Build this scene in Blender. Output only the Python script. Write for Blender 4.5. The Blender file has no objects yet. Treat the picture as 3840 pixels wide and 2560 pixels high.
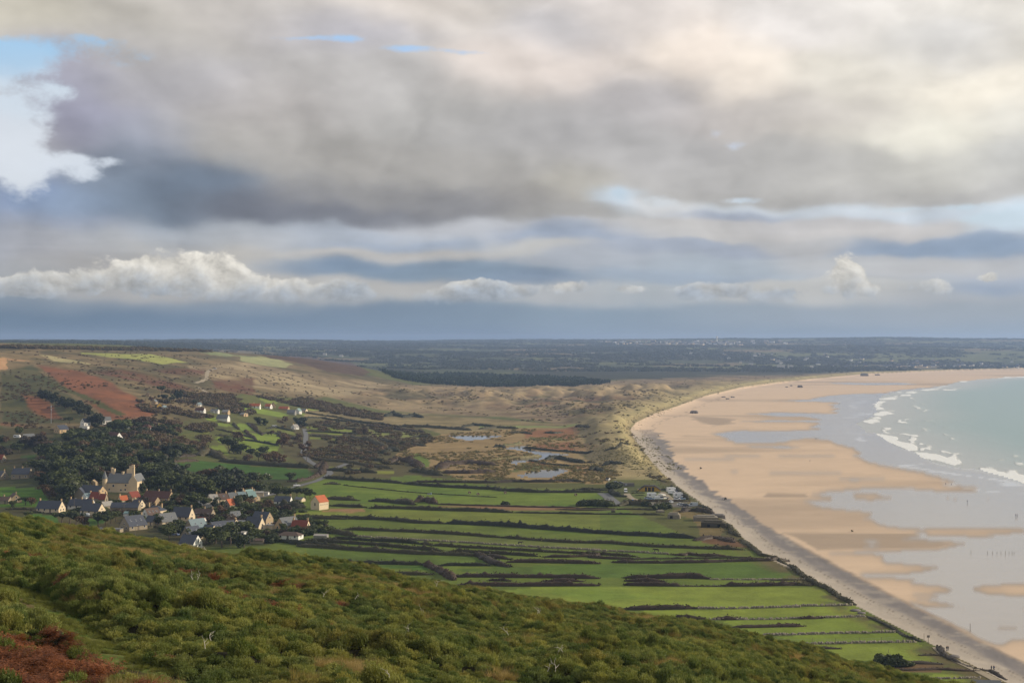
import bpy, math, random
import numpy as np
from math import radians, sin, cos, tan, atan, atan2, exp, pi, sqrt

# ------------------------------------------------------------------ camera, light, exposure
SC = bpy.context.scene
EYE = 95.0                                   # eye height above the beach plain
F = 5333.0                                   # focal length in the photograph's pixels (50 mm on 36 mm)
HV = 1280.0                                  # height of the true horizon in the photograph
cam_d = bpy.data.cameras.new('camera'); cam = bpy.data.objects.new('camera', cam_d)
SC.collection.objects.link(cam); SC.camera = cam
cam.location = (0, 0, EYE); cam.rotation_euler = (radians(90), 0, 0)
cam_d.lens = 50; cam_d.sensor_width = 36; cam_d.clip_start = 0.5; cam_d.clip_end = 60000
SUN_AZ, SUN_EL = radians(80), radians(21)    # clockwise from the view direction
sun_d = bpy.data.lights.new('sun', 'SUN'); sun = bpy.data.objects.new('sun', sun_d)
SC.collection.objects.link(sun)
sun_d.energy = 4.6; sun_d.angle = radians(0.6); sun_d.color = (1.0, 0.87, 0.70)
SUNV = (cos(SUN_EL)*sin(SUN_AZ), cos(SUN_EL)*cos(SUN_AZ), sin(SUN_EL))
sun.rotation_euler = (pi/2 - SUN_EL, 0, -SUN_AZ + pi) if False else (radians(90) - SUN_EL, 0, pi - SUN_AZ)
SC.view_settings.view_transform = 'Standard'; SC.view_settings.look = 'None'
SC.view_settings.gamma = 1; SC.view_settings.use_curve_mapping = False
SC.view_settings.exposure = 0.0
SC.cycles.use_denoising = True
SC.cycles.max_bounces = 5; SC.cycles.diffuse_bounces = 2; SC.cycles.glossy_bounces = 2
SC.cycles.transmission_bounces = 2; SC.cycles.transparent_max_bounces = 6; SC.cycles.volume_bounces = 1
SC.cycles.caustics_reflective = False; SC.cycles.caustics_refractive = False

def srgb(r, g, b):
    f = lambda c: (c/255/12.92 if c <= 10 else ((c/255+0.055)/1.055)**2.4)
    return (f(r), f(g), f(b))

# ------------------------------------------------------------------ small node language
class S:
    """a socket that can be used in arithmetic"""
    def __init__(s, nt, sock): s.nt, s.k = nt, sock
    def _m(s, op, *a):
        n = s.nt.nodes.new('ShaderNodeMath'); n.operation = op
        for i, v in enumerate((s,)+a):
            if isinstance(v, S): s.nt.links.new(v.k, n.inputs[i])
            else: n.inputs[i].default_value = v
        return S(s.nt, n.outputs[0])
    def __add__(s, o): return s._m('ADD', o)
    __radd__ = __add__
    def __sub__(s, o): return s._m('SUBTRACT', o)
    def __rsub__(s, o): return (s._m('MULTIPLY', -1.0))._m('ADD', o)
    def __mul__(s, o): return s._m('MULTIPLY', o)
    __rmul__ = __mul__
    def __truediv__(s, o): return s._m('DIVIDE', o)
    def max(s, o): return s._m('MAXIMUM', o)
    def min(s, o): return s._m('MINIMUM', o)
    def pow(s, o): return s._m('POWER', o)
    def abs(s): return s._m('ABSOLUTE')
    def clamp(s): 
        r = s._m('ADD', 0.0); r.k.node.use_clamp = True; return r
    def ss(s, a, b):
        n = s.nt.nodes.new('ShaderNodeMapRange'); n.interpolation_type = 'SMOOTHSTEP'
        s.nt.links.new(s.k, n.inputs[0]); n.inputs[1].default_value = a; n.inputs[2].default_value = b
        return S(s.nt, n.outputs[0])
    def lin(s, a, b, c=0.0, d=1.0):
        n = s.nt.nodes.new('ShaderNodeMapRange')
        s.nt.links.new(s.k, n.inputs[0])
        for i, v in enumerate((a, b, c, d)): n.inputs[i+1].default_value = v
        return S(s.nt, n.outputs[0])
def _setin(nt, inp, v):
    if isinstance(v, S): nt.links.new(v.k, inp)
    elif isinstance(v, (tuple, list)):
        inp.default_value = tuple(v)+((1.0,) if inp.type == 'RGBA' and len(v) == 3 else ())
    else: inp.default_value = v
def vmath(nt, op, *a):
    n = nt.nodes.new('ShaderNodeVectorMath'); n.operation = op
    for i, v in enumerate(a):
        if op == 'SCALE' and i == 1: _setin(nt, n.inputs[3], v)
        elif isinstance(v, (int, float)): n.inputs[i].default_value = (v, v, v)
        else: _setin(nt, n.inputs[i], v)
    return S(nt, n.outputs[1] if op in ('DOT_PRODUCT', 'LENGTH', 'DISTANCE') else n.outputs[0])
def comb(nt, x, y, z):
    n = nt.nodes.new('ShaderNodeCombineXYZ')
    for i, v in enumerate((x, y, z)): _setin(nt, n.inputs[i], v)
    return S(nt, n.outputs[0])
def sep(nt, v):
    n = nt.nodes.new('ShaderNodeSeparateXYZ'); nt.links.new(v.k, n.inputs[0])
    return [S(nt, o) for o in n.outputs]
def noise(nt, vec, scale, detail=4, rough=0.5, dist=0.0, out=0, lac=2.0):
    n = nt.nodes.new('ShaderNodeTexNoise'); nt.links.new(vec.k, n.inputs['Vector'])
    n.inputs['Scale'].default_value = scale; n.inputs['Detail'].default_value = detail
    n.inputs['Roughness'].default_value = rough; n.inputs['Distortion'].default_value = dist
    n.inputs['Lacunarity'].default_value = lac
    return S(nt, n.outputs[out])
def mixc(nt, f, a, b, mode='MIX'):
    n = nt.nodes.new('ShaderNodeMix'); n.data_type = 'RGBA'; n.blend_type = mode
    _setin(nt, n.inputs[0], f); _setin(nt, n.inputs[6], a); _setin(nt, n.inputs[7], b)
    return S(nt, n.outputs[2])

# ------------------------------------------------------------------ sky: Nishita blue behind layered cloud
W = bpy.data.worlds.new('World'); SC.world = W; W.use_nodes = True
def build_sky():
    nt = W.node_tree; nt.nodes.clear()
    out = nt.nodes.new('ShaderNodeOutputWorld'); bg = nt.nodes.new('ShaderNodeBackground')
    nt.links.new(bg.outputs[0], out.inputs[0])
    STR = 0.1; bg.inputs[1].default_value = STR
    tc = nt.nodes.new('ShaderNodeTexCoord'); d = S(nt, tc.outputs['Generated'])
    x, y, z = sep(nt, d)
    az = x._m('ARCTAN2', y)
    h = (x*x + y*y)._m('SQRT').max(0.001)
    el = z/h
    U = az*(F/1000.0); V = el*(-F/1000.0)            # both in thousands of photo pixels about the view axis
    def uv(u, v):
        a = atan((u-1920)/F); return (a*F/1000, (v-HV)/F*cos(a)*F/1000)
    # warp
    sky_n = nt.nodes.new('ShaderNodeTexSky'); sky_n.sky_type = 'NISHITA'; sky_n.sun_disc = False
    sky_n.sun_elevation = SUN_EL; sky_n.sun_rotation = SUN_AZ + pi/2*0
    blue = S(nt, sky_n.outputs[0])
    dz = comb(nt, x, y, z*1.7)
    w1 = noise(nt, dz, 7.0, 3, 0.5, out=1); w2 = noise(nt, dz, 22.0, 4, 0.5, out=1)
    half = 0.5
    wv = vmath(nt, 'ADD', vmath(nt, 'SCALE', vmath(nt, 'SUBTRACT', w1, half), 0.42),
                          vmath(nt, 'SCALE', vmath(nt, 'SUBTRACT', w2, half), 0.13))
    base = comb(nt, U, V, 0.0)
    damp = V.lin(-0.32, 0.0, 1.0, 0.25)              # low layers are thin and flat
    wx, wy, wz = sep(nt, wv)
    P = comb(nt, U + wx*damp, V + wy*damp*0.55, 0.0)
    def rbf(P, pts):
        num = None; den = None
        for (u, v, su, sv, c) in pts:
            a, b = uv(u, v); su, sv = su/1000, sv/1000
            m = nt.nodes.new('ShaderNodeVectorMath'); m.operation = 'MULTIPLY_ADD'
            nt.links.new(P.k, m.inputs[0]); m.inputs[1].default_value = (1/su, 1/sv, 0)
            m.inputs[2].default_value = (-a/su, -b/sv, 0)
            dd = vmath(nt, 'DOT_PRODUCT', S(nt, m.outputs[0]), S(nt, m.outputs[0]))
            w = S(nt, nt.nodes.new('ShaderNodeMath').outputs[0]); n = w.k.node; n.operation = 'POWER'
            n.inputs[0].default_value = 0.37; nt.links.new(dd.k, n.inputs[1])
            if c is None: den = w if den is None else den + w; continue
            cc = vmath(nt, 'SCALE', tuple(srgb(*c)), w)
            num = cc if num is None else vmath(nt, 'ADD', num, cc)
            den = w if den is None else den + w
        return num, den
    C = CLOUD_POINTS
    pts = [(u, v, (s or 260)*1.0, (s2 or 110)*1.0, c) for (u, v, c, s, s2) in C]
    num, den = rbf(P, pts)
    # outside the framed part the same broken stratocumulus goes on
    n_o = noise(nt, dz, 5.0, 5, 0.55)
    outc = mixc(nt, n_o.ss(0.35, 0.68), srgb(158, 164, 174), srgb(214, 209, 203))
    eps = 0.004
    num = vmath(nt, 'ADD', num, vmath(nt, 'SCALE', outc, eps)); den = den + eps
    col = vmath(nt, 'DIVIDE', num, comb(nt, den, den, den))
    # relief of the cloud: light falls from the upper right
    lt = (0.010, 0.0, 0.012)
    dl = vmath(nt, 'ADD', dz, lt)
    def billow(vec, sc):
        a = noise(nt, vec, sc, 4, 0.45)
        return (a*2.0 - 1.0).abs()
    em = (billow(dz, 8.0) - billow(dl, 8.0))*0.55 + (noise(nt, dz, 24.0, 4, .45) - noise(nt, dl, 24.0, 4, .45))*0.35
    big = noise(nt, dz, 9.0, 5, 0.5)
    amp = V.ss(0.0, -0.55)*0.85 + 0.25
    shade = (em*amp + (big - 0.5)*0.30*amp + 1.0)
    # thin flat streaks of the layer below
    ds = comb(nt, x, y, z*9.0)
    st = noise(nt, ds, 5.0, 6, 0.55, dist=0.3)
    band = V.ss(-0.47, -0.40)*V.ss(-0.13, -0.22)
    shade = shade + (st - 0.5)*0.62*band
    col = vmath(nt, 'SCALE', col, shade.max(0.3))
    # cumulus heads in the low band, crisp on top
    _, pd = rbf(comb(nt, U + wx*0.10, V + wy*0.07, 0.0), [(u, v, a*1.25, b*1.2, None) for (u, v, a, b) in PUFFS])
    dp = comb(nt, x, y, z*1.3)
    pn = noise(nt, dp, 34.0, 7, 0.6, dist=0.2); pn2 = noise(nt, vmath(nt, 'ADD', dp, (0.004, 0, 0.0055)), 34.0, 7, 0.6, dist=0.2)
    pa = (pd.min(1.15)*0.95 + (pn - 0.5)*2.6).ss(0.40, 0.72)*V.ss(-0.115, -0.19)*pd.ss(0.05, 0.25)
    pc = mixc(nt, (V + (pn-0.5)*0.25).ss(-0.28, -0.14), srgb(222, 217, 206), srgb(158, 166, 175))
    pc = vmath(nt, 'SCALE', pc, (pn - pn2)*2.2 + 1.0)
    col = mixc(nt, pa*0.9, col, pc)
    # openings: thin bright veil and blue
    _, hd = rbf(comb(nt, U + wx*0.28, V + wy*0.2, 0.0), [(u, v, a, b, None) for (u, v, a, b) in HOLES])
    hn = noise(nt, dz, 24.0, 9, 0.62); hn2 = noise(nt, dz, 75.0, 6, 0.6)
    ha = (hd.min(1.5) + (hn - 0.5)*3.0 + (hn2 - 0.5)*0.9).ss(0.28, 1.35)*hd.ss(0.05, 0.4)
    bnum, bden = rbf(P, VEIL)
    bnum = vmath(nt, 'ADD', bnum, vmath(nt, 'SCALE', tuple(srgb(205, 216, 230)), 0.02)); bden = bden + 0.02
    back = vmath(nt, 'DIVIDE', bnum, comb(nt, bden, bden, bden))
    veil = noise(nt, dz, 16.0, 5, 0.5)
    back = vmath(nt, 'SCALE', back, (veil-0.5)*0.25 + 1.0)
    back = mixc(nt, 0.12, back, vmath(nt, 'SCALE', blue, STR*1.0))
    col = mixc(nt, ha, col, back)
    col = vmath(nt, 'SCALE', col, 1.0/STR)
    # below the horizon: ground haze colour, never seen
    nt.links.new(col.k, bg.inputs[0])
    W.cycles.sampling_method = 'MANUAL'; W.cycles.sample_map_resolution = 512
CLOUD_POINTS = [
 (-700,200,(196,192,186),500,400),(-700,700,(150,160,180),500,200),(-700,1000,(160,165,172),500,120),(-700,1220,(102,122,142),600,70),
 (4600,200,(232,226,214),500,300),(4600,620,(204,202,196),500,150),(4600,950,(165,175,190),500,120),(4600,1200,(156,166,175),600,70),
 (900,-400,(198,194,190),700,300),(2400,-400,(214,209,203),700,300),(3500,-400,(228,223,215),700,300),
 (100,40,(200,194,178),0,80),(500,90,(202,197,189),0,0),(850,40,(205,199,193),0,80),(1500,20,(224,215,206),0,60),(1200,90,(198,196,203),0,60),
 (250,280,(166,166,182),160,90),(600,280,(184,182,186),0,0),(950,380,(188,183,180),0,0),(1300,300,(196,193,191),0,0),(1700,430,(182,180,177),0,0),
 (250,400,(152,152,172),150,90),(480,500,(158,162,176),160,90),(900,520,(176,173,169),0,90),(1300,600,(168,165,161),0,80),(450,620,(128,141,158),150,80),
 (700,680,(116,129,146),200,80),(560,790,(118,131,147),220,60),(960,790,(116,120,131),200,50),(1300,740,(146,145,145),0,50),(1700,770,(138,138,141),0,45),(1700,620,(176,173,169),0,70),
 (1330,810,(122,125,134),240,26),
 (40,720,(128,149,184),150,70),(250,770,(146,163,187),150,60),(300,860,(160,168,186),200,40),(700,880,(166,173,182),0,40),
 (100,950,(168,170,178),0,50),(500,930,(182,183,184),0,50),(900,900,(182,184,187),0,40),(1300,880,(172,180,192),0,30),(1700,850,(190,192,197),0,30),
 (1500,965,(194,191,187),0,25),(1500,925,(164,175,191),0,20),(1280,1010,(126,145,167),200,28),(1700,1025,(134,152,170),260,34),
 (400,1010,(186,183,180),0,50),(800,990,(196,192,185),0,50),(500,1090,(178,176,173),0,36),(1250,1105,(186,184,180),0,30),
 (100,1070,(170,172,174),0,40),(150,1145,(128,142,156),0,28),(900,1150,(134,148,162),0,28),
 (100,1200,(98,119,140),400,40),(800,1205,(106,127,149),400,40),(1500,1200,(120,138,156),400,40),(2200,1195,(136,153,168),400,40),(3000,1185,(152,163,173),400,40),(3700,1180,(163,170,176),400,40),
 (100,1275,(100,119,140),400,40),(1500,1270,(112,131,152),400,40),(3000,1270,(136,151,163),400,40),(3800,1260,(150,162,172),400,40),
 (2000,240,(228,217,209),200,90),(2350,60,(222,214,209),0,80),(2090,110,(204,202,205),120,60),(2570,170,(242,229,216),150,90),(2850,270,(248,236,222),150,80),(3000,90,(238,232,228),0,80),
 (3350,60,(242,237,230),0,70),(3700,60,(242,237,228),0,60),(3550,190,(222,220,218),180,60),(3250,290,(234,228,216),0,80),(3680,320,(248,240,224),200,90),(3500,460,(242,238,224),200,80),
 (3820,430,(226,223,214),120,80),(3820,600,(200,200,198),150,70),(3500,620,(208,206,198),0,60),(3100,400,(206,200,192),0,70),(2850,400,(196,190,187),0,60),(2400,370,(186,182,182),0,70),
 (2000,450,(176,174,174),0,90),(2500,540,(184,182,181),0,80),(2000,740,(158,155,152),150,50),(2180,690,(184,180,171),130,60),(2600,650,(182,180,178),0,60),(3000,600,(184,182,179),0,70),
 (3300,680,(190,188,184),0,50),(2100,800,(164,162,159),200,24),(2700,740,(176,174,171),0,26),(3200,725,(180,178,175),0,26),(3700,725,(184,183,181),0,30),
 (2330,745,(202,216,229),60,40),(2500,775,(212,213,214),90,26),(2750,770,(206,214,222),150,18),(3200,775,(206,214,222),200,20),(3600,790,(206,216,226),200,26),(3780,820,(200,218,231),120,30),
 (2750,795,(165,173,188),170,16),(2130,880,(158,170,189),200,26),(2500,860,(192,190,188),0,26),(3000,830,(197,195,195),0,24),(3300,850,(202,199,197),0,26),(1990,935,(194,193,190),160,24),
 (2600,940,(164,172,186),260,20),(3050,915,(190,190,191),160,26),(3500,920,(154,170,191),200,26),(3760,925,(146,165,188),200,28),(2200,985,(176,181,189),0,30),(2700,1000,(170,180,190),0,28),
 (3200,985,(190,191,192),0,26),(3700,1000,(190,190,190),0,28),(1950,1060,(134,150,170),130,22),(2050,1110,(182,184,185),200,26),(2450,1110,(176,182,186),200,26),(2950,1110,(194,193,189),250,28),
 (3300,1110,(190,190,187),250,28),(3680,1105,(150,165,186),120,20),(3500,1130,(182,184,186),250,24),(2500,1050,(160,172,186),200,22)]
PUFFS = [(300,1065,260,42),(560,1010,110,45),(800,1000,130,52),(860,1085,160,40),(1110,1085,140,45),(1330,1110,85,36),(1650,1110,130,30),(1750,1075,60,26),(1900,1095,140,26),
 (2130,1075,60,26),(2370,1090,80,22),(2630,1090,90,26),(2840,1100,110,34),(3190,1030,70,52),(3270,1090,120,34),(3530,1080,60,36),(3710,1045,40,26),(80,1090,120,30)]
HOLES = [(40,430,110,200),(70,620,120,90),(-200,450,200,220),(250,585,70,30),(220,340,55,28),(310,640,60,40),(400,600,60,22),(230,195,260,36),(40,230,160,50),(360,160,90,22),
 (1130,140,110,13),(1290,140,90,14),(1560,180,130,15),(1750,190,110,15),(2325,735,42,36),(2480,760,60,28),(2690,480,55,28),(2760,530,45,22),(3750,815,160,34),(3500,775,200,16),(2780,745,90,14)]
VEIL = [(60,240,160,45,(172,208,238)),(220,190,170,36,(166,206,240)),(380,160,110,30,(160,202,240)),(60,350,200,70,(218,230,242)),(120,520,260,120,(226,231,239)),(320,600,160,90,(222,230,242)),
 (1300,145,300,40,(176,208,244)),(1700,190,260,40,(182,210,244)),(2330,730,70,50,(198,216,232)),(2500,760,120,40,(214,217,221)),(2720,500,120,60,(205,212,228)),(3600,790,500,50,(204,220,232))]
build_sky()
# ------------------------------------------------------------------ helpers: noise, polygons, meshes
rng = np.random.default_rng(7); random.seed(7)
_perm = rng.random((256, 256))
def vnoise(x, y):
    xi = np.floor(x).astype(np.int64); yi = np.floor(y).astype(np.int64)
    fx = x-xi; fy = y-yi; fx = fx*fx*fx*(fx*(fx*6-15)+10); fy = fy*fy*fy*(fy*(fy*6-15)+10)
    g = lambda i, j: _perm[i & 255, j & 255]
    a = g(xi, yi); b = g(xi+1, yi); c = g(xi, yi+1); d = g(xi+1, yi+1)
    return (a*(1-fx)+b*fx)*(1-fy)+(c*(1-fx)+d*fx)*fy
def fbm(x, y, s, o=4, r=0.5, seed=0):
    """0..1 noise, s = size of the largest feature in metres"""
    x = np.asarray(x, float)/s + seed*17.3; y = np.asarray(y, float)/s + seed*9.1
    t = 0; a = 1.0; w = 0
    for k in range(o):
        t = t + a*vnoise(x, y); w += a; a *= r
        x, y = x*1.62+y*1.25+3.7, -x*1.25+y*1.62+1.3
    return t/w
def sstep(a, b, x):
    t = np.clip((x-a)/(b-a), 0, 1); return t*t*(3-2*t)
def inpoly(px, py, poly):
    poly = np.asarray(poly, float); res = np.zeros(px.shape, bool)
    m = (px >= poly[:, 0].min()) & (px <= poly[:, 0].max()) & (py >= poly[:, 1].min()) & (py <= poly[:, 1].max())
    if not m.any(): return res
    x = px[m]; y = py[m]; r = np.zeros(x.shape, bool)
    for (x1, y1), (x2, y2) in zip(poly, np.roll(poly, -1, 0)):
        if y1 == y2: continue
        c = ((y1 > y) != (y2 > y)) & (x < (x2-x1)*(y-y1)/(y2-y1)+x1)
        r ^= c
    res[m] = r; return res
def pdist(px, py, line, closed=False):
    line = np.asarray(line, float); d = np.full(px.shape, 1e9)
    seg = list(zip(line[:-1], line[1:])) + ([(line[-1], line[0])] if closed else [])
    for (x1, y1), (x2, y2) in seg:
        L = (x2-x1)**2+(y2-y1)**2+1e-9
        t = np.clip(((px-x1)*(x2-x1)+(py-y1)*(y2-y1))/L, 0, 1)
        d = np.minimum(d, np.hypot(px-x1-t*(x2-x1), py-y1-t*(y2-y1)))
    return d
COL = SC.collection
def tag(o, label=None, cat=None, group=None, kind=None):
    for k, v in (('label', label), ('category', cat), ('group', group), ('kind', kind)):
        if v: o[k] = v
    return o
def link(name, me, parent=None, mat=None):
    o = bpy.data.objects.new(name, me)
    COL.objects.link(o)
    if parent is not None: o.parent = parent
    if mat is not None and me is not None and not me.materials: me.materials.append(mat)
    return o
def npmesh(name, V, Fq, mat=None, smooth=False, cols=None, attrs=None):
    """mesh from arrays: V (n,3), Fq (m,3|4)"""
    me = bpy.data.meshes.new(name); V = np.asarray(V, np.float32); Fq = np.asarray(Fq, np.int32)
    k = Fq.shape[1]
    me.vertices.add(len(V)); me.vertices.foreach_set('co', V.ravel())
    me.loops.add(Fq.size); me.loops.foreach_set('vertex_index', Fq.ravel())
    me.polygons.add(len(Fq)); me.polygons.foreach_set('loop_start', np.arange(0, Fq.size, k, dtype=np.int32))
    if smooth: me.polygons.foreach_set('use_smooth', np.ones(len(Fq), bool))
    if cols is not None:
        a = me.attributes.new('col', 'FLOAT_COLOR', 'POINT')
        c = np.ones((len(V), 4), np.float32); c[:, :3] = cols; a.data.foreach_set('color', c.ravel())
    for n_, arr in (attrs or {}).items():
        a = me.attributes.new(n_, 'FLOAT', 'POINT'); a.data.foreach_set('value', np.asarray(arr, np.float32).ravel())
    me.update(calc_edges=True)
    if mat: me.materials.append(mat)
    return me
# places read off the photograph, converted to its own pixels
def crop(ox, oy, k):
    def f(*p): return [(ox+p[i]*k, oy+p[i+1]*k) for i in range(0, len(p), 2)]
    return f
A1 = crop(0, 1240, .4082); A2 = crop(0, 1640, .2976); A3 = crop(600, 1640, .2976); A4 = crop(900, 1240, .4082)
A5 = crop(1800, 1240, .4082); A6 = crop(2160, 1700, .2976); A7 = crop(2880, 1340, .4082); A8 = crop(2880, 1900, .4209)
B4 = crop(1150, 1850, .4677); B3 = crop(2000, 2100, .4252); VW = crop(0, 0, 1.6327)

# ------------------------------------------------------------------ materials
def newmat(name):
    m = bpy.data.materials.new(name); m.use_nodes = True; nt = m.node_tree
    b = nt.nodes['Principled BSDF']; b.inputs['Specular IOR Level'].default_value = 0.25
    return m, nt, b
def attr(nt, name):
    n = nt.nodes.new('ShaderNodeAttribute'); n.attribute_name = name; return n
def pos(nt):
    n = nt.nodes.new('ShaderNodeNewGeometry'); return S(nt, n.outputs['Position'])
def plain(name, c, rough=0.8, var=0.15, scale=1.0, spec=0.25, metal=0.0, detail=4):
    """a procedural material: one colour with grain and weathering"""
    m, nt, b = newmat(name)
    n = nt.nodes.new('ShaderNodeTexCoord'); v = S(nt, n.outputs['Object'])
    k = noise(nt, v, scale, detail, 0.6); k2 = noise(nt, v, scale*0.21, 2, 0.5)
    f = (k-0.5)*(2*var) + (k2-0.5)*(1.6*var) + 1.0
    nt.links.new(vmath(nt, 'SCALE', tuple(c), f).k, b.inputs['Base Color'])
    b.inputs['Roughness'].default_value = rough; b.inputs['Specular IOR Level'].default_value = spec
    b.inputs['Metallic'].default_value = metal
    return m
def ground_material():
    m, nt, b = newmat('ground')
    c = S(nt, attr(nt, 'col').outputs['Color']); p = pos(nt)
    g = noise(nt, p, 0.9, 5, 0.65); g2 = noise(nt, p, 0.11, 5, 0.6); g3 = noise(nt, vmath(nt, 'MULTIPLY', p, (1.0, 2.2, 1.0)), 0.022, 4, 0.6)
    f = (g-0.5)*0.6 + (g2-0.5)*0.7 + (g3-0.5)*0.5 + 1.0
    nt.links.new(vmath(nt, 'SCALE', c, f).k, b.inputs['Base Color'])
    b.inputs['Roughness'].default_value = 0.95; b.inputs['Specular IOR Level'].default_value = 0.1
    bp = nt.nodes.new('ShaderNodeBump'); bp.inputs['Strength'].default_value = 0.55; bp.inputs['Distance'].default_value = 0.5
    nt.links.new((g2*2.0+g*0.4).k, bp.inputs['Height']); nt.links.new(bp.outputs[0], b.inputs['Normal'])
    return m
def beach_material():
    m, nt, b = newmat('beach_sand')
    c = S(nt, attr(nt, 'col').outputs['Color']); wet = S(nt, attr(nt, 'wet').outputs['Fac']); p = pos(nt)
    g = noise(nt, p, 0.03, 6, 0.6); g2 = noise(nt, p, 1.5, 4, 0.6)
    f = (g-0.5)*0.22 + (g2-0.5)*0.12 + 1.0
    nt.links.new(vmath(nt, 'SCALE', c, f).k, b.inputs['Base Color'])
    nt.links.new((wet.lin(0, 1, 0.85, 0.13) + (g-0.5)*0.1*wet).clamp().k, b.inputs['Roughness'])
    nt.links.new(wet.lin(0, 1, 0.12, 0.75).k, b.inputs['Specular IOR Level'])
    bp = nt.nodes.new('ShaderNodeBump'); bp.inputs['Strength'].default_value = 0.12; bp.inputs['Distance'].default_value = 0.3
    nt.links.new(g2.k, bp.inputs['Height']); nt.links.new(bp.outputs[0], b.inputs['Normal'])
    return m
def sea_material():
    m, nt, b = newmat('sea_water')
    c = S(nt, attr(nt, 'col').outputs['Color']); fo = S(nt, attr(nt, 'foam').outputs['Fac']); p = pos(nt)
    ps = vmath(nt, 'MULTIPLY', p, (1.0, 0.35, 1.0))
    g = noise(nt, ps, 0.25, 6, 0.62); n2 = noise(nt, ps, 0.05, 6, 0.65)
    fm = (fo + (n2-0.5)*0.9*fo.lin(0, .6, 0, 1) + (g-0.5)*0.5*fo.lin(0, .6, 0, 1)).ss(0.34, 0.62)
    nt.links.new(mixc(nt, fm, vmath(nt, 'SCALE', c, (n2-0.5)*0.25+1.0), (0.78, 0.79, 0.76)).k, b.inputs['Base Color'])
    nt.links.new(fm.lin(0, 1, 0.28, 0.9).k, b.inputs['Roughness'])
    nt.links.new(fm.lin(0, 1, 0.32, 0.1).k, b.inputs['Specular IOR Level'])
    bp = nt.nodes.new('ShaderNodeBump'); bp.inputs['Strength'].default_value = 0.5; bp.inputs['Distance'].default_value = 0.6
    nt.links.new((g+fm*1.5).k, bp.inputs['Height']); nt.links.new(bp.outputs[0], b.inputs['Normal'])
    return m
def pond_material():
    m, nt, b = newmat('pond_water')
    p = pos(nt); g = noise(nt, p, 0.4, 4, 0.6)
    b.inputs['Base Color'].default_value = (0.035, 0.035, 0.03, 1); b.inputs['Roughness'].default_value = 0.06
    b.inputs['Specular IOR Level'].default_value = 0.6
    bp = nt.nodes.new('ShaderNodeBump'); bp.inputs['Strength'].default_value = 0.06; bp.inputs['Distance'].default_value = 0.1
    nt.links.new(g.k, bp.inputs['Height']); nt.links.new(bp.outputs[0], b.inputs['Normal'])
    return m
M_GROUND = ground_material(); M_BEACH = beach_material(); M_SEA = sea_material(); M_POND = pond_material()

# ------------------------------------------------------------------ the lie of the land
ZP = 2.5                                                    # level of the coastal plain
COLS = {   # photo column: (distance, height) pairs of the ground along that bearing
 -1500: [(300,3),(900,8),(1200,40),(1700,95),(2200,110),(3200,112),(5000,105),(8000,110),(14000,112)],
 -500:  [(300,3),(800,4),(1000,9),(1200,32),(1500,62),(1900,92),(2400,96),(3200,95),(5000,94),(8000,96),(14000,98)],
 0:     [(300,2.5),(780,4),(880,5),(1000,5),(1080,10),(1150,17),(1200,23),(1400,37),(1600,59),(1800,77),(2000,85.5),(2400,90),(3000,92),(4200,91),(6000,89),(9000,93),(14000,98)],
 400:   [(300,2.5),(750,4),(831,7.5),(930,11),(1000,15),(1100,20.5),(1220,28.5),(1380,38),(1600,53),(1850,70.5),(2100,79.5),(2600,86),(3200,87),(4500,84),(6500,84),(9000,93),(14000,100)],
 800:   [(300,2.5),(760,2.5),(1040,4.5),(1200,9),(1330,15),(1480,22.8),(1650,33),(1850,46.5),(2150,63),(2500,75),(2900,76),(3600,60),(5000,62),(7000,80),(9000,104),(14000,103)],
 1100:  [(300,2.5),(1200,2.6),(1400,5),(1600,13),(1850,24),(2150,37),(2500,50),(2900,61),(3200,63),(3700,40),(4600,30),(6000,45),(8000,75),(9500,99),(14000,103)],
 1350:  [(300,2.5),(1400,2.6),(1650,5),(1850,9),(2150,17),(2500,28),(2850,38),(3150,40),(3600,20),(4600,18),(6000,36),(8000,70),(9800,96),(14000,101)],
 1550:  [(300,2.5),(1650,2.6),(2000,5),(2400,9),(2800,12),(3100,12),(3600,7),(4600,15),(6000,34),(8000,68),(10000,94),(14000,101)],
 1900:  [(300,2.5),(2000,3),(3400,6),(4300,6),(5000,14),(6000,32),(7500,58),(9500,88),(11000,99),(14000,101)],
 2400:  [(300,2.5),(2200,3),(3600,6),(4500,6),(5000,12),(6000,30),(7400,56),(8600,66),(10200,95),(11200,103),(14000,103)],
 3000:  [(300,2.5),(2500,2.5),(3900,3),(4700,4),(5200,11),(6000,32),(7200,60),(8200,66),(9800,100),(11000,113),(14000,110)],
 3400:  [(300,2),(4700,2),(5150,3),(5500,14),(6200,38),(7200,62),(8200,68),(9600,106),(10800,122),(14000,118)],
 3840:  [(300,1.5),(4900,1.5),(5250,3),(5500,14),(6200,38),(7000,58),(8200,64),(9400,104),(10600,121),(14000,112)],
 5200:  [(300,0),(5000,0),(5500,6),(6200,30),(7500,50),(9800,70),(14000,72)]}
cu = np.array(sorted(COLS)); LY = np.linspace(np.log(250), np.log(15000), 420); TU = np.linspace(-1500, 5200, 336)
tab = np.array([np.interp(np.exp(LY), *zip(*COLS[u])) for u in cu])
from_u = np.empty((len(TU), len(LY)))
for j in range(len(LY)):
    from_u[:, j] = np.interp(TU, cu, tab[:, j])
def blur(a, s, ax):
    k = np.exp(-0.5*(np.arange(-3*s, 3*s+1)/s)**2); k /= k.sum(); n = len(k)//2
    p = np.pad(a, [(n, n) if i == ax else (0, 0) for i in range(2)], mode='edge')
    return np.apply_along_axis(lambda r: np.convolve(r, k, 'valid'), ax, p)
from_u = blur(blur(from_u, 5, 0), 3, 1)
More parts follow.
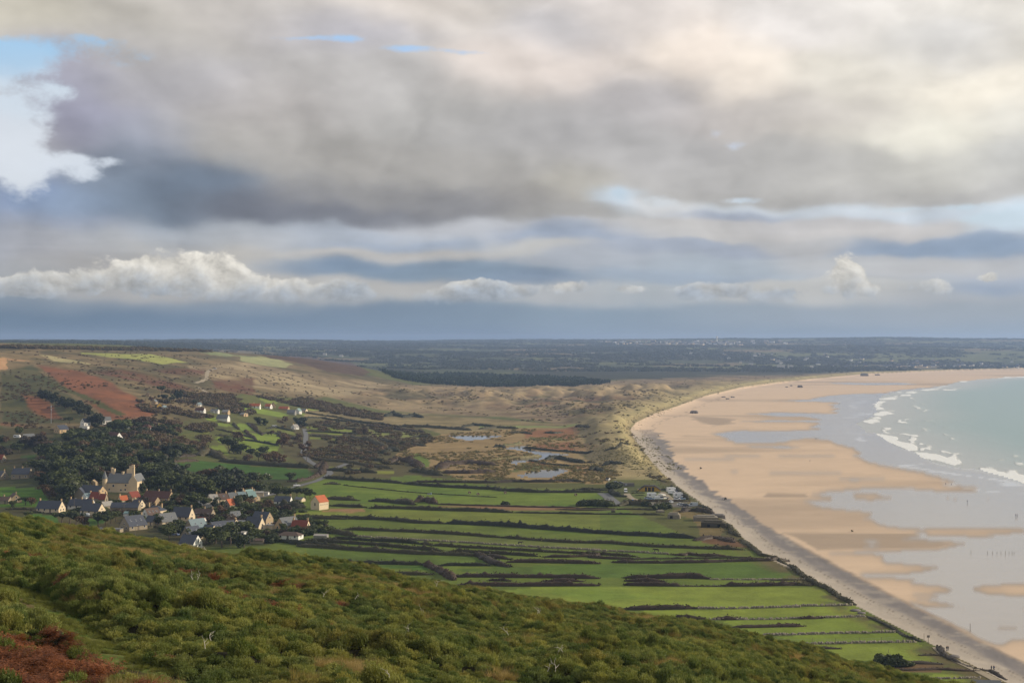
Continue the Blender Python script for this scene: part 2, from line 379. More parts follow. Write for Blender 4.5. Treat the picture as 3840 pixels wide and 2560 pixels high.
# grid: columns every 4 photo pixels, rows finer where the picture needs them
gu = np.concatenate([np.arange(-1400, -100, 30), np.arange(-100, 3944, 4.0), np.arange(3960, 5200, 40)])
ys = [290.0]
while ys[-1] < 14000:
    y = ys[-1]
    s = min(1.1*1.6*(y/387)**2, 11 if y < 3400 else 11+(y-3400)*0.014); ys.append(y+max(1.6, s))
gy = np.array(ys); NU, NY = len(gu), len(gy)
GU, GY = np.meshgrid(gu, gy, indexing='ij')
GX = (GU-1920)/F*GY
iu = np.clip((GU-TU[0])/(TU[1]-TU[0]), 0, len(TU)-1.001); iy = np.clip((np.log(GY)-LY[0])/(LY[1]-LY[0]), 0, len(LY)-1.001)
a, b = iu.astype(int), iy.astype(int); fa, fb = iu-a, iy-b
GZ = (from_u[a, b]*(1-fa)+from_u[a+1, b]*fa)*(1-fb)+(from_u[a, b+1]*(1-fa)+from_u[a+1, b+1]*fa)*fb
def pv(z=None): return HV + F*(EYE-(GZ if z is None else z))/GY
# the shore: landward edge, foot of the shingle, edge of the sea
LAND = VW(2600,1700, 2352,1590, 2300,1560, 2150,1483, 2050,1432, 1930,1372, 1860,1325, 1780,1288, 1720,1252, 1690,1215, 1655,1190, 1610,1155, 1560,1120, 1520,1085, 1485,1045, 1458,1010, 1447,985,
        1462,968, 1500,950, 1560,930, 1620,908, 1700,889, 1780,878, 1850,871, 1930,863, 2000,857, 2200,850, 2352,846, 3200,842)
SHING = [(4300,2700),(3840,2480)] + A8(1800,1140, 1500,980, 1200,825, 700,560, 400,398, 0,168) + A6(2352,875, 2100,690, 1750,470, 1500,290, 1300,150, 1200,30) + A5(1740,1040, 1660,980, 1640,930) + [(2450,1610)]
SEA = [(6000,2300)] + A7(2700,1280, 2352,1170, 2250,1130, 2120,1090, 1940,1040, 1800,1030, 1560,985, 1400,925, 1360,880, 1220,840, 1100,780, 990,700, 880,690, 860,640, 800,610, 880,570, 960,540, 990,500, 960,440, 1010,400, 1050,350, 1200,305, 1420,290, 1560,268, 1760,222, 1960,200, 2352,172) + [(4300,1398),(6000,1385)]
SEASIDE = LAND + [(7000,1375),(7000,2900)]
def toworld(line, z=1.2):
    return [((u-1920)/F*(EYE-z)*F/(v_-HV), (EYE-z)*F/(v_-HV)) for u, v_ in line]
LANDW = toworld(LAND, 2.2)
nzv = (fbm(GX, GY, 60, 4, seed=1)-0.5)
for it in range(3):
    v = pv()
    beach = inpoly(GU, v, SEASIDE)
    dl = pdist(GX, GY, LANDW)                           # metres from the landward edge
    t = np.where(beach, np.clip(dl/28, 0, 1), 0)
    flat = (GU > 1700)
    GZ = np.where(beach & flat, GZ*(1-t)+(-0.6)*t, GZ)
v = pv()
dland = pdist(GX, GY, LANDW)
inland = ~beach
# dunes: a belt of mounds behind the shore and over the warren
DUNE = [(1150,1480),(1330,1440),(1500,1435),(1900,1440),(2330,1420),(2700,1405),(3000,1400),(3200,1390),(3500,1378)]+VW(2000,857,1850,871,1700,889,1560,930,1462,968,1447,985,1485,1045,1560,1120)+[(2430,1790),(2300,1800),(2200,1720),(2180,1640),(2060,1590),(1900,1570),(1600,1560),(1430,1545),(1250,1500)]
dm = inpoly(GU, v, DUNE) & inland
dd = pdist(GU, v, DUNE, True)
dm = np.where(dm, sstep(0, 70, dd), 0)
r1 = 1-np.abs(2*fbm(GX*1.0, GY*0.62, 150, 4, 0.55, 3)-1); r2 = 1-np.abs(2*fbm(GX, GY*0.7, 55, 3, 0.5, 4)-1)
dn = (sstep(0.60, 1.0, r1)*13.0 + sstep(0.55, 1.0, r2)*6.5)*(0.35+0.9*fbm(GX, GY, 420, 2, seed=9))*(.25+.75*sstep(1600, 1500, v))
dn2 = fbm(GX, GY, 24, 3, seed=5)*4.2 + 2.5*sstep(.5, .8, fbm(GX, GY*.5, 40, 3, seed=6))
fore = sstep(110, 16, dland)*sstep(0, 12, dland)*inland*sstep(1790, 1720, v)*sstep(2080, 2300, GU)   # the front ridge over the beach
front = fore*(1.6+3.8*fbm(GX, GY, 45, 3, seed=8))*sstep(900, 1500, GY)
hill = sstep(14, 34, GZ)*(GY < 3600)
GZ = GZ + dm*(dn+dn2) + front + hill*((fbm(GX, GY, 130, 4, seed=11)-.5)*9 + (fbm(GX, GY, 30, 3, seed=12)-.5)*2.4)
GZ = GZ + inland*(1-dm)*(1-hill)*(fbm(GX, GY, 40, 3, seed=13)-.5)*0.5
farm = sstep(4500, 6200, GY)*inland
GZ = GZ + farm*((fbm(GX, GY*.6, 1300, 5, 0.5, seed=14)-.5)*38)
GV = pv()
# ------------------------------------------------------------------ lookups on that ground
def T(x, y):
    x = np.asarray(x, float); y = np.asarray(y, float)
    u = 1920+F*x/y
    i = np.clip(np.interp(u, gu, np.arange(NU)), 0, NU-1.001); j = np.clip(np.interp(y, gy, np.arange(NY)), 0, NY-1.001)
    a = i.astype(int); b = j.astype(int); fa = i-a; fb = j-b
    r = (GZ[a, b]*(1-fa)+GZ[a+1, b]*fa)*(1-fb)+(GZ[a, b+1]*(1-fa)+GZ[a+1, b+1]*fa)*fb
    return float(r) if r.ndim == 0 else r
_vmin = np.minimum.accumulate(GV, axis=1)
def G(u, v, lift=0.0):
    """the ground point seen at photo pixel (u, v)"""
    i = int(np.clip(round(float(np.interp(u, gu, np.arange(NU)))), 0, NU-1))
    r = _vmin[i]; j = int(np.searchsorted(-r, -v)); j = min(max(j, 1), NY-1)
    v0, v1 = r[j-1], r[j]; t = 0 if v0 == v1 else (v0-v)/(v0-v1)
    y = gy[j-1]+(gy[j]-gy[j-1])*min(max(t, 0), 1); x = (u-1920)/F*y
    return (x, y, T(x, y)+lift)
# ------------------------------------------------------------------ what covers the ground
def lin(c): return np.array(srgb(*c))
wob = 1.0
nzA = fbm(GX, GY, 35, 4, 0.6, seed=21)-.5; nzB = fbm(GX, GY, 160, 4, 0.55, seed=22)-.5; nzC = fbm(GX, GY, 12, 3, 0.6, seed=23)-.5
uw = GU + (nzA*50+nzB*60)*np.clip(900/GY, .25, 1); vw = v + (nzA*9+nzB*10)      # uneven edges
COLG = np.empty(GU.shape+(3,)); COLG[:] = lin((78, 88, 46))
def paint(poly, c, f=1.0, soft=0, m=None, wobble=True, c2=None):
    pu, pvv = (uw, vw) if wobble else (GU, v)
    k = inpoly(pu, pvv, poly)
    if m is not None: k &= m
    w = k*f*1.0
    if soft: w = w*sstep(0, soft, pdist(pu, pvv, poly, True))
    cc = lin(c)
    if c2 is not None:
        t = sstep(-.16, .16, nzB*.6+nzA)[..., None]; cc = cc*(1-t)+lin(c2)*t
    COLG[:] = COLG*(1-w[..., None]) + cc*w[..., None]
# far country: patchwork of wood and pasture, darkened in place of cloud shadow
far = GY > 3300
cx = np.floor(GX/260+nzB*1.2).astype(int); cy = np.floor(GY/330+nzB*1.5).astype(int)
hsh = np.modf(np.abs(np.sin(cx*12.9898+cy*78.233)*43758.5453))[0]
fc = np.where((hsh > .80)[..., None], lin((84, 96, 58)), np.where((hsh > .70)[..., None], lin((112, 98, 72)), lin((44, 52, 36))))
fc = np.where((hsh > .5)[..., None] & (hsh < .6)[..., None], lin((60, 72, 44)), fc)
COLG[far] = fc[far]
# dunes and warren
paint(DUNE, (116, 98, 74), 1, 12, c2=(140, 122, 92))
tt = (dm*sstep(.46, .60, fbm(GX, GY, 70, 4, .6, seed=31)))[..., None]; COLG = COLG*(1-tt)+lin((86, 80, 54))*tt
tt = (dm*sstep(.60, .75, fbm(GX, GY*.6, 90, 4, .6, seed=32)))[..., None]; COLG = COLG*(1-tt)+lin((112, 84, 62))*tt
tt = (dm*sstep(3.5, 9, dn)*0.6)[..., None]; COLG = COLG*(1-tt)+lin((168, 148, 112))*tt
# left hillside
hillm = GZ > 8
HILL = [(-1400,1280),(0,1290),(1000,1320),(1350,1395),(1560,1440),(1180,1500),(900,1480),(760,1560),(600,1600),(300,1640),(0,1600),(-1400,1640)]
paint(HILL, (92, 84, 56), 1, 6, c2=(118, 102, 72))
paint(A1(0,370,100,350,320,290,560,560,900,740,930,860,300,850,0,830), (70, 72, 42), 1, 10, c2=(84, 80, 48))
paint([(700,1365),(960,1350),(1150,1400),(1500,1440),(1300,1500),(1100,1480),(900,1450),(700,1400)], (128, 112, 84), 1, 12, c2=(150, 134, 102))
for p in ((320,290,700,330,1000,450,1300,640,1460,740,1400,800,1150,850,1000,830,900,740,600,560,450,420),
          (170,580,380,620,460,650,560,750,620,800,450,800,330,760,240,700), (0,820,300,850,250,890,0,880)):
    paint(A1(*p), (130, 84, 55), 1, 12, c2=(108, 72, 48))
for p in ((740,340,1100,330,1500,420,1850,560,1700,620,1450,560,1200,480,900,400), (1300,320,1900,340,1870,420,1500,390), (1900,420,2350,420,2350,580,2200,640,1950,540)):
    paint(A1(*p), (104, 68, 50), .9, 16, c2=(98, 80, 56))
paint(A1(400,430,620,530,900,650,1180,770,1100,785,800,660,560,560,380,470), (68, 76, 40), 1, 4)
paint(A1(150,1062,300,1068,312,1122,190,1130), (92, 50, 32))
paint(A1(330,215,700,250,900,300,760,290,500,262), (166, 156, 112), .8, 2)
paint(A1(0,250,75,250,90,340,70,360,0,360)+A1(0,250), (176, 138, 98), 1, 2)
paint(A1(75,250,220,262,330,270,240,278,80,270), (160, 128, 92), 1, 1)
paint(A1(740,200,1400,222,1740,290,1500,302,1180,250,750,210), (134, 150, 82), 1, 1, wobble=False)
paint(A4(0,225,200,228,500,300,430,340,250,320,0,275), (146, 146, 100), 1, 3)
paint(A1(1730,195,2352,232,2352,250,2000,225), (128, 134, 92), 1, 1)
paint(A4(150,215,500,225,1030,290,1230,400,1000,400,800,385,600,312,300,262), (84, 66, 50), 1, 4)
paint(A1(640,620,900,760,960,800,1000,870,1400,850,1900,720,1950,900,1500,1000,900,1000), (96, 84, 56), .5, 20)
# coastal plain: pasture, cloud shade painted into the duller strips
PAST = [(930,1940),(1230,1800),(1560,1780),(1900,1830),(2250,1830),(2330,1900),(2560,2010),(2800,2060),(3080,2200),(3400,2380),(3760,2540),(4300,2800),(-1500,2800),(600,2060)]
paint(PAST, (86, 108, 44), 1, 0, c2=(76, 102, 40))
G1, G2, G3, G4 = (92, 116, 46), (70, 98, 38), (104, 114, 54), (62, 88, 38)
def field(poly, c, c2=None): paint(poly, c, 1, 0, wobble=False, c2=c2 or tuple(int(q*.9) for q in c))
field(B4(100,150,1000,130,2350,160,2350,310,1400,240,400,200,0,190), (98,116,48), (88,108,44))
field(B4(480,95,1000,110,1650,140,2350,160,2350,130,1030,95), (88,108,46))
field(B4(0,440,860,490,1360,510,1500,560,1050,575,400,555,0,530), (78,104,42))
field(B4(390,345,1100,385,2350,455,2350,405,1560,355,620,305), (98,106,52))
field(B4(1000,620,380,575,950,575,1010,645), (66,100,40))
field(B4(1600,590,2350,570,2350,675,1700,668,1150,610), (74,100,42), (66,92,40))
field(B3(0,42,2200,20,2350,150,1500,160,0,150), (76,106,42))
field(B3(0,240,2400,235,2750,260,3000,420,700,425,-800,330), (112,136,54), (96,124,48))
field([(2400,2290),(3200,2275),(3240,2308),(2500,2315)], (110,134,52))
field([(2700,2325),(3260,2315),(3340,2365),(2850,2378)], (106,132,52))
field([(2900,2385),(3360,2372),(3430,2403),(3000,2410)], (104,132,50))
field([(3000,2418),(3440,2408),(3540,2462),(3600,2500),(3200,2500)], (108,132,52))
field([(3470,2530),(3700,2522),(3760,2545),(3600,2560),(3480,2560)], (112,138,54))
BIG = A4(480,1470,600,1440,720,1360,960,1378,1500,1405,1850,1432)+A5(300,1488,1100,1488,1150,1560,1180,1640,800,1650,300,1640)+A4(2350,1620,1300,1600,800,1530)
field(BIG, (92,118,44), (78,106,40))
field(A3(1400,930,2352,935,2352,1000,1620,1000,1400,1005), (110,130,56))
# village ground: gardens, rough grass
paint([(-200,1600),(560,1600),(760,1660),(620,1740),(1180,1790),(1050,1830),(930,1880),(1060,2000),(1000,2040),(640,2060),(300,1990),(-200,1930)], (62, 66, 36), 1, 5, c2=(76, 70, 44))
for p, c in ((A1(0,1435,380,1450,450,1568,470,1610,0,1620), (72,112,34)), (A2(360,945,720,990,745,1085,640,1095,400,1025), (60,98,34)), (A2(980,1000,1340,1022,1330,1065,1150,1120), (60,96,34)),
             (A1(190,1148,335,1142,315,1172,200,1172), (56,86,34)), (A1(840,1112,1000,1100,1092,1106,1085,1122), (58,84,34)), (A1(490,930,620,935,640,975,500,985), (62,72,36)),
             (A1(1430,1240,1840,1198,2352,1242,2900,1280,2860,1350,2600,1370,2352,1360,2000,1290,1600,1290), (56,92,34)),
             (A1(1800,1070,2060,1050,2100,1130,1830,1120), (104,128,52)), (A3(680,0,1600,-60,1480,160,1080,165,1000,60,760,70), (104,132,50)), (A4(0,935,100,940,370,980,330,1105,0,1092), (108,136,52)),
             (A1(1730,860,1960,900,1910,950,1720,905), (112,116,58)), (A1(1420,850,1500,880,1440,905), (104,116,52)), (A1(1870,765,2000,800,1990,830,1900,812), (112,140,56)), (A1(1980,840,2130,850,2140,880,1990,870), (106,132,54)),
             (A1(2170,850,2300,860,2340,920,2190,900), (108,136,54)), (A1(2000,900,2240,930,2262,962,2050,925), (108,134,52)), (A4(0,850,60,860,92,912,0,912), (104,134,52)),
             (A4(0,708,180,712,455,768,385,792,0,732), (112,142,58)), (A4(180,625,260,618,350,660,320,692,190,650), (108,130,58)), (A1(1980,645,2170,665,2100,690,1990,660), (106,130,56)),
             (A4(620,700,960,735,1340,800,1150,808,760,760,620,724), (124,140,66)), (A4(555,752,780,785,1150,850,900,822,590,792), (112,136,58)), (A4(610,880,755,885,765,903,610,897), (108,130,52)),
             (A4(800,890,1110,920,1110,940,800,915), (110,132,54)), (A4(600,910,1110,940,1110,965,600,935), (108,130,52)), (A4(640,975,892,995,892,1008,640,990), (108,128,52)), (A4(1180,908,1720,950,1650,985,1200,978), (132,136,74)),
             (A4(200,890,480,920,530,960,330,930), (96,112,52)), (A4(740,1155,1000,1172,1000,1180,740,1165), (112,126,56)), (A4(1110,1200,1340,1215,1340,1226,1110,1215), (118,132,58)), (A4(1240,1285,1420,1292,1420,1318,1270,1312), (118,134,54)),
             (A4(770,1240,1100,1262,1180,1290,800,1262), (120,124,60)), (A4(860,1315,1390,1330,1390,1362,800,1345), (86,92,48))):
    field(p, c)
# scrubby middle ground and marsh
MID = [(1040,1570),(1600,1570),(1560,1700),(1660,1790),(1230,1790),(1150,1760),(1060,1700)]
MARSH = [(1476,1705),(1537,1673),(1660,1628),(1860,1612),(2050,1600),(2180,1640),(2200,1720),(2330,1780),(2260,1812),(1950,1805),(1700,1790),(1560,1735)]
k = inpoly(uw, vw, MID) & (COLG[..., 1] < .12); COLG[k] = lin((86, 80, 50))
paint([(1130,1535),(1450,1545),(1900,1570),(2230,1600),(2180,1640),(1900,1615),(1660,1630),(1560,1600),(1400,1592),(1150,1570)], (116, 104, 70), 1, 5, c2=(134, 120, 84))
paint(MARSH, (148, 126, 86), 1, 0, c2=(132, 112, 76))
for p in ((370,910,900,890,905,1010,700,1000,400,990), (450,1040,860,1010,1110,1090,1100,1130,850,1120,430,1070), (850,1230,1200,1230,1222,1310,1000,1340,830,1310), (480,1170,700,1220,650,1252,430,1230), (640,1350,900,1348,820,1385,620,1375)):
    paint(A5(*p), (138, 98, 66), 1, 6, c2=(126, 86, 56))
for p in ((1540,1150,1640,1120,1760,1190,1740,1260,1640,1240), (1660,1200,1760,1180,1760,1250,1650,1250)): paint(A4(*p), (84, 108, 44), 1, 1)
for p in ((280,1300,600,1270,900,1250,880,1230,600,1240,430,1210,260,1290), (440,970,780,985,760,1000,460,1000), (0,1340,280,1350,300,1375,0,1375)): paint(A5(*p), (96, 98, 52), 1, 1)
paint(A5(0,868,900,868,880,892,0,895), (124, 132, 78), 1, 2)
# around the camp site
paint(A6(380,400,1380,400,1560,640,1500,680,1000,680,400,660), (84, 88, 50), 1, 3)
field(A6(680,500,1080,480,1160,580,760,585), (98, 108, 56)); field(A6(720,590,1420,595,1500,670,980,670), (110, 106, 90))
paint(A6(1300,560,1620,660,1900,900,1700,1100,1500,1100,1480,830,1200,760,1180,700,1560,690), (112, 98, 62), 1, 2)
paint(A6(1500,1050,1750,1010,2000,1080,2150,1190,1800,1170,1500,1120), (108, 80, 54), 1, 8)
paint(B4(180,110,420,118,470,135,400,152,180,145,60,135), (148, 116, 80), 1, 1); paint(B4(1030,90,1700,100,2352,118,2352,132,1600,128,1030,105), (128, 100, 70), 1, 0)
for p in ((1170,1368,1300,1372,1560,1390,1500,1470,1180,1465,1000,1420), (1540,1350,1700,1360,1940,1460,1760,1450), ): paint(A8(*p), (104, 84, 58), 1, 2)
# strip of rough grass along the shore
edge = inland & (GU > 2380) & (v > 1640)
tt = (edge*sstep(14, 5, dland)*sstep(-.25, .1, nzA+nzC))[..., None]; COLG = COLG*(1-tt)+lin((92, 84, 54))*tt
tt = (inland*fore*sstep(30, 10, dland))[..., None]; COLG = COLG*(1-tt)+(lin((196, 178, 128))*.6+lin((140, 140, 84))*.4)*tt
tt = (inland*(GU > 2150)*(v < 1800)*sstep(80, 30, dland)*.7)[..., None]; COLG = COLG*(1-tt)+lin((150, 136, 96))*tt
# general unevenness of growth
gm_ = (COLG[..., 1] > COLG[..., 0]*1.25)[..., None]; COLG = np.where(gm_, COLG*np.array([1.26, 1.02, 1.0]), COLG)
COLG *= (1+(nzA*.30+nzC*.35+nzB*.35))[..., None]
# --- beach: dry sand, wet sand, shingle
WET = [A7(0,400, 200,388, 380,385, 480,365, 700,340, 1000,332, 1100,320, 1300,290, 1500,270, 1700,262, 2700,200, 2700,1700, 2352,1580, 1300,1580, 1100,1560, 1000,1500, 900,1480, 950,1440, 700,1410, 520,1390, 430,1350, 360,1320, 500,1310, 720,1300, 560,1290, 400,1260, 560,1235, 900,1190,
        1300,1195, 1600,1225, 1900,1225, 1880,1200, 1600,1165, 1740,1145, 1500,1080, 1200,1030, 1100,1000, 900,960, 800,900, 880,880, 760,830, 620,800, 760,815, 600,800, 560,770, 400,748, 200,760, 120,785, 0,790, -300,790, -500,700, -300,665, 0,670, 300,668, 480,662, 400,640, 500,605, 300,592, 0,592, -300,585, 0,575, 200,578, 540,572, 380,545, 100,540, 0,535, -200,520, 100,505, 400,512, 600,515, 620,480, 570,440, 650,415, 400,405),
       A8(870,60, 960,90, 900,105, 1000,130, 1150,170, 1500,178, 1750,180, 1300,205, 1250,225, 1500,260, 1750,258, 2050,235, 2350,230, 2700,230, 2700,690, 2352,690, 2100,690, 1850,710, 1820,730, 1950,775, 2200,785, 2700,790, 2700,900, 2300,895, 2240,910, 2352,925, 2700,940, 2700,1190, 2150,1190, 2060,1230, 1990,1230, 1860,1170, 1600,1040, 1350,925, 1230,880, 1200,840, 1350,880, 1600,880, 1740,915, 1600,870, 1300,820, 1500,800, 1500,785, 1300,780, 1640,750, 1660,735, 1500,700, 1350,690, 1250,675, 1300,650, 1100,635, 900,630, 800,600, 900,590, 1150,590, 1350,575, 1540,540, 1300,520, 1050,500, 1000,470, 1050,455, 900,425, 450,412, 700,400, 1000,395, 1300,385, 1550,375, 1700,345, 1780,328, 1600,310, 1250,300, 1180,290, 1350,262, 1300,235, 1500,240, 1250,215, 1500,190, 1000,120),
       A8(740,360, 900,345, 1030,350, 950,365), A8(800,305, 900,300, 1010,310, 900,325), A7(600,1105, 900,1110, 1150,1098, 1060,1118, 800,1130), A7(-400,1050, 300,1058, 860,1066, 600,1075, 0,1062), A7(-300,815, 100,812, 300,818, 150,838, 0,832),
       A7(-600,905, 300,900, 900,905, 500,912), A7(1220,1040, 1440,1036, 1500,1045, 1250,1048), A7(-900,930,-300,925,-200,932,-600,945), A7(560,230, 1200,232, 1380,245, 1000,258, 600,245)]
DRYI = [A7(780,1260, 1000,1256, 1130,1292, 950,1310, 820,1300), A7(1640,1288, 1750,1296, 1680,1304), A7(2000,1302, 2130,1310, 2060,1315), A8(1740,252, 1900,236, 2060,268, 1860,270), A8(1990,1070, 2200,1072, 2230,1082, 2080,1088), A8(1830,1084, 1960,1084, 1900,1092)]
su = GU + (fbm(GX, GY, 26, 3, seed=41)-.5)*60; sv = v + (fbm(GX*.35, GY, 60, 4, .6, seed=42)-.5)*9 + (fbm(GX*.3, GY, 18, 3, .6, seed=43)-.5)*4
wet = np.zeros(GU.shape)
for p in WET: wet = np.maximum(wet, inpoly(su, sv, p)*1.0)
for p in DRYI: wet = np.where(inpoly(su, sv, p), 0.12, wet)
def soften(a, n=1):
    for _ in range(n): a = (a+np.roll(a, 1, 0)+np.roll(a, -1, 0)+np.roll(a, 1, 1)+np.roll(a, -1, 1))/5
    return a
wet = soften(wet, 3)
damp = sstep(.50, .72, fbm(GX*.30, GY, 170, 5, .55, seed=44))*.55                 # broad damp bands lie across the beach
DB = [A8(100,215, 1300,225, 1700,330, 1500,385, 700,395, 430,400, 300,300), A8(1150,640, 1660,735, 1500,700), A8(1240,830,1740,905,1600,915,1300,900), A5(1850,760,2352,800,2352,860,2150,890,2000,850,1900,790), A5(1760,950,2352,965,2352,985,1900,985), A7(-60,1230,350,1240,400,1300,0,1300), A7(580,235,1380,235,1300,252,650,255)]
for p in DB: damp = np.maximum(damp, inpoly(su, sv, p)*.75*sstep(0, 12, pdist(su, sv, p, True)))
dry = lin((206, 181, 153)); dmp = lin((150, 134, 116)); wc = lin((150, 140, 128))
damp = np.maximum(damp, soften(wet, 14)*.8*(wet < .9)).clip(0, 1); BC = dry*(1-damp[..., None]) + dmp*damp[..., None]
BC = BC*(1-wet[..., None]) + wc*wet[..., None]
# grey shingle between the grass and the sand, thinning out to the north
SHP = [p for p in LAND if p[1] > 1560] + SHING[::-1]
u2 = GU + (fbm(GX, GY, 9, 3, seed=45)-.5)*30
u3 = GU + (fbm(GX*.15, GY*1.0, 11, 4, .6, seed=46)-.5)*np.where(v < 2000, 90, 20)
LN = np.array(LAND); SH = np.array(SHING); o1 = np.argsort(LN[:, 1]); o2 = np.argsort(SH[:, 1])
lu = np.interp(v, LN[o1, 1], LN[o1, 0]); shu = np.interp(v, SH[o2, 1], SH[o2, 0], left=2380)
ss_ = np.clip((u3-lu)/np.maximum(shu-lu, 1), -1, 3)                               # 0 at the grass, 1 at the sand
low = v > 1560
sh = (low*sstep(1.06, .94, ss_)*sstep(1560, 1660, v))
shc = lin((160, 150, 136))*(1-sstep(.38, .62, ss_+nzA*.15))[..., None] + lin((124, 118, 114))*sstep(.38, .62, ss_+nzA*.15)[..., None]
ft = (sstep(.86, .97, ss_)*sstep(1900, 2100, v)*.5)[..., None]; shc = shc*(1-ft)+lin((176, 152, 124))*ft
rst = sstep(.55, .75, fbm(GX, GY, 7, 3, .6, seed=47))[..., None]*.35; shc = shc*(1-rst)+lin((176, 164, 146))*rst
wl = np.exp(-((ss_-.42+nzB*.08)/.018)**2)*sstep(.42, .56, fbm(GX, GY, 5, 3, .6, seed=48))*(v > 1560)      # line of dry weed
wl2 = np.exp(-((ss_-.30+nzB*.1)/.012)**2)*sstep(.5, .6, fbm(GX, GY, 6, 3, .6, seed=49))*(v > 1560)*.6
BC = BC*(1-sh[..., None])+shc*sh[..., None]; wet = wet*(1-sh)
tideline = pdist(su, v, A5(2352,590,2200,615,2100,660,1980,720,1900,760,1700,815,1600,870,1540,920,1510,960,1530,1010,1600,1070,1640,1130,1700,1220))
wl3 = sstep(2.6, 1.0, tideline)*sstep(.40, .55, fbm(GX, GY, 12, 3, .6, seed=50))*(v < 1740)*.6
wk = np.clip(wl+wl2+wl3, 0, 1)[..., None]*.6; BC = BC*(1-wk)+lin((70, 58, 48))*wk
BC *= (1+(nzC*.20*sh + (fbm(GX, GY*2.5, 14, 4, .6, seed=51)-.5)*.10))[..., None]
GZ = GZ + np.where(beach, sh*(fbm(GX, GY, 4, 3, seed=52)-.5)*.5, 0)
# --- sea
sea = inpoly(GU + nzA*26, v + nzA*7, SEA)
ds = pdist(GX + nzA*8, GY + nzA*30, toworld([p for p in SEA if p[1] > 1383 and p[0] < 3900], -.35))
deep = sstep(0, 150, ds); deep2 = sstep(100, 500, ds)
SC_ = lin((164, 166, 160))*(1-deep[..., None]) + lin((118, 148, 143))*deep[..., None]
SC_ = SC_*(1-.25*deep2[..., None]) + lin((100, 136, 140))*.25*deep2[..., None]
FOAM = [A7(950,430,1000,405,1080,405,1000,440,1050,470,960,485,1000,455), A7(975,530,1040,490,1160,520,1030,535), A7(870,590,920,565,1020,590), A7(950,555,1000,545,1040,560), A7(975,700,1180,735,1180,770,1330,800,1370,845,1290,860,1200,810,1090,770,1020,730),
        A7(1360,878,1530,890,1640,925,1790,965,1700,985,1560,945,1400,920), A7(1560,985,1700,1010,1760,1035,1680,1035), A7(1930,1015,2100,1050,2352,1090,2352,1130,2280,1140,2150,1105,2000,1060), A7(1200,345,1290,340,1300,352,1210,354), A7(1010,385,1130,368,1200,380,1080,388),
        A7(1250,320,1370,318,1340,328,1260,326), A7(1600,296,1720,298,1640,304), A7(1400,300,1480,292,1560,295,1440,306), A7(1760,222,1850,212,1800,228), A7(2352,175,2140,185,1900,198,1860,205,2100,192,2352,182), A7(1380,795,1430,795,1400,802), A7(1390,840,1425,850,1400,858), A7(2190,1180,2352,1205,2352,1225,2260,1195), A7(1845,1160,1945,1160,1880,1170), A7(2310,1230,2352,1240,2352,1265), A7(810,430,860,410,930,400,860,430), A7(780,525,830,480,880,450,960,450,870,470,830,515), A7(880,715,950,700,960,720,900,728)]
foam = np.zeros(GU.shape)
for p in FOAM: foam = np.maximum(foam, np.where(inpoly(GU+nzA*30, v+nzA*5, p), 1, sstep(9, 0, pdist(GU+nzA*30, v+nzA*5, p, True))*.45))
foam = np.maximum(foam, sstep(7, 0, ds)*.45)
lines = np.abs(np.sin((ds+nzB*70+nzA*24)/13.0)); foam = np.maximum(foam, sstep(.86, 1.0, lines)*sstep(190, 20, ds)*.62*sstep(.36, .56, fbm(GX, GY, 90, 3, seed=61)))
foam = soften(foam*sea, 1)
GZ = np.where(sea, -0.35 + foam*0.5*sstep(10, 40, ds), GZ)
# lacework of foam left on the wet sand
lf = beach & ~sea & (GU > 3100)
dsea = pdist(GX, GY, toworld([p for p in SEA if p[1] > 1383 and p[0] < 3900], -.35))
lacel = sstep(.90, 1.0, np.abs(np.sin((dsea+nzB*60+nzA*30)/11.0)))*sstep(150, 20, dsea)*sstep(.45, .65, fbm(GX, GY, 50, 3, seed=62))*wet*lf
BC = BC*(1-.6*lacel[..., None])+.75*.6*lacel[..., None]
# --- ponds
PONDS = [A4(1900,962,2100,966,2352,966)+A5(120,960,200,966,140,978,60,986)+A4(2352,984,2110,1010,1985,990),
 A5(225,1085,330,1060,440,1062,385,1085,460,1098,560,1112,690,1130,870,1140,690,1150,560,1185,450,1205,350,1215,335,1232,250,1212,330,1185,440,1160,560,1150,470,1120,380,1100),
 A5(300,1338,470,1302,640,1280,740,1268,812,1282,720,1325,640,1352,500,1347), A5(1070,755,1200,750,1190,760)]
PONDS = PONDS[:3]
pc = np.zeros(GU.shape, int)
for i, p in enumerate(PONDS): pc[inpoly(GU+nzA*22, v+nzC*5, p)] = i+1
for i in (1, 2, 3):
    k = pc == i
    if k.any(): GZ[k] = np.median(GZ[k]) - .2
# --- cut the grid into the pieces of the setting
CLS = np.where(sea, 5, np.where(beach, np.where(sh > .5, 4, 3), 0))
CLS = np.where((CLS == 0) & (dm > .15), 2, CLS)
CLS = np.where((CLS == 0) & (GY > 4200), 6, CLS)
CLS = np.where((CLS == 0) & (GZ > 9) & (GY > 1000), 1, CLS)
CLS = np.where(pc > 0, 6+pc, CLS)
idx = np.arange(NU*NY).reshape(NU, NY)
Q = np.stack([idx[:-1, :-1], idx[1:, :-1], idx[1:, 1:], idx[:-1, 1:]], -1).reshape(-1, 4)
qc = CLS[:-1, :-1].reshape(-1)
PV = np.stack([GX, GY, GZ], -1).reshape(-1, 3)
CG = np.where((CLS >= 3)[..., None] & (CLS <= 4)[..., None], BC, np.where((CLS == 5)[..., None], SC_, COLG)).reshape(-1, 3)
CG = np.clip(CG, 0.004, .8)
def piece(name, code, mat, **at):
    f = Q[qc == code]
    if not len(f): return
    used = np.unique(f); mp = np.zeros(NU*NY, np.int64); mp[used] = np.arange(len(used))
    me = npmesh(name, PV[used], mp[f], mat, True, CG[used], {k: a.reshape(-1)[used] for k, a in at.items()})
    return tag(link(name, me), kind='structure')
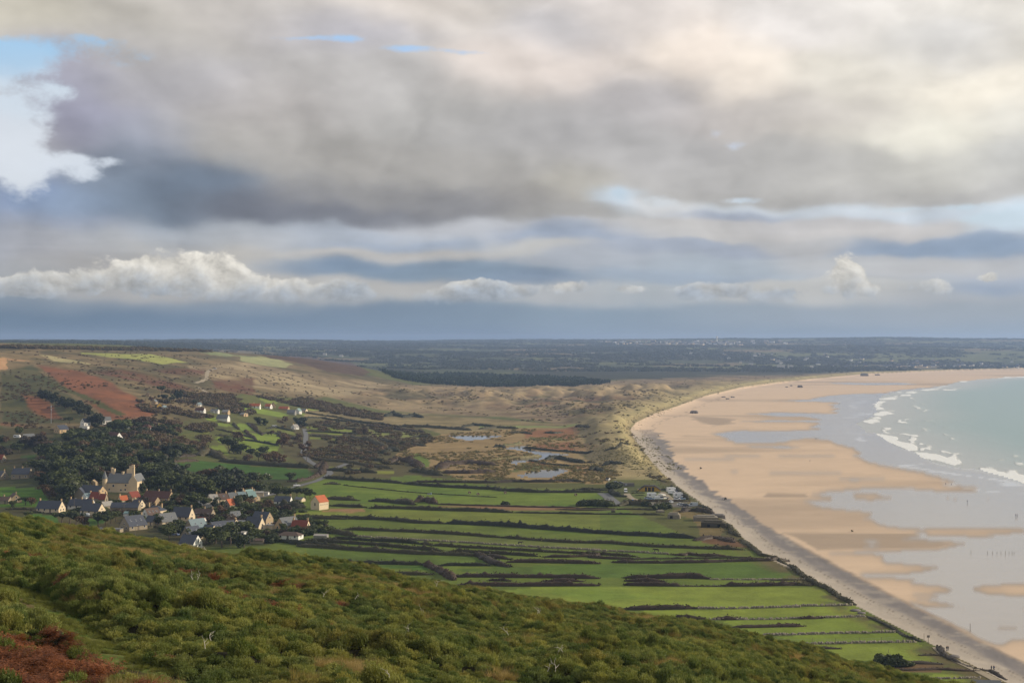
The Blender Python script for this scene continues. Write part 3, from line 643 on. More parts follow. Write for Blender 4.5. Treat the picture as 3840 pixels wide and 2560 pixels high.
piece('pasture', 0, M_GROUND); piece('hillside', 1, M_GROUND); piece('dunes', 2, M_GROUND)
piece('beach', 3, M_BEACH, wet=wet); piece('shingle_bank', 4, M_BEACH, wet=wet); piece('sea', 5, M_SEA, foam=foam)
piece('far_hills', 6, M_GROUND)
for i in (7, 8, 9): piece('pond', i, M_POND)
# ------------------------------------------------------------------ the heath slope we stand on
F1 = crop(0, 1900, .4252); F2 = crop(1000, 2000, .4252)
CREST = [(-900,1850),(-400,1895),(0,1965),(200,2000),(400,2030),(653,2066),(980,2108),(1150,2128),(1430,2174),(1711,2216),(1945,2250),(2202,2286),(2510,2340),(2723,2378),(2893,2430),(2995,2458),(3300,2520),(3600,2590),(3840,2650),(4600,2900)]
cr_u, cr_v = np.array(CREST, float).T; cr_v = cr_v + 12
kk = np.exp(-0.5*(np.arange(-20, 21)/8)**2); kk /= kk.sum()
cu_f = np.arange(-900, 4600, 10.0); cv_f = np.convolve(np.pad(np.interp(cu_f, cr_u, cr_v), 20, 'edge'), kk, 'valid')
YC = 170.0
PATH = F1(-400,560, 0,655, 180,705, 430,765, 540,870, 760,1000, 1050,1200, 1300,1350, 1650,1490, 1500,1500, 1150,1440, 950,1400, 800,1290, 650,1170, 480,1050, 300,950, 150,830, 0,760, -400,640)
def heath_base(x, y):
    u = 1920+F*x/np.maximum(y, 1.0)
    dep = (np.interp(u, cu_f, cv_f)-HV)/F
    z = 87.14 - y*(dep-.0462) - 0.0032*np.maximum(y-YC, 0)**2
    return z + (fbm(x, y, 22, 3, .5, seed=71)-.5)*1.5*sstep(6, 30, y)*sstep(YC+40, YC-10, y)
def mound(x, y):
    """height of the scrub's own hummocks, nothing on the path"""
    return .50*sstep(.36, .66, fbm(x*.75, y, 4.2, 4, .6, seed=77)) + .75*sstep(.35, .68, fbm(x*.8, y, 13, 3, .5, seed=78))
def heath_z(x, y):
    x = np.asarray(x, float); y = np.asarray(y, float); z = heath_base(x, y)
    u = 1920+F*x/np.maximum(y, 1.0); vb = HV+F*(EYE-z)/np.maximum(y, 1.0)
    off = np.ones(np.shape(x))
    m = np.atleast_1d((u < 1000) & (vb > 2100)); xa, ua, va = np.atleast_1d(x), np.atleast_1d(u), np.atleast_1d(vb); oa = np.atleast_1d(off)
    if m.any():
        d = pdist(ua[m], va[m], PATH, True); ins = inpoly(ua[m], va[m], PATH); oa[m] = np.where(ins, 0, sstep(0, 60, d))
    return z + mound(x, y)*oa.reshape(np.shape(x)) + (fbm(x, y, 6, 3, .5, seed=72)-.5)*.3
hx_u = np.linspace(-700, 4500, 560); hy = np.concatenate([np.linspace(30, YC+15, 330), np.linspace(YC+18, 330, 50)])
HU, HY = np.meshgrid(hx_u, hy, indexing='ij'); HX = (HU-1920)/F*HY; HZ = heath_z(HX, HY)
HZ = np.maximum(HZ, -3)
hv = HV+F*(EYE-HZ)/HY
BRK = F1(-400,1150, 0,1200, 200,1210, 450,1265, 640,1340, 780,1330, 960,1430, 950,1700, -400,1700)
STRAW = [F2(380,392,520,394,850,448,1150,476,1400,535,1580,560,1450,580,1300,555,1000,485,700,442,400,408), F2(560,1150,900,1170,920,1250,640,1255), B3(780,490,1080,530,1060,560,800,520), B3(920,920,1300,925,1290,990,930,975), B3(2190,840,2420,880,2350,915,2220,880), B3(1470,870,1610,890,1560,915),
         F1(1000,380,1350,400,1330,470,1180,470), F1(780,570,880,570,850,612), F1(1600,430,1670,430,1640,490), F1(60,590,300,590,300,660,60,670), F1(560,805,700,810,820,880,700,905,580,860), F2(1740,930,1880,950,1850,990,1740,980), F2(1960,1240,2150,1230,2200,1317,1980,1317), F2(300,1120,520,1130,560,1190,420,1180), F2(0,500,90,520,40,560), B3(770,660,880,680,830,720)]
nzP = fbm(HX, HY, 3, 3, seed=73)-.5
onpath = inpoly(HU+nzP*40, hv+nzP*25, PATH)
hc = np.empty(HU.shape+(3,)); hc[:] = lin((38, 36, 22))
hc[inpoly(HU, hv, BRK)] = lin((78, 48, 28))
t_ = sstep(.45, .6, fbm(HX, HY, 1.6, 3, seed=75))[..., None]
hc = np.where(onpath[..., None], lin((74, 90, 36))*(1-t_)+lin((92, 92, 50))*t_, hc)
rut = F1(0,760,150,790,300,900,480,1020,600,1110,700,1180,850,1290)
rt = sstep(10, 3, pdist(HU+nzP*12, hv+nzP*8, rut))[..., None]; hc = hc*(1-rt)+lin((92, 78, 54))*rt
hc *= (1+(fbm(HX, HY, .8, 3, seed=74)-.5)*.5)[..., None]
hidx = np.arange(HU.size).reshape(HU.shape)
HQ = np.stack([hidx[:-1, :-1], hidx[1:, :-1], hidx[1:, 1:], hidx[:-1, 1:]], -1).reshape(-1, 4); HP = np.stack([HX, HY, HZ], -1).reshape(-1, 3)
def hpiece(name, m):
    f = HQ[m[:-1, :-1].reshape(-1)]; used = np.unique(f); mp = np.zeros(HU.size, np.int64); mp[used] = np.arange(len(used))
    tag(link(name, npmesh(name, HP[used], mp[f], M_GROUND, True, hc.reshape(-1, 3)[used])), kind='structure')
hpiece('heath_slope', ~onpath); hpiece('grass_path', onpath)

# ------------------------------------------------------------------ leaves
def foliage(name, c1, c2, tint=None, trans=.25, rough=.6):
    """leaf material; colours vary from bush to bush and leaf to leaf"""
    m, nt, b = newmat(name)
    oi = nt.nodes.new('ShaderNodeObjectInfo'); r = S(nt, oi.outputs['Random'])
    p = pos(nt); n1 = noise(nt, p, 1.1, 3, .6); n2 = noise(nt, p, 7.0, 2, .6)
    f = (r*.5+n1*.6-.05).ss(.15, .85)
    c = mixc(nt, f, tuple(c1), tuple(c2))
    if tint:
        a = attr(nt, 'tint'); a.attribute_type = 'INSTANCER'
        c = vmath(nt, 'MULTIPLY', c, S(nt, a.outputs['Vector']))
    c = vmath(nt, 'SCALE', c, (n2-.5)*.7+1.0)
    nt.links.new(c.k, b.inputs['Base Color']); b.inputs['Roughness'].default_value = rough
    if trans:
        tr = nt.nodes.new('ShaderNodeBsdfTranslucent'); nt.links.new(vmath(nt, 'MULTIPLY', c, (1.3, 1.25, .6)).k, tr.inputs[0])
        mx = nt.nodes.new('ShaderNodeMixShader'); mx.inputs[0].default_value = trans
        nt.links.new(b.outputs[0], mx.inputs[1]); nt.links.new(tr.outputs[0], mx.inputs[2])
        nt.links.new(mx.outputs[0], nt.nodes['Material Output'].inputs[0])
    return m
M_GORSE = foliage('gorse_leaf', lin((86, 104, 52)), lin((144, 148, 86)), True)
M_STRAW = foliage('straw', lin((170, 148, 104)), lin((134, 120, 78)), True, .3)
M_BRACK = foliage('dead_bracken', lin((140, 88, 54)), lin((108, 66, 42)), True, .3)
def tri_blades(base, tip, w, r):
    """one thin triangle per blade"""
    n = len(base); d = tip-base
    side = np.cross(d, r.normal(size=(n, 3))); side /= np.linalg.norm(side, axis=1)[:, None]+1e-9
    V = np.stack([base-side*w, base+side*w, tip], 1).reshape(-1, 3)
    return V, np.arange(3*n).reshape(n, 3)
def gorse_proto(seed, n=150, R=.62, H=.55):
    r = np.random.default_rng(seed)
    th = r.random(n)*2*pi; rad = np.sqrt(r.random(n))*R*(.75+.5*r.random(n))
    px, py = rad*np.cos(th), rad*np.sin(th); pz = H*np.sqrt(np.clip(1-(rad/(R*1.3))**2, 0, 1))*(.75+.45*r.random(n))
    top = np.stack([px, py, pz], 1)
    dirn = np.stack([px*.9, py*.9, np.full(n, .75)], 1)+r.normal(size=(n, 3))*.22; dirn /= np.linalg.norm(dirn, axis=1)[:, None]
    VV, FF = [], []; off = 0
    L = .20+.14*r.random(n)
    for k in range(9):
        t = k/8.0*.85
        b0 = top - dirn*(L*(.45-t))[:, None]
        dd = dirn*.55+r.normal(size=(n, 3))*.55; dd /= np.linalg.norm(dd, axis=1)[:, None]
        V, f = tri_blades(b0, b0+dd*(.13*(1-.4*t))*(.8+.4*r.random(n))[:, None]*1.0, .021, r)
        VV.append(V); FF.append(f+off); off += len(V)
    V, f = tri_blades(top-dirn*(L*.6)[:, None], top+dirn*(L*.75)[:, None], .018, r); VV.append(V); FF.append(f+off); off += len(V)
    # inner shade of stems and old needles
    m = 90; th = r.random(m)*2*pi; rad = np.sqrt(r.random(m))*R*.9
    b0 = np.stack([rad*np.cos(th), rad*np.sin(th), r.random(m)*H*.5], 1); tp = b0+r.normal(size=(m, 3))*.10+[0, 0, .22]
    V, f = tri_blades(b0, tp, .05, r); VV.append(V); FF.append(f+off)
    return np.concatenate(VV), np.concatenate(FF)
def straw_proto(seed, n=120, R=.28, H=.5):
    r = np.random.default_rng(seed); th = r.random(n)*2*pi; rad = np.sqrt(r.random(n))*R
    b0 = np.stack([rad*np.cos(th), rad*np.sin(th), np.zeros(n)], 1)
    tp = b0+np.stack([rad*np.cos(th)*.5-.10, rad*np.sin(th)*.5, H*(.5+.6*r.random(n))], 1)+r.normal(size=(n, 3))*.06
    return tri_blades(b0, tp, .007, r)
def bracken_proto(seed, n=26):
    r = np.random.default_rng(seed); VV, FF = [], []; off = 0
    for i in range(n):
        a = r.random()*2*pi; L = .35+.25*r.random(); c0 = r.normal(size=3)*[.2, .2, .02]; c0[2] = abs(c0[2])
        for k in range(12):
            t = k/11; q = c0+np.array([cos(a)*L*t, sin(a)*L*t, .45*sin(t*2.2)*(.6+.5*r.random()/2)])
            for sgn in (-1, 1):
                s = np.array([-sin(a), cos(a), .15*r.normal()])*sgn*.15*(1-.75*t)+np.array([cos(a), sin(a), 0])*.04
                w = np.array([cos(a), sin(a), .3*r.normal()])*.02
                VV.append([q-w, q+w, q+s]); FF.append([off, off+1, off+2]); off += 3
    return np.concatenate(VV), np.array(FF)
def proto(name, VF, mat):
    me = npmesh(name, VF[0], VF[1], mat); return bpy.data.objects.new(name, me)
def scatter(name, protos, P, rot, scale, idx, tint=None, label=None, parent=None):
    """one 'stuff' object: the prototypes instanced on the points P"""
    if len(P) == 0: return
    c = bpy.data.collections.new(name+'_kinds')
    uq = sorted(set(protos), key=lambda q: q.name)
    for p in uq: c.objects.link(p)
    idx = np.array([uq.index(q) for q in protos])[np.asarray(idx, int)]
    me = bpy.data.meshes.new(name); me.vertices.add(len(P)); me.vertices.foreach_set('co', np.asarray(P, np.float32).ravel())
    def ad(n, t, f, arr):
        a = me.attributes.new(n, t, 'POINT'); a.data.foreach_set(f, arr)
    ad('rot', 'FLOAT_VECTOR', 'vector', np.asarray(rot, np.float32).ravel())
    sc = np.asarray(scale, np.float32); sc = np.repeat(sc[:, None], 3, 1) if sc.ndim == 1 else sc
    ad('scl', 'FLOAT_VECTOR', 'vector', sc.ravel())
    ad('which', 'INT', 'value', np.asarray(idx, np.int32))
    ad('tint', 'FLOAT_VECTOR', 'vector', np.asarray(tint if tint is not None else np.ones((len(P), 3)), np.float32).ravel())
    o = link(name, me, parent); tag(o, label=label, kind='stuff')
    ng = bpy.data.node_groups.new(name, 'GeometryNodeTree'); ng.interface.new_socket('Geometry', in_out='INPUT', socket_type='NodeSocketGeometry'); ng.interface.new_socket('Geometry', in_out='OUTPUT', socket_type='NodeSocketGeometry')
    N = ng.nodes.new; gi, go = N('NodeGroupInput'), N('NodeGroupOutput'); ip = N('GeometryNodeInstanceOnPoints'); ci = N('GeometryNodeCollectionInfo')
    ci.inputs['Collection'].default_value = c; ci.inputs['Separate Children'].default_value = True; ci.inputs['Reset Children'].default_value = True
    ip.inputs['Pick Instance'].default_value = True
    def na(n, t):
        q = N('GeometryNodeInputNamedAttribute'); q.data_type = t; q.inputs[0].default_value = n
        return [k for k in q.outputs if k.enabled and k.name == 'Attribute'][0]
    Lk = ng.links.new
    Lk(gi.outputs[0], ip.inputs['Points']); Lk(ci.outputs[0], ip.inputs['Instance']); Lk(na('which', 'INT'), ip.inputs['Instance Index'])
    er = N('FunctionNodeEulerToRotation'); Lk(na('rot', 'FLOAT_VECTOR'), er.inputs[0]); Lk(er.outputs[0], ip.inputs['Rotation']); Lk(na('scl', 'FLOAT_VECTOR'), ip.inputs['Scale'])
    Lk(ip.outputs[0], go.inputs[0])
    md = o.modifiers.new('scatter', 'NODES'); md.node_group = ng
    return o
def spots(n, y0, y1, power=1.0):
    """random ground points of the heath, a little denser near the eye"""
    u = rng.uniform(-500, 4100, n); y = y0+(y1-y0)*np.sqrt(rng.random(n))**power
    x = (u-1920)/F*y
    return x, y, u
GP = [proto('gorse_%s' % w, gorse_proto(100+i, R=.62+.06*i), M_GORSE) for i, w in enumerate(('low', 'round', 'wide', 'tall'))]
SP = [proto('straw_%s' % w, straw_proto(200+i), M_STRAW) for i, w in enumerate(('tuft', 'clump', 'fan'))]
BP = [proto('frond_%s' % w, bracken_proto(300+i), M_BRACK) for i, w in enumerate(('cluster', 'spray'))]
def heath_cover():
    x, y, u = spots(125000, 40, YC+26, .95)
    z = heath_z(x, y); vv = HV+F*(EYE-z)/y
    k = (vv < 2760) & (u > -450) & (u < 4050)
    x, y, z, u, vv = (q[k] for q in (x, y, z, u, vv))
    jn = fbm(x, y, 3, 3, seed=73)-.5
    pk = 34.0/y*60; path = inpoly(u+jn*40, vv+jn*25-8, PATH) | inpoly(u+jn*40, vv+jn*25-pk*.45, PATH) | inpoly(u+jn*40, vv+jn*25-pk*.9, PATH); brk = inpoly(u+jn*120, vv+jn*60, BRK)
    st = np.zeros(x.shape, bool)
    for p in STRAW: st |= inpoly(u+jn*50, vv+jn*14, p)
    cv = np.interp(u, cu_f, cv_f)
    big = fbm(x, y, 9, 4, .6, seed=81); med = fbm(x, y, 2.6, 3, .55, seed=82); pat = fbm(x, y, 15, 4, .55, seed=83)
    strawy = st | ((pat > .69) & (med > .54)) | ((vv < cv+70) & (med > .66))
    rusty = (fbm(x, y, 5, 4, .6, seed=84) > .69) & (vv > cv+70) & (u < 1300)
    g = ~path & ~st & ~(brk & (med < .60)) & ~(strawy & (rng.random(x.shape) < .75)) & ~(rusty & (rng.random(x.shape) < .5))
    def place(k, fz, sc, jit=.3):
        n = k.sum(); rot = np.stack([rng.normal(0, .12, n), rng.normal(0, .12, n), rng.random(n)*2*pi], 1)
        return np.stack([x[k], y[k], z[k]+fz], 1), rot, sc*(1+jit*rng.uniform(-1, 1, n))
    mo = mound(x, y); hgt = (.40+.20*sstep(.3, 1.0, mo)+.25*sstep(.45, .75, med))*rng.uniform(.55, 1.7, x.shape)
    P, R, s = place(g, -.05, 1.0, .5); s = s[:, None]*np.stack([.47+0*hgt[g], .47+0*hgt[g], hgt[g]*.92], 1)
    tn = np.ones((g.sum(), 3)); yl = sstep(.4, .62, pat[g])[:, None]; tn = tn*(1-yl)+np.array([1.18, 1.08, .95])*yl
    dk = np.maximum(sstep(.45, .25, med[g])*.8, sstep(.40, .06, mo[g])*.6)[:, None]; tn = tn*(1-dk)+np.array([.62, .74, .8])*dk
    br = sstep(.58, .74, fbm(x, y, 7, 4, .6, seed=85)[g])[:, None]*.8; tn = tn*(1-br)+np.array([1.0, .78, .66])*br
    tn *= (1+.16*rng.uniform(-1, 1, g.sum()))[:, None]
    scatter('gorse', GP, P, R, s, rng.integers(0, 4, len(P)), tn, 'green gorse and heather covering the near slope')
    sg = ~path & strawy & ~brk
    xs = np.repeat(x[sg], 2)+rng.normal(0, .3, 2*sg.sum()); ysr = np.repeat(y[sg], 2)+rng.normal(0, .3, 2*sg.sum())
    P = np.stack([xs, ysr, heath_z(xs, ysr)], 1); n = len(P)
    tn = np.ones((n, 3))*(1+.2*rng.uniform(-1, 1, n))[:, None]; tn[np.repeat(~st[sg], 2)] *= (.72, .78, .62)
    hs = np.repeat(np.where(st[sg], .9, 1.15), 2)
    scatter('dry_grass', SP, P, np.stack([rng.normal(0, .15, n), rng.normal(0, .15, n), rng.random(n)*6.28], 1), hs*rng.uniform(.7, 1.3, n), rng.integers(0, 3, n), tn, 'pale dry grass between the gorse')
    bg = (~path) & ((brk & (med < .64)) | rusty)
    P, R, s = place(bg, 0, .95)
    xs = np.concatenate([P[:, 0], P[:, 0]+rng.normal(0, .35, len(P))]); ysr = np.concatenate([P[:, 1], P[:, 1]+rng.normal(0, .35, len(P))])
    P = np.stack([xs, ysr, heath_z(xs, ysr)+.1], 1); n = len(P)
    scatter('bracken', BP, P, np.stack([rng.normal(0, .2, n), rng.normal(0, .2, n), rng.random(n)*6.28], 1), rng.uniform(.6, 1.1, n), rng.integers(0, 2, n), np.ones((n, 3))*rng.uniform(.7, 1.35, n)[:, None], 'rust brown bracken by the grass path')
    # short turf on the path
    xp = rng.uniform(-48, -8, 110000); yp = rng.uniform(42, 140, 110000); zp = heath_z(xp, yp); up = 1920+F*xp/yp; vp = HV+F*(EYE-zp)/yp
    jn = fbm(xp, yp, 3, 3, seed=73)-.5
    k = inpoly(up+jn*40, vp+jn*25, PATH) & (fbm(xp, yp, 1.2, 3, seed=86) > .42); n = int(k.sum())
    tn = np.array([.5, .72, .4])*rng.uniform(.6, 1.3, n)[:, None]
    scatter('path_turf', SP[:2], np.stack([xp, yp, zp], 1)[k], np.stack([0*xp[k], 0*xp[k], rng.random(n)*6.28], 1), rng.uniform(.22, .45, n), rng.integers(0, 2, n), tn, 'short green turf on the grass path')
heath_cover()
# ------------------------------------------------------------------ trees, shrubs, hedges
M_BARK = plain('bark', lin((88, 76, 64)), .9, .3, 3)
M_TREE = {k: foliage('leaf_'+k, lin(a), lin(b), False, .15) for k, a, b in (
    ('dark', (50, 58, 32), (80, 88, 46)), ('green', (58, 70, 34), (84, 90, 44)), ('brown', (104, 80, 58), (84, 68, 46)), ('conifer', (36, 44, 30), (58, 64, 40)),
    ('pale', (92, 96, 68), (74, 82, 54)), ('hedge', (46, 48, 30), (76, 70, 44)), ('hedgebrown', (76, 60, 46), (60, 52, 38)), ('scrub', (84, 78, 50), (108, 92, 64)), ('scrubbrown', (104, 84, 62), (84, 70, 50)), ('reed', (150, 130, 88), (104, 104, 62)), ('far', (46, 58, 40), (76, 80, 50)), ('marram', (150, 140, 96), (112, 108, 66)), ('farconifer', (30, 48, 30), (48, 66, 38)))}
def crown_proto(seed, kind='round', n=900, leaf=.42):
    """leaf faces spread over a heap of lobes; unit tree 8 m tall"""
    r = np.random.default_rng(seed)
    if kind == 'round': L = [(r.normal(0, 1.3), r.normal(0, 1.3), 4.6+r.normal(0, 1.1), 1.3+.6*r.random()) for _ in range(11)]+[(0, 0, 4.6, 2.0)]
    elif kind == 'flat': L = [(r.normal(0, 2.0)+.5, r.normal(0, 1.6), 5.8+r.normal(0, .55), 1.0+.5*r.random()) for _ in range(12)]+[(0, 0, 4.6, 1.3), (1.0, 0, 5.2, 1.4)]
    elif kind == 'tall': L = [(r.normal(0, .7), r.normal(0, .7), 2.2+i*.55, 1.25-.06*i) for i in range(11)]
    elif kind == 'bush': L = [(r.normal(0, 1.2), r.normal(0, 1.2), 1.3+r.normal(0, .5), 1.0+.5*r.random()) for _ in range(9)]
    else: L = [(r.normal(0, 1.4), r.normal(0, 1.4), 3.8+r.normal(0, 1.4), .9+.5*r.random()) for _ in range(13)]
    L = np.array(L); w = L[:, 3]**2; k = r.choice(len(L), n, p=w/w.sum())
    d = r.normal(size=(n, 3)); d[:, 2] = d[:, 2]*.9+.15; d /= np.linalg.norm(d, axis=1)[:, None]
    rr = L[k, 3]*(1-.35*r.random(n)**2)
    c = L[k, :3]+d*rr[:, None]*[1, 1, .85]
    nrm = d+r.normal(size=(n, 3))*.55; a = np.cross(nrm, r.normal(size=(n, 3))); a /= np.linalg.norm(a, axis=1)[:, None]; b = np.cross(nrm, a); b /= np.linalg.norm(b, axis=1)[:, None]
    s = leaf*(.6+.8*r.random(n))[:, None]
    V = np.stack([c-a*s-b*s*.6, c+a*s-b*s*.4, c+a*s*.3+b*s, c-a*s*.7+b*s*.7], 1).reshape(-1, 3)
    V[:, 2] = np.maximum(V[:, 2], .1)
    Fq = np.arange(4*n).reshape(n, 4)
    return V, Fq
def tube_mesh(name, pts, rads, mat, k=6):
    V, Fq = [], []
    for (p, r) in zip(pts, rads):
        for i in range(k): a = 2*pi*i/k; V.append((p[0]+r*cos(a), p[1]+r*sin(a), p[2]))
    for j in range(len(pts)-1):
        for i in range(k): Fq.append((j*k+i, j*k+(i+1) % k, (j+1)*k+(i+1) % k, (j+1)*k+i))
    return npmesh(name, V, Fq, mat, True)
TRUNKS = [tube_mesh('trunk', [(0, 0, -.6), (0, 0, 0), (.1, .05, 1.6), (.25, -.1, 3.2), (.1, .2, 4.8), (.2, .3, 6.0)], [.42, .34, .26, .2, .12, .04], M_BARK),
          tube_mesh('trunk', [(0, 0, -.6), (0, 0, 0), (-.2, .1, 1.5), (.3, .1, 3.2), (.9, 0, 5.0), (1.3, .2, 5.8)], [.36, .3, .24, .18, .12, .05], M_BARK)]
KIND = {}
def crowns(name, shapes, mat, leaf=.42, n=900):
    KIND[name] = [npmesh('crown', *crown_proto(hash_(name)+i, s, n, leaf), mat=M_TREE[mat]) for i, s in enumerate(shapes)]
def hash_(s): return sum(ord(c)*(i+7) for i, c in enumerate(s)) % 9973
crowns('dark', ('round', 'flat', 'round', 'flat'), 'dark'); crowns('green', ('round', 'round', 'loose'), 'green'); crowns('brown', ('loose', 'round', 'loose'), 'brown', .36, 700)
crowns('conifer', ('flat', 'round', 'tall'), 'conifer'); crowns('pale', ('loose', 'round'), 'pale'); crowns('bush', ('bush', 'bush', 'bush'), 'dark'); crowns('brownbush', ('bush', 'bush'), 'hedgebrown', .36, 700); crowns('greenbush', ('bush', 'bush'), 'green')
NAMES = {'dark': ('broadleaf_tree', 'tree'), 'green': ('broadleaf_tree', 'tree'), 'brown': ('bare_tree', 'tree'), 'conifer': ('cypress_tree', 'tree'), 'pale': ('willow_tree', 'tree'), 'bush': ('shrub', 'shrub'), 'brownbush': ('shrub', 'shrub'), 'greenbush': ('shrub', 'shrub')}
TREES = []; HOUSE_AT = []
def blocked(x, y, h):
    for (hx, hy, hr, deep) in HOUSE_AT:
        if abs(x-hx*y/hy) < hr*.85+h*.22 and -deep*(h/4.5) < y-hy < hr+1: return True
    return False
def tree(x, y, h, kind, label, group=None, force=False, z=None, wide=1.0):
    if not force and blocked(x, y, h): return None
    if len(TREES) > 640: return None
    z = T(x, y) if z is None else z
    nm, cat = NAMES[kind]; s = h/8.0 if cat == 'tree' else h/3.0
    e = bpy.data.objects.new(nm, None); COL.objects.link(e); e.empty_display_size = 1
    e.location = (x, y, z-.1); e.rotation_euler = (0, 0, random.random()*6.28); e.scale = (s*wide*random.uniform(.9, 1.15), s*wide*random.uniform(.9, 1.15), s)
    tag(e, label, cat, group)
    cr = random.choice(KIND[kind]); link('crown', cr, e)
    if cat == 'tree': link('trunk', random.choice(TRUNKS), e)
    TREES.append(e); return e
def grove(poly, n, kinds, h, label, group, spacing=5.0, wide=1.0):
    """individual trees standing in the part of the picture inside poly"""
    P = np.array(poly); got = []; tries = 0
    while len(got) < n and tries < n*30:
        tries += 1
        u, vv = random.uniform(P[:, 0].min(), P[:, 0].max()), random.uniform(P[:, 1].min(), P[:, 1].max())
        if not inpoly(np.array([u]), np.array([vv]), poly)[0]: continue
        x, y, z = G(u, vv)
        if any((x-a)**2+((y-b)*.8)**2 < spacing**2 for a, b in got): continue
        k = random.choice(kinds)
        if tree(x, y, random.uniform(*h), k, label[k] if isinstance(label, dict) else label, group[k] if isinstance(group, dict) else group, wide=wide) is not None: got.append((x, y))
def hedge(line, h=1.8, w=2.2, mat='hedge', label='', group=None, name='hedge', gap=0.0, dens=1.0, lump=.45, cat='hedge'):
    """an uneven bank of thorn and scrub following a line on the ground"""
    h, w = h*.72, w*.78
    W = [G(u, vv) for u, vv in line]; pts = []
    for (a, b) in zip(W[:-1], W[1:]):
        L = math.hypot(b[0]-a[0], b[1]-a[1]); n = max(1, int(L/1.3))
        for i in range(n): t = i/n; pts.append((a[0]+(b[0]-a[0])*t, a[1]+(b[1]-a[1])*t))
    pts.append(W[-1][:2]); P = np.array(pts); n = len(P)
    if n < 3: return
    sd = hash_(label+str(line[0][0]))
    r = np.random.default_rng(sd)
    d = np.gradient(P, axis=0); d /= np.linalg.norm(d, axis=1)[:, None]+1e-9; nr = np.stack([-d[:, 1], d[:, 0]], 1)
    s = np.arange(n)*1.3; e = sstep(0, 5, s)*sstep(0, 5, s[-1]-s)
    hh = h*(1-lump+2*lump*fbm(s, s*0+sd, 9, 4, .7, 3))*(.35+.65*e)*(1+.5*(r.random(n) > .93)); ww = w*(.7+.6*fbm(s, s*0+sd, 9, 2, .5, 5))*(.5+.5*e)
    if gap: hh = hh*(.25+.75*sstep(gap-.1, gap+.04, fbm(s, s*0+sd, 22, 3, .6, 6)))
    P = P+nr*((fbm(s, s*0+sd, 30, 2, .5, 7)-.5)*3)[:, None]
    z0 = T(P[:, 0], P[:, 1]); prof = [(-.5, -.2), (-.48, .45), (-.28, .85), (0, 1), (.28, .85), (.48, .45), (.5, -.2)]
    V = np.concatenate([np.stack([P[:, 0]+nr[:, 0]*ww*a*(1+.25*r.normal(size=n)), P[:, 1]+nr[:, 1]*ww*a, z0+hh*b*(1+.10*r.normal(size=n))], 1)[:, None] for a, b in prof], 1)
    m = len(prof); I = np.arange(n*m).reshape(n, m)
    Fq = np.stack([I[:-1, :-1], I[1:, :-1], I[1:, 1:], I[:-1, 1:]], -1).reshape(-1, 4)
    nl = int(n*16*dens); k = r.integers(0, n, nl); a = r.uniform(-.5, .5, nl)
    c = np.stack([P[k, 0]+nr[k, 0]*ww[k]*a+d[k, 0]*r.uniform(-.7, .7, nl), P[k, 1]+nr[k, 1]*ww[k]*a+d[k, 1]*r.uniform(-.7, .7, nl), z0[k]+hh[k]*(1-(2*a)**2*.55)*r.uniform(.35, 1.25, nl)], 1)
    q = r.normal(size=(nl, 2, 3))*.27*(1 if h > 1 else .6)
    LV = np.stack([c, c+q[:, 0], c+q[:, 0]*.6+q[:, 1], c+q[:, 1]*.9], 1).reshape(-1, 3)
    LF = np.arange(4*nl).reshape(nl, 4)+n*m
    me = npmesh(name, np.concatenate([V.reshape(-1, 3), LV]), np.concatenate([Fq, LF]), M_TREE[mat])
    o = link(name, me); tag(o, label, cat, group); return o
M_STONE = plain('field_stone', lin((132, 124, 108)), .9, .35, .9)
def stone_wall(line, h, label, group=None):
    """a dry stone wall: loose blocks laid along the line, those nearest as stones of their own"""
    W = [G(u, vv) for u, vv in line]; pts = []
    for (a, b) in zip(W[:-1], W[1:]):
        L = math.hypot(b[0]-a[0], b[1]-a[1]); n = max(1, int(L/.55))
        for i in range(n): t = i/n; pts.append((a[0]+(b[0]-a[0])*t, a[1]+(b[1]-a[1])*t, math.atan2(b[1]-a[1], b[0]-a[0])))
    r = random.Random(hash_(label)); V = []; Fq = []
    for (x, y, an) in pts:
        for row in range(2):
            if row and r.random() < .25: continue
            zz = T(x, y)+row*h*.5-.1; l, w, k = r.uniform(.25, .42), r.uniform(.2, .34), h*.5*r.uniform(.8, 1.25)
            a2 = an+r.uniform(-.4, .4); ox, oy = r.uniform(-.12, .12), r.uniform(-.12, .12); b = len(V)
            for dx, dy, dz in ((-1,-1,0),(1,-1,0),(1,1,0),(-1,1,0),(-.8,-.8,1),(.85,-.75,.95),(.8,.8,1.05),(-.75,.85,.95)):
                V.append((x+ox+(dx*l*cos(a2)-dy*w*sin(a2)), y+oy+(dx*l*sin(a2)+dy*w*cos(a2)), zz+dz*k))
            Fq += [(b,b+1,b+5,b+4),(b+1,b+2,b+6,b+5),(b+2,b+3,b+7,b+6),(b+3,b,b+4,b+7),(b+4,b+5,b+6,b+7)]
    o = link('dry_stone_wall', npmesh('dry_stone_wall', V, Fq, M_STONE)); tag(o, label, 'stone wall', group)
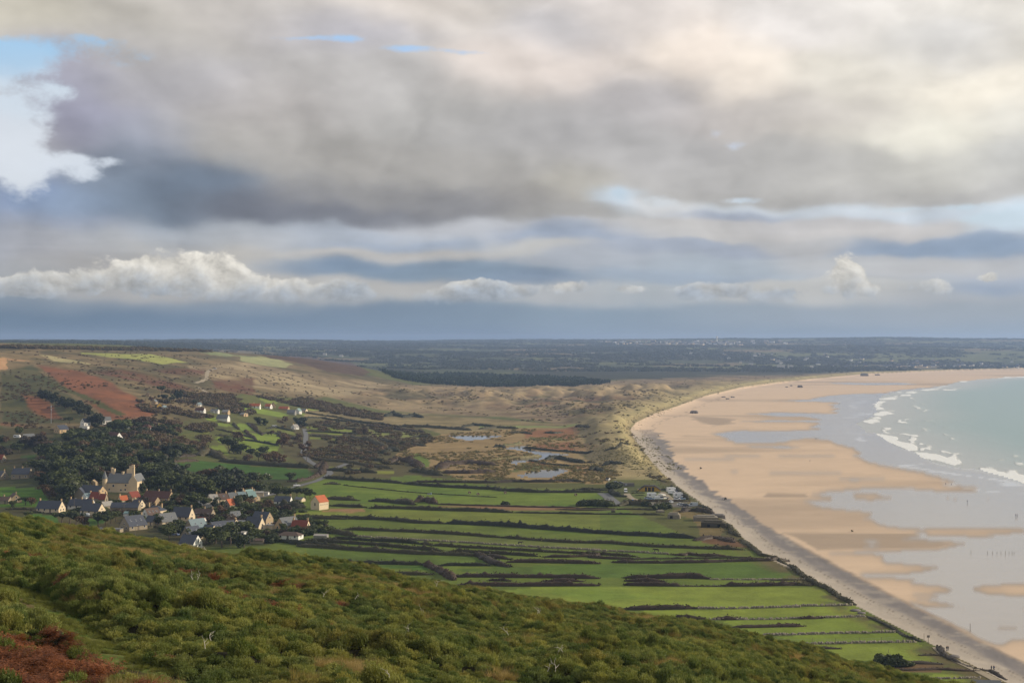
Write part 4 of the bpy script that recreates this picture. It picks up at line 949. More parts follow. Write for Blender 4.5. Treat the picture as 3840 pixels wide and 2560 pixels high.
# ------------------------------------------------------------------ houses
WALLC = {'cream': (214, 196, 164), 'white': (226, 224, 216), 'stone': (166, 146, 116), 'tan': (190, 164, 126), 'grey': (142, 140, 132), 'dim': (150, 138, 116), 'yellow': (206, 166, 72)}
ROOFC = {'slate': (66, 70, 80), 'grey': (104, 106, 106), 'bluegrey': (112, 128, 132), 'teal': (120, 146, 142), 'orange': (176, 98, 62), 'red': (126, 64, 48), 'rust': (92, 62, 52), 'brown': (92, 76, 66), 'light': (150, 146, 138), 'black': (48, 44, 40)}
MW = {k: plain('wall_'+k, lin(c), .9, .12, .7) for k, c in WALLC.items()}
def roof_material(k, c):
    m, nt, b = newmat('roof_'+k)
    n = nt.nodes.new('ShaderNodeTexCoord'); v = S(nt, n.outputs['Object'])
    g = noise(nt, v, 1.1, 4, .65); g2 = noise(nt, vmath(nt, 'MULTIPLY', v, (1, 1, 3)), 3.2, 2, .6)
    nt.links.new(vmath(nt, 'SCALE', tuple(lin(c)), (g-.5)*.5+(g2-.5)*.5+1.0).k, b.inputs['Base Color'])
    b.inputs['Roughness'].default_value = .55 if k in ('slate', 'grey', 'bluegrey', 'teal') else .85; b.inputs['Specular IOR Level'].default_value = .35
    return m
MR = {k: roof_material(k, c) for k, c in ROOFC.items()}
M_GLASS = plain('window_glass', (.02, .024, .03), .12, .1, 1, .6); M_FRAME = plain('white_frame', (.72, .72, .7), .6, .05); M_DOOR = plain('painted_door', (.16, .13, .10), .6, .2)
M_SKYL = plain('skylight_glass', (.05, .06, .08), .08, .1, 1, .9)
class MB:
    def __init__(s): s.V = []; s.F = []
    def box(s, x0, x1, y0, y1, z0, z1, taper=1.0):
        b = len(s.V); cx, cy = (x0+x1)/2, (y0+y1)/2
        s.V += [(x0,y0,z0),(x1,y0,z0),(x1,y1,z0),(x0,y1,z0)]+[(cx+(x-cx)*taper, cy+(y-cy)*taper, z1) for x, y in ((x0,y0),(x1,y0),(x1,y1),(x0,y1))]
        s.F += [(b+3,b+2,b+1,b),(b,b+1,b+5,b+4),(b+1,b+2,b+6,b+5),(b+2,b+3,b+7,b+6),(b+3,b,b+4,b+7),(b+4,b+5,b+6,b+7)]; return s
    def poly(s, verts, faces): b = len(s.V); s.V += list(verts); s.F += [tuple(i+b for i in f) for f in faces]; return s
    def cyl(s, x, y, z0, z1, r0, r1=None, k=10, cap=True):
        r1 = r0 if r1 is None else r1; b = len(s.V)
        for z, r in ((z0, r0), (z1, r1)):
            for i in range(k): a = 2*pi*i/k; s.V.append((x+r*cos(a), y+r*sin(a), z))
        s.F += [(b+i, b+(i+1) % k, b+k+(i+1) % k, b+k+i) for i in range(k)]
        if cap: s.F.append(tuple(b+k+i for i in range(k)))
        return s
    def tube(s, p, q, r, r1=None, k=5):
        p, q = np.array(p, float), np.array(q, float); r1 = r if r1 is None else r1; d = q-p; d /= np.linalg.norm(d)+1e-9
        a = np.cross(d, [0, 0, 1] if abs(d[2]) < .9 else [1, 0, 0]); a /= np.linalg.norm(a); c = np.cross(d, a); b = len(s.V)
        for o, rr in ((p, r), (q, r1)):
            for i in range(k): t = 2*pi*i/k; s.V.append(tuple(o+rr*(a*cos(t)+c*sin(t))))
        s.F += [(b+i, b+(i+1) % k, b+k+(i+1) % k, b+k+i) for i in range(k)]+[tuple(b+k+i for i in range(k)), tuple(b+k-1-i for i in range(k))]; return s
    def mesh(s, name, mat, smooth=False):
        me = bpy.data.meshes.new(name); me.from_pydata(s.V, [], s.F); me.materials.append(mat)
        if smooth: me.polygons.foreach_set('use_smooth', [True]*len(me.polygons))
        me.update(); return me
    def build(s, name, mat, parent=None, smooth=False): return link(name, s.mesh(name, mat, smooth), parent)
WINM = MB().box(-.5, .5, -.06, .04, 0, 1.1).mesh('window', M_FRAME); PANEM = MB().box(-.41, .41, -.085, -.05, .09, 1.01).mesh('pane', M_GLASS)
SKYM = MB().box(-.4, .4, -.5, .5, .02, .1).mesh('skylight', M_FRAME); SKYG = MB().box(-.34, .34, -.44, .44, .08, .13).mesh('pane', M_SKYL)
DOORM = MB().box(-.48, .48, -.07, .04, 0, 2.05).mesh('door', M_DOOR)
def anchor(name, u, v, rot, label, cat, group=None, lift=0.0):
    x, y, z = G(u, v); e = bpy.data.objects.new(name, None); COL.objects.link(e); e.location = (x, y, z+lift); e.rotation_euler = (0, 0, radians(rot))
    tag(e, label, cat, group); return e
def put(me, name, parent, loc, rot=(0, 0, 0), scale=None, sub=None):
    o = link(name, me, parent); o.location = loc; o.rotation_euler = rot
    if scale: o.scale = scale
    if sub: link(sub[0], sub[1], o)
    return o
def house(pt, L, Wd, h, rh, rot, roof, wall, label, chim='e', sky=0, hip=False, group=None, cat='house', name='house', wins=True, win_gable=1, flat=False, base=1.5, at=None, details=True):
    """local x runs along the ridge; the +x gable looks towards rot"""
    u, v = pt; L, Wd, h, rh = L*.9, Wd*.9, h*.88, rh*.86
    e = anchor(name, u, v, rot, label, cat, group)
    if at: e.location = at
    HOUSE_AT.append((e.location[0], e.location[1], max(L, Wd)*.55, 16))
    a, b = L/2, Wd/2; w = MB()
    if flat: w.box(-a, a, -b, b, -base, h)
    elif hip: w.box(-a, a, -b, b, -base, h)
    else:
        w.poly([(-a,-b,-base),(a,-b,-base),(a,b,-base),(-a,b,-base),(-a,-b,h),(a,-b,h),(a,b,h),(-a,b,h),(-a,0,h+rh),(a,0,h+rh)],
               [(0,1,5,4),(2,3,7,6),(1,2,6,9,5),(3,0,4,8,7),(4,5,9,8),(6,7,8,9)])
    w.build('wall', MW[wall], e)
    r = MB(); o_ = .28; t = .16; g = .10
    if flat: r.box(-a-.15, a+.15, -b-.15, b+.15, h+.01, h+.2)
    elif hip:
        q = min(a, b)*.85; z0 = h-.05
        r.poly([(-a-o_,-b-o_,z0),(a+o_,-b-o_,z0),(a+o_,b+o_,z0),(-a-o_,b+o_,z0),(-a+q,0,h+rh),(a-q,0,h+rh)], [(0,1,5,4),(1,2,5),(2,3,4,5),(3,0,4),(3,2,1,0)])
    else:
        dz = rh/b*o_
        for sg in (-1, 1):
            y0, y1 = sg*(b+o_), 0
            r.poly([(-a-g, y0, h-dz+.02),(a+g, y0, h-dz+.02),(a+g, y1, h+rh+.02),(-a-g, y1, h+rh+.02),(-a-g, y0, h-dz+t),(a+g, y0, h-dz+t),(a+g, y1, h+rh+t),(-a-g, y1, h+rh+t)],
                   [(4,5,6,7),(0,1,5,4),(1,2,6,5),(3,0,4,7),(0,3,2,1)])
    r.build('roof', MR[roof], e)
    def chimney(x, y, top=1.0):
        m = MB().box(x-.33, x+.33, y-.3, y+.3, h+rh*.6, h+rh+top).box(x-.4, x+.4, y-.37, y+.37, h+rh+top, h+rh+top+.14)
        c = m.build('chimney', MW['stone' if wall not in ('white', 'cream') else 'tan'], e)
        MB().cyl(x, y, h+rh+top+.14, h+rh+top+.5, .12, .1, 6).build('chimney_pot', MR['red'], c)
    if 'e' in chim: chimney(a-.45, 0)
    if 'w' in chim: chimney(-a+.45, 0)
    if 'm' in chim: chimney(.1, 0)
    if not details: return e
    if wins and not flat:
        n = max(2, int(L/3.2))
        for s_, ry in ((-1, 0), (1, pi)):
            for i in range(n):
                x = -a+(i+.5)*L/n
                if i == n//2 and s_ == (-1 if (rot % 360) > 300 or rot > -100 else 1): put(DOORM, 'door', e, (x, s_*(b+.0), .0), (0, 0, ry)); continue
                put(WINM, 'window', e, (x, s_*(b+.0), .9), (0, 0, ry), None, ('pane', PANEM))
                if h > 4: put(WINM, 'window', e, (x, s_*b, 3.1), (0, 0, ry), (.9, 1, .9), ('pane', PANEM))
        if win_gable:
            for yy in ((-Wd*.2, Wd*.2) if Wd > 6.5 else (0,)): put(WINM, 'window', e, (a, yy, .9), (0, 0, pi/2), None, ('pane', PANEM))
            if rh > 2.6 and not hip: put(WINM, 'window', e, (a, 0, h+.3), (0, 0, pi/2), (.85, 1, .9), ('pane', PANEM))
    if sky and not hip:
        an = math.atan2(rh, b); s_ = 1
        for i in range(sky):
            x = -a+(i+.8)*L/(sky+.6)
            for s_ in (1, -1): put(SKYM, 'skylight', e, (x, s_*b*.5, h+rh*.5+t), (-s_*an, 0, 0), (.9, 1.1, 1), ('pane', SKYG))
    return e
def HL(A, x, y, *a, **k): return house(A(x, y)[0], *a, **k)
def village():
    H = HL
    H(A2,190,812, 10,6.6,2.6,3.1,-62,'brown','stone','stone cottage with a plain pale gable beside the bright green paddock')
    H(A2,50,830, 9,5.5,2.4,2.0,-10,'brown','dim','low stone barn with a grey roof at the edge of the paddock','m', win_gable=0)
    H(A2,640,935, 15,7.5,2.5,4.3,-14,'slate','cream','long slate roofed house standing just above the heath slope','we')
    H(A2,1030,895, 15,6.5,2.3,3.6,-10,'slate','white','long dark roofed house with a white gable tip behind the bungalow','wme')
    H(A2,1170,962, 13,7,2.4,4.2,-22,'slate','cream','dark roofed bungalow above the silver tank','m')
    H(A2,1170,752, 17,8,3.6,4.2,-28,'slate','tan','big stone farmhouse with a wide sunlit gable below the manor','', win_gable=1)
    H(A2,1010,775, 6,6,3.6,3.8,-85,'slate','dim','grey gabled wing at the back of the farmyard','', wins=False)
    H(A2,1205,806, 5.6,5.5,2.6,3.6,-10,'red','dim','red tiled outbuilding leaning on the big farmhouse','e', wins=False)
    H(A2,1300,814, 4.4,5,2.2,3.2,-8,'red','dim','smaller darker red tiled outbuilding, right one of the pair','e', wins=False)
    H(A2,1105,806, 5.5,4.2,3.4,2.0,-128,'bluegrey','white','small white annexe with a pale slate roof by the red outbuildings','w')
    H(A2,1345,892, 7,5,2,2.4,-130,'light','dim','low barn with a pale ribbed roof right of the dark bungalows','', wins=False)
    H(A2,1680,795, 7,6.2,2.6,3.4,-125,'red','dim','stone cottage with a red roof edge in the manor lane','', win_gable=1)
    H(A2,1550,812, 5,4.4,1.6,2.6,-140,'orange','cream','tiny cottage with a bright orange roof slope','e', wins=False)
    H(A2,2000,806, 18,7.4,3.0,3.8,-16,'rust','stone','long farmhouse row with a dark rust coloured roof','wme')
    H(A2,1945,842, 6,5,2.2,2.8,-32,'rust','stone','small rust roofed cottage in front of the long rust row','', wins=False)
    H(A2,1585,912, 17,6,2.0,2.6,-4,'slate','dim','very long low slate barn in the middle of the village','e', wins=False)
    H(A2,1740,890, 6,6,2.3,3.2,-24,'slate','cream','dark cottage with a cream gable at the end of the low barn','w')
    H(A2,1960,985, 10,8,3.4,3.0,-24,'slate','cream','square cream house with a hipped slate roof and three chimneys','wme', hip=True)
    H(A2,1645,990, 7,4,1.9,.9,-10,'teal','white','low shed with a teal sheet roof beside the parked car','', wins=False)
    H(A2,1680,1155, 12,8.8,2.6,5.2,-127,'slate','dim','large modern house with skylights and a wide shaded gable','w', sky=3, cat='house')
    H(A2,1905,1022, 9,6.8,2.4,4.0,-128,'brown','white','white gabled house with skylights in a brownish roof','', sky=3)
    H(A2,1915,1100, 6,5,2.3,3.0,-32,'slate','cream','small dark roofed house with a timbered cream gable','')
    H(A2,2105,1098, 10,7,2.4,4.4,-135,'grey','cream','grey roofed house with a single skylight left of the tall dark roof','', sky=2)
    H(A2,1430,1190, 9,5,1.8,0,-6,'grey','dim','long flat roofed garage behind the heath crest','', flat=True, wins=False)
    H(A2,1285,1200, 4.4,4,1.6,1.3,-60,'grey','dim','small shed with a pale roof behind the heath crest','', wins=False)
    H(A2,2265,1035, 7,5,2.4,2.6,-8,'slate','cream','low dark annexe left of the tall dark roofed house','', wins=False)
    H(A3,295,1040, 11.5,6.6,2.6,5.2,-20,'slate','cream','tall steep dark roof with a bright pointed cream gable and end chimney','e')
    H(A3,560,995, 11,6,2.0,2.8,-12,'brown','dim','low dark house with a small grey gable under the trees','me')
    # the terrace
    ax, ay, az = G(*A3(705,848)[0]); dx, dy = cos(radians(32)), sin(radians(32))
    for i, (rf, wl, lb) in enumerate((('light', 'cream', 'first terrace house with a wide cream gable end'), ('brown', 'cream', 'second terrace house, the one with the brown roof'), ('grey', 'cream', 'third terrace house with a grey roof'), ('bluegrey', 'cream', 'fourth terrace house with a blue grey roof'), ('teal', 'tan', 'last terrace house with the pale teal roof'))):
        d = (i-.3)*5.6; house((0, 0), 5.5, 7.2, 3.4+.15*i, 3.3, 32, rf, wl, lb, 'e', sky=1 if i in (0, 1) else 0, group='terrace above the village', at=(ax+dx*d, ay+dy*d, az+.3))
    H(A3,575,848, 9,4.5,2.8,0,18,'light','white','low white flat roofed building left of the terrace','', flat=True)
    H(A3,640,880, 6,4,2.2,0,10,'light','white','small white block below the terrace','', flat=True)
    H(A3,890,886, 7,5.2,2.4,3.4,-122,'orange','dim','cottage with an orange roof in front of the terrace','w')
    H(A3,1020,812, 7,5.4,2.8,2.8,-112,'brown','dim','stone cottage with a big chimney between the terrace and the cream barns','w')
    H(A3,1105,772, 9,5.6,3.0,3.2,-126,'teal','tan','house with a pale teal roof and tall chimneys','we')
    H(A3,1200,740, 11,4,2.6,.8,8,'light','cream','long cream walled building beneath the tall trees','', wins=False)
    H(A3,1205,792, 4.6,4.6,2.4,2.0,-60,'light','cream','small cream gabled house at the foot of the cream row','')
    H(A3,965,745, 7,4,2.0,1.0,8,'light','cream','narrow cream shed at the upper end of the terrace','', wins=False)
    H(A3,1340,722, 3.4,2.6,1.5,.7,-10,'light','white','little white hut beside the lane bend','', wins=False)
    H(A3,1552,846, 10.5,6,2.6,3.0,-8,'slate','white','slate roofed cottage with a white gable near the orange barn','e')
    H(A3,1532,842, 4,2.6,1.8,.8,-8,'orange','dim','low lean-to shed with a bright orange roof','', wins=False)
    H(A3,1762,802, 6,4,1.5,1.2,-30,'grey','cream','low grey shed between the slate cottage and the orange barn','', wins=False)
    e = H(A3,2012,902, 8.2,7.1,5,3.7,-126,'orange','cream','stone barn with a bright orange tiled roof alone by the fields','', wins=False, cat='barn', name='barn')
    put(DOORM, 'door', e, (3.69, 0, 2.2), (0, 0, pi/2), (1.0, 1, .8)); 
    for xx in (-2.4, -.8, .8, 2.4): put(WINM, 'window', e, (xx, 3.19, 2.5), (0, 0, pi), (.45, 1, .6), ('pane', PANEM))
    H(A3,1290,1112, 9.5,7.6,4.2,4.0,-22,'slate','stone','tall dark slate roof with a tan stone gable behind the blue roofed house','m')
    H(A3,1195,1168, 9.5,6.8,2.6,5.0,-24,'slate','cream','steep navy roofed house with two tall windows in its cream gable','e')
    H(A3,1385,1150, 5,3.5,2.2,0,-20,'light','cream','small flat roofed kitchen wing beside the cream gable','', flat=True)
    H(A3,985,1156, 9,6.2,4.6,0,-12,'grey','grey','plain grey box shaped building with a pale end wall','', flat=True, wins=False)
    H(A3,905,1166, 7,6,3.2,3.4,-34,'brown','cream','cream gabled house with three windows and a brown roof','')
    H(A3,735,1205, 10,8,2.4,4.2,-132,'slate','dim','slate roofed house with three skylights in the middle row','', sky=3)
    H(A3,875,1180, 9,5.5,2.4,3.6,-134,'slate','cream','plain slate roofed house right of the skylight house','w')
    e = H(A3,985,1242, 9,4.4,2.4,0,-16,'light','white','white conservatory with a flat roof and a row of glazing','', flat=True, cat='conservatory', name='conservatory')
    for i in range(5): put(WINM, 'window', e, (-3.4+i*1.7, -2.2, .4), (0, 0, 0), (1.3, 1, 1.5), ('pane', PANEM))
    H(A3,455,1205, 10,7.6,2.8,5.2,-130,'bluegrey','dim','steep house with a pale green grey roof at the lower left of the village','', sky=2)
    H(A3,400,1275, 9,7.4,2.4,4.4,-122,'slate','dim','lower gabled house in front of the pale green grey roof','', sky=2)
    H(A3,625,1235, 6.5,5.6,2.6,3.4,-30,'slate','cream','dark roofed house with a cream gable left of the skylight house','')
    H(A3,385,1395, 8.5,8,3.0,4.0,-20,'slate','white','lowest house, dark roof and white front half hidden by the heath','')
    H(A3,522,1092, 4.6,4.4,1.8,2.4,-24,'red','white','tiny house with a red roof above the pale green grey roof','')
    H(A3,945,1026, 6,5,1.9,2.8,-140,'grey','white','small white house with skylights left of the street lamp','', sky=2)
    H(A3,1605,1156, 11,8,2.8,4.2,-132,'grey','tan','grey roofed house with a broad tan gable near the red roofs','w', sky=2)
    H(A3,1772,1168, 9,6,2.5,3.2,-12,'red','cream','red roofed house with chimneys at both ends','we')
    H(A3,1642,1275, 12,6.4,2.2,1.7,-16,'brown','white','wide bungalow with a shallow brown roof at the village edge','', hip=True)
    H(A3,2030,1268, 7,4,1.6,.7,-8,'light','grey','pale field shed standing apart by the hedge','', wins=False)
    H(A3,1230,1328, 7,4,1.6,.8,-8,'brown','dim','low shed behind the heath crest beside the dark trees','', wins=False)
    # upper left and hillside houses
    H(A1,8,1202, 6,6,2.6,3.4,-15,'red','dim','house with a red roof on the left edge below the wood','')
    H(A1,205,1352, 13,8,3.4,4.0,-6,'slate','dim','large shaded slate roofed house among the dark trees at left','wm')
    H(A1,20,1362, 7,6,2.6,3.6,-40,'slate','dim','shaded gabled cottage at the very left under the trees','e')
    H(A1,565,932, 10,8.4,3.0,3.8,-126,'slate','tan','pale gabled house with a chimney standing in a hillside garden','w')
    H(A1,262,992, 10,5,2.3,2.4,-140,'grey','cream','low pale roofed house beside the white caravan','')
    H(A1,785,872, 7,6,3.6,3.6,-126,'slate','white','tall white house with two steep gables on the hillside','')
    H(A1,775,900, 8,4,2.4,0,-12,'light','white','flat roofed white annexe below the tall white house','', flat=True)
    H(A1,937,862, 4.4,4,3.0,0,-20,'light','white','small white cube shaped house beside the black cypress','', flat=True)
    H(A1,988,852, 6,5,3.6,3.2,-146,'grey','white','narrow white house with a steep pale roof right of the cypress','')
    H(A1,1050,1002, 12,8,2.4,4.4,-30,'rust','white','house with a big dark rust roof and a white gable in the wood','')
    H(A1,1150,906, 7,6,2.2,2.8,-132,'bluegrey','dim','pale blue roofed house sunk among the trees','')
    H(A1,1350,918, 10,8,2.8,3.6,-22,'rust','white','white house with a rust roof at the end of the hillside lane','', hip=True)
    H(A1,1462,708, 7,5.4,2.8,3.0,-70,'grey','yellow','gabled house with a yellowish sunlit gable on the hillside','')
    H(A1,1508,724, 6,4.6,2.2,2.4,-110,'bluegrey','white','small white gable just right of the yellowish gable','')
    H(A1,1355,602, 5,4.6,2.0,2.6,-80,'brown','stone','lone stone hut high on the bracken slope','', wins=False)
    H(A1,1420,668, 6,5,2.2,2.6,-100,'grey','stone','stone house below the lone hut','')
    H(A1,1840,748, 11,5.4,2.4,2.8,-14,'rust','white','rust roofed house right of the tall pines','e')
    H(A1,1830,692, 5,4.4,2.0,2.4,-130,'bluegrey','white','small pale roof above the rust roofed house','')
    H(A1,1975,754, 9,5.4,2.6,1.6,-10,'grey','white','grey and white house at the foot of the bracken','')
    H(A1,2075,764, 8,5.6,2.6,2.4,-16,'light','tan','tan house with a pale roof right of the grey and white house','')
    H(A1,2050,824, 13,7.6,2.6,4.0,-12,'grey','white','large barn with a wide grey roof and white end','', wins=False)
    H(A1,2235,782, 6,5,2.0,2.0,-30,'light','tan','small tan cottage among shrubs right of the grey barn','')
    H(A4,125,707, 17,6,2.5,2.9,-6,'orange','white','long cottage row with an orange roof below the dunes','me')
    H(A4,262,710, 8,6,2.5,3.0,-20,'orange','white','white house with an orange roof, second along the lane','')
    H(A4,306,704, 5.4,5.4,3.4,2.8,-70,'brown','stone','tall narrow stone house between the orange roofs','e')
    H(A4,405,728, 13,6,2.2,2.7,-16,'orange','stone','orange roofed barn right of the stone house','', wins=False)
    H(A4,475,768, 10,8,2.6,3.6,-8,'grey','grey','shaded grey roofed barn at the end of the lane','', wins=False)
    H(A4,537,760, 7,6,3.4,3.4,-110,'teal','white','white house with two gables and a pale roof at the lane end','')
    H(A4,590,748, 7,5.4,3.0,1.6,-20,'grey','cream','cream cottage, last of the hamlet below the dunes','')
    H(A4,505,902, 6.6,6,2.4,3.0,-128,'light','white','isolated white cottage in the middle fields','e')
    H(A4,40,782, 7,5,2.0,1.8,-20,'light','tan','small pinkish cottage left of the dark copse','')
    H(A6,405,342, 2.6,2.4,1.6,.8,-40,'black','white','tiny white hut with a dark roof near the marsh','', wins=False)
    H(A8,1945,1672, 8,6,2.4,2.0,-8,'grey','stone','hut with a grey roof by the track at the bottom of the view','', wins=False)
def manor():
    """the stone manor: hall, round turret, gabled wing, stacks"""
    u, v = A2(1525,665)[0]
    e = anchor('manor_house', u, v, -9, 'stone manor with a pointed round turret and tall chimneys above the village', 'manor')
    HOUSE_AT.append((e.location[0], e.location[1], 10.0, 30)); e.scale = (1.16, 1.16, 1.16)
    w = plain('manor_stone', lin((214, 192, 156)), .9, .16, .6)
    a, b, h, rh = 6.2, 4.2, 4.4, 4.2
    MB().poly([(-a,-b,-2),(a,-b,-2),(a,b,-2),(-a,b,-2),(-a,-b,h),(a,-b,h),(a,b,h),(-a,b,h),(-a,0,h+rh),(a,0,h+rh)],[(0,1,5,4),(2,3,7,6),(1,2,6,9,5),(3,0,4,8,7),(4,5,9,8),(6,7,8,9)]).build('hall_wall', w, e)
    for sg in (-1, 1): pass
    r = MB()
    for sg in (-1, 1): r.poly([(-a, sg*(b+.3), h-.25),(a+.1, sg*(b+.3), h-.25),(a+.1, 0, h+rh+.03),(-a, 0, h+rh+.03),(-a, sg*(b+.3), h-.08),(a+.1, sg*(b+.3), h-.08),(a+.1, 0, h+rh+.2),(-a, 0, h+rh+.2)],[(4,5,6,7),(0,1,5,4),(1,2,6,5),(3,0,4,7)])
    r.build('roof', MR['grey'], e)
    t = MB().cyl(-a-.7, -b+.2, -2, 6.4, 1.25, 1.2, 14).build('turret', w, e, False)
    MB().cyl(-a-.7, -b+.2, 6.4, 10.4, 1.45, .03, 14).build('spire', MR['grey'], t)
    # gabled wing on the right, running back
    x0, x1, y0, y1 = a+.05, a+4.6, -b-.6, 5.2; xm = (x0+x1)/2; H2 = 5.2
    MB().poly([(x0,y0,-2),(x1,y0,-2),(x1,y1,-2),(x0,y1,-2),(x0,y0,H2),(x1,y0,H2),(x1,y1,H2),(x0,y1,H2),(xm,y0,H2+3.3),(xm,y1,H2+3.3)],[(0,1,5,8,4),(1,2,6,5),(2,3,7,9,6),(3,0,4,7),(4,8,9,7),(5,6,9,8)]).build('wing_wall', w, e)
    MB().poly([(x0-.2,y0+.2,H2-.2),(xm,y0+.2,H2+3.5),(x1+.2,y0+.2,H2-.2),(x0-.2,y1,H2-.2),(xm,y1,H2+3.5),(x1+.2,y1,H2-.2)],[(0,1,4,3),(1,2,5,4)]).build('wing_roof', MR['grey'], e)
    for (x, y, s, z0, z1) in ((xm-.1, y0+.8, .62, 6, 12.2), (-a+2.4, .0, .6, 6, 10.8), (1.2, -.2, .5, 6.4, 9.4), (a-2.2, 2.8, .6, 6, 12.0), (a-1.0, 3.2, .55, 6, 12.6), (-a+.6, 1.6, .45, 6, 11.2)):
        c = MB().box(x-s, x+s, y-s*.8, y+s*.8, z0, z1).build('chimney', w, e)
        MB().box(x-s*1.2, x+s*1.2, y-s, y+s, z1, z1+.25).build('cap', w, c)
    MB().cyl(a-3.4, 3.4, 4, 10.6, 1.1, 1.1, 12).build('stair_tower', w, e)
    for (x, z, s) in ((-2.2, 2.2, 1.1), (1.9, .2, .9), (4.4, 2.6, 1.0), (4.2, .4, .9), (-4.4, .5, .8)):
        put(WINM, 'window', e, (x, -b-.02, z), (0, 0, 0), (s, 1, s), ('pane', PANEM))
    for (y, z) in ((-1.6, 3.0), (1.6, 3.0), (-1.6, .8)): put(WINM, 'window', e, (x1+.02, y, z), (0, 0, pi/2), None, ('pane', PANEM))
    MB().box(-a+1, a+6, -b-3.4, -b-3.0, -2, .6).build('terrace_wall', MW['cream'], e)
    # ruined tower in the trees
    e2 = anchor('ruined_tower', *A2(1197,632)[0], -20, 'narrow ruined stone tower with a pointed top left of the manor', 'tower')
    HOUSE_AT.append((e2.location[0], e2.location[1], 2.6, 12))
    MB().poly([(-1.1,-1,-1),(1.1,-1,-1),(1.1,1,-1),(-1.1,1,-1),(-1.1,-1,4.6),(1.1,-1,3.4),(1.1,1,3.4),(-1.1,1,5.0)],[(0,1,5,4),(1,2,6,5),(2,3,7,6),(3,0,4,7),(4,5,6,7)]).build('wall', MW['stone'], e2)
    put(WINM, 'window', e2, (.35, -1.0, 1.4), (0, 0, 0), (.6, 1, .9), ('pane', PANEM))
def camp_hall():
    u, v = A6(930,468)[0]; e = anchor('camp_hall', u, v, -6, 'wide low camp site hall with a black roof and yellow end walls', 'hall')
    HOUSE_AT.append((e.location[0], e.location[1], 8.0, 20))
    MB().poly([(-6.8,-3,-.5),(6.8,-3,-.5),(6.8,3,-.5),(-6.8,3,-.5),(-6.6,-3,.6),(6.6,-3,.6),(6.6,3,.6),(-6.6,3,.6),(-3.2,-3,2.9),(3.2,-3,2.9),(3.2,3,2.9),(-3.2,3,2.9)],
      [(0,1,5,9,8,4),(1,2,6,5),(2,3,7,11,10,6),(3,0,4,7),(8,9,10,11),(5,6,10,9),(4,8,11,7)]).build('wall', MW['yellow'], e)
    MB().poly([(-7.1,-3.6,.5),(-3.3,-3.6,3.05),(3.3,-3.6,3.05),(7.1,-3.6,.5),(-7.1,3.4,.5),(-3.3,3.4,3.05),(3.3,3.4,3.05),(7.1,3.4,.5),(-7.1,-3.6,.75),(-3.3,-3.6,3.3),(3.3,-3.6,3.3),(7.1,-3.6,.75),(-7.1,3.4,.75),(-3.3,3.4,3.3),(3.3,3.4,3.3),(7.1,3.4,.75)],
      [(8,9,13,12),(9,10,14,13),(10,11,15,14),(0,1,9,8),(1,2,10,9),(2,3,11,10),(3,7,15,11),(0,8,12,4)]).build('roof', MR['black'], e)
    MB().box(-3.0, 3.2, -3.12, -3.02, 0, 2.5).build('recess_shade', plain('recess_dark', (.05, .035, .02), .8, .2), e)  # dark sheet painted as the shade of the central recess
    for x in (-1.4, .9, 3.0): MB().box(x-.18, x+.18, -3.4, -3.15, 0, 2.7).build('post', MW['yellow'], e)
village(); manor(); camp_hall()
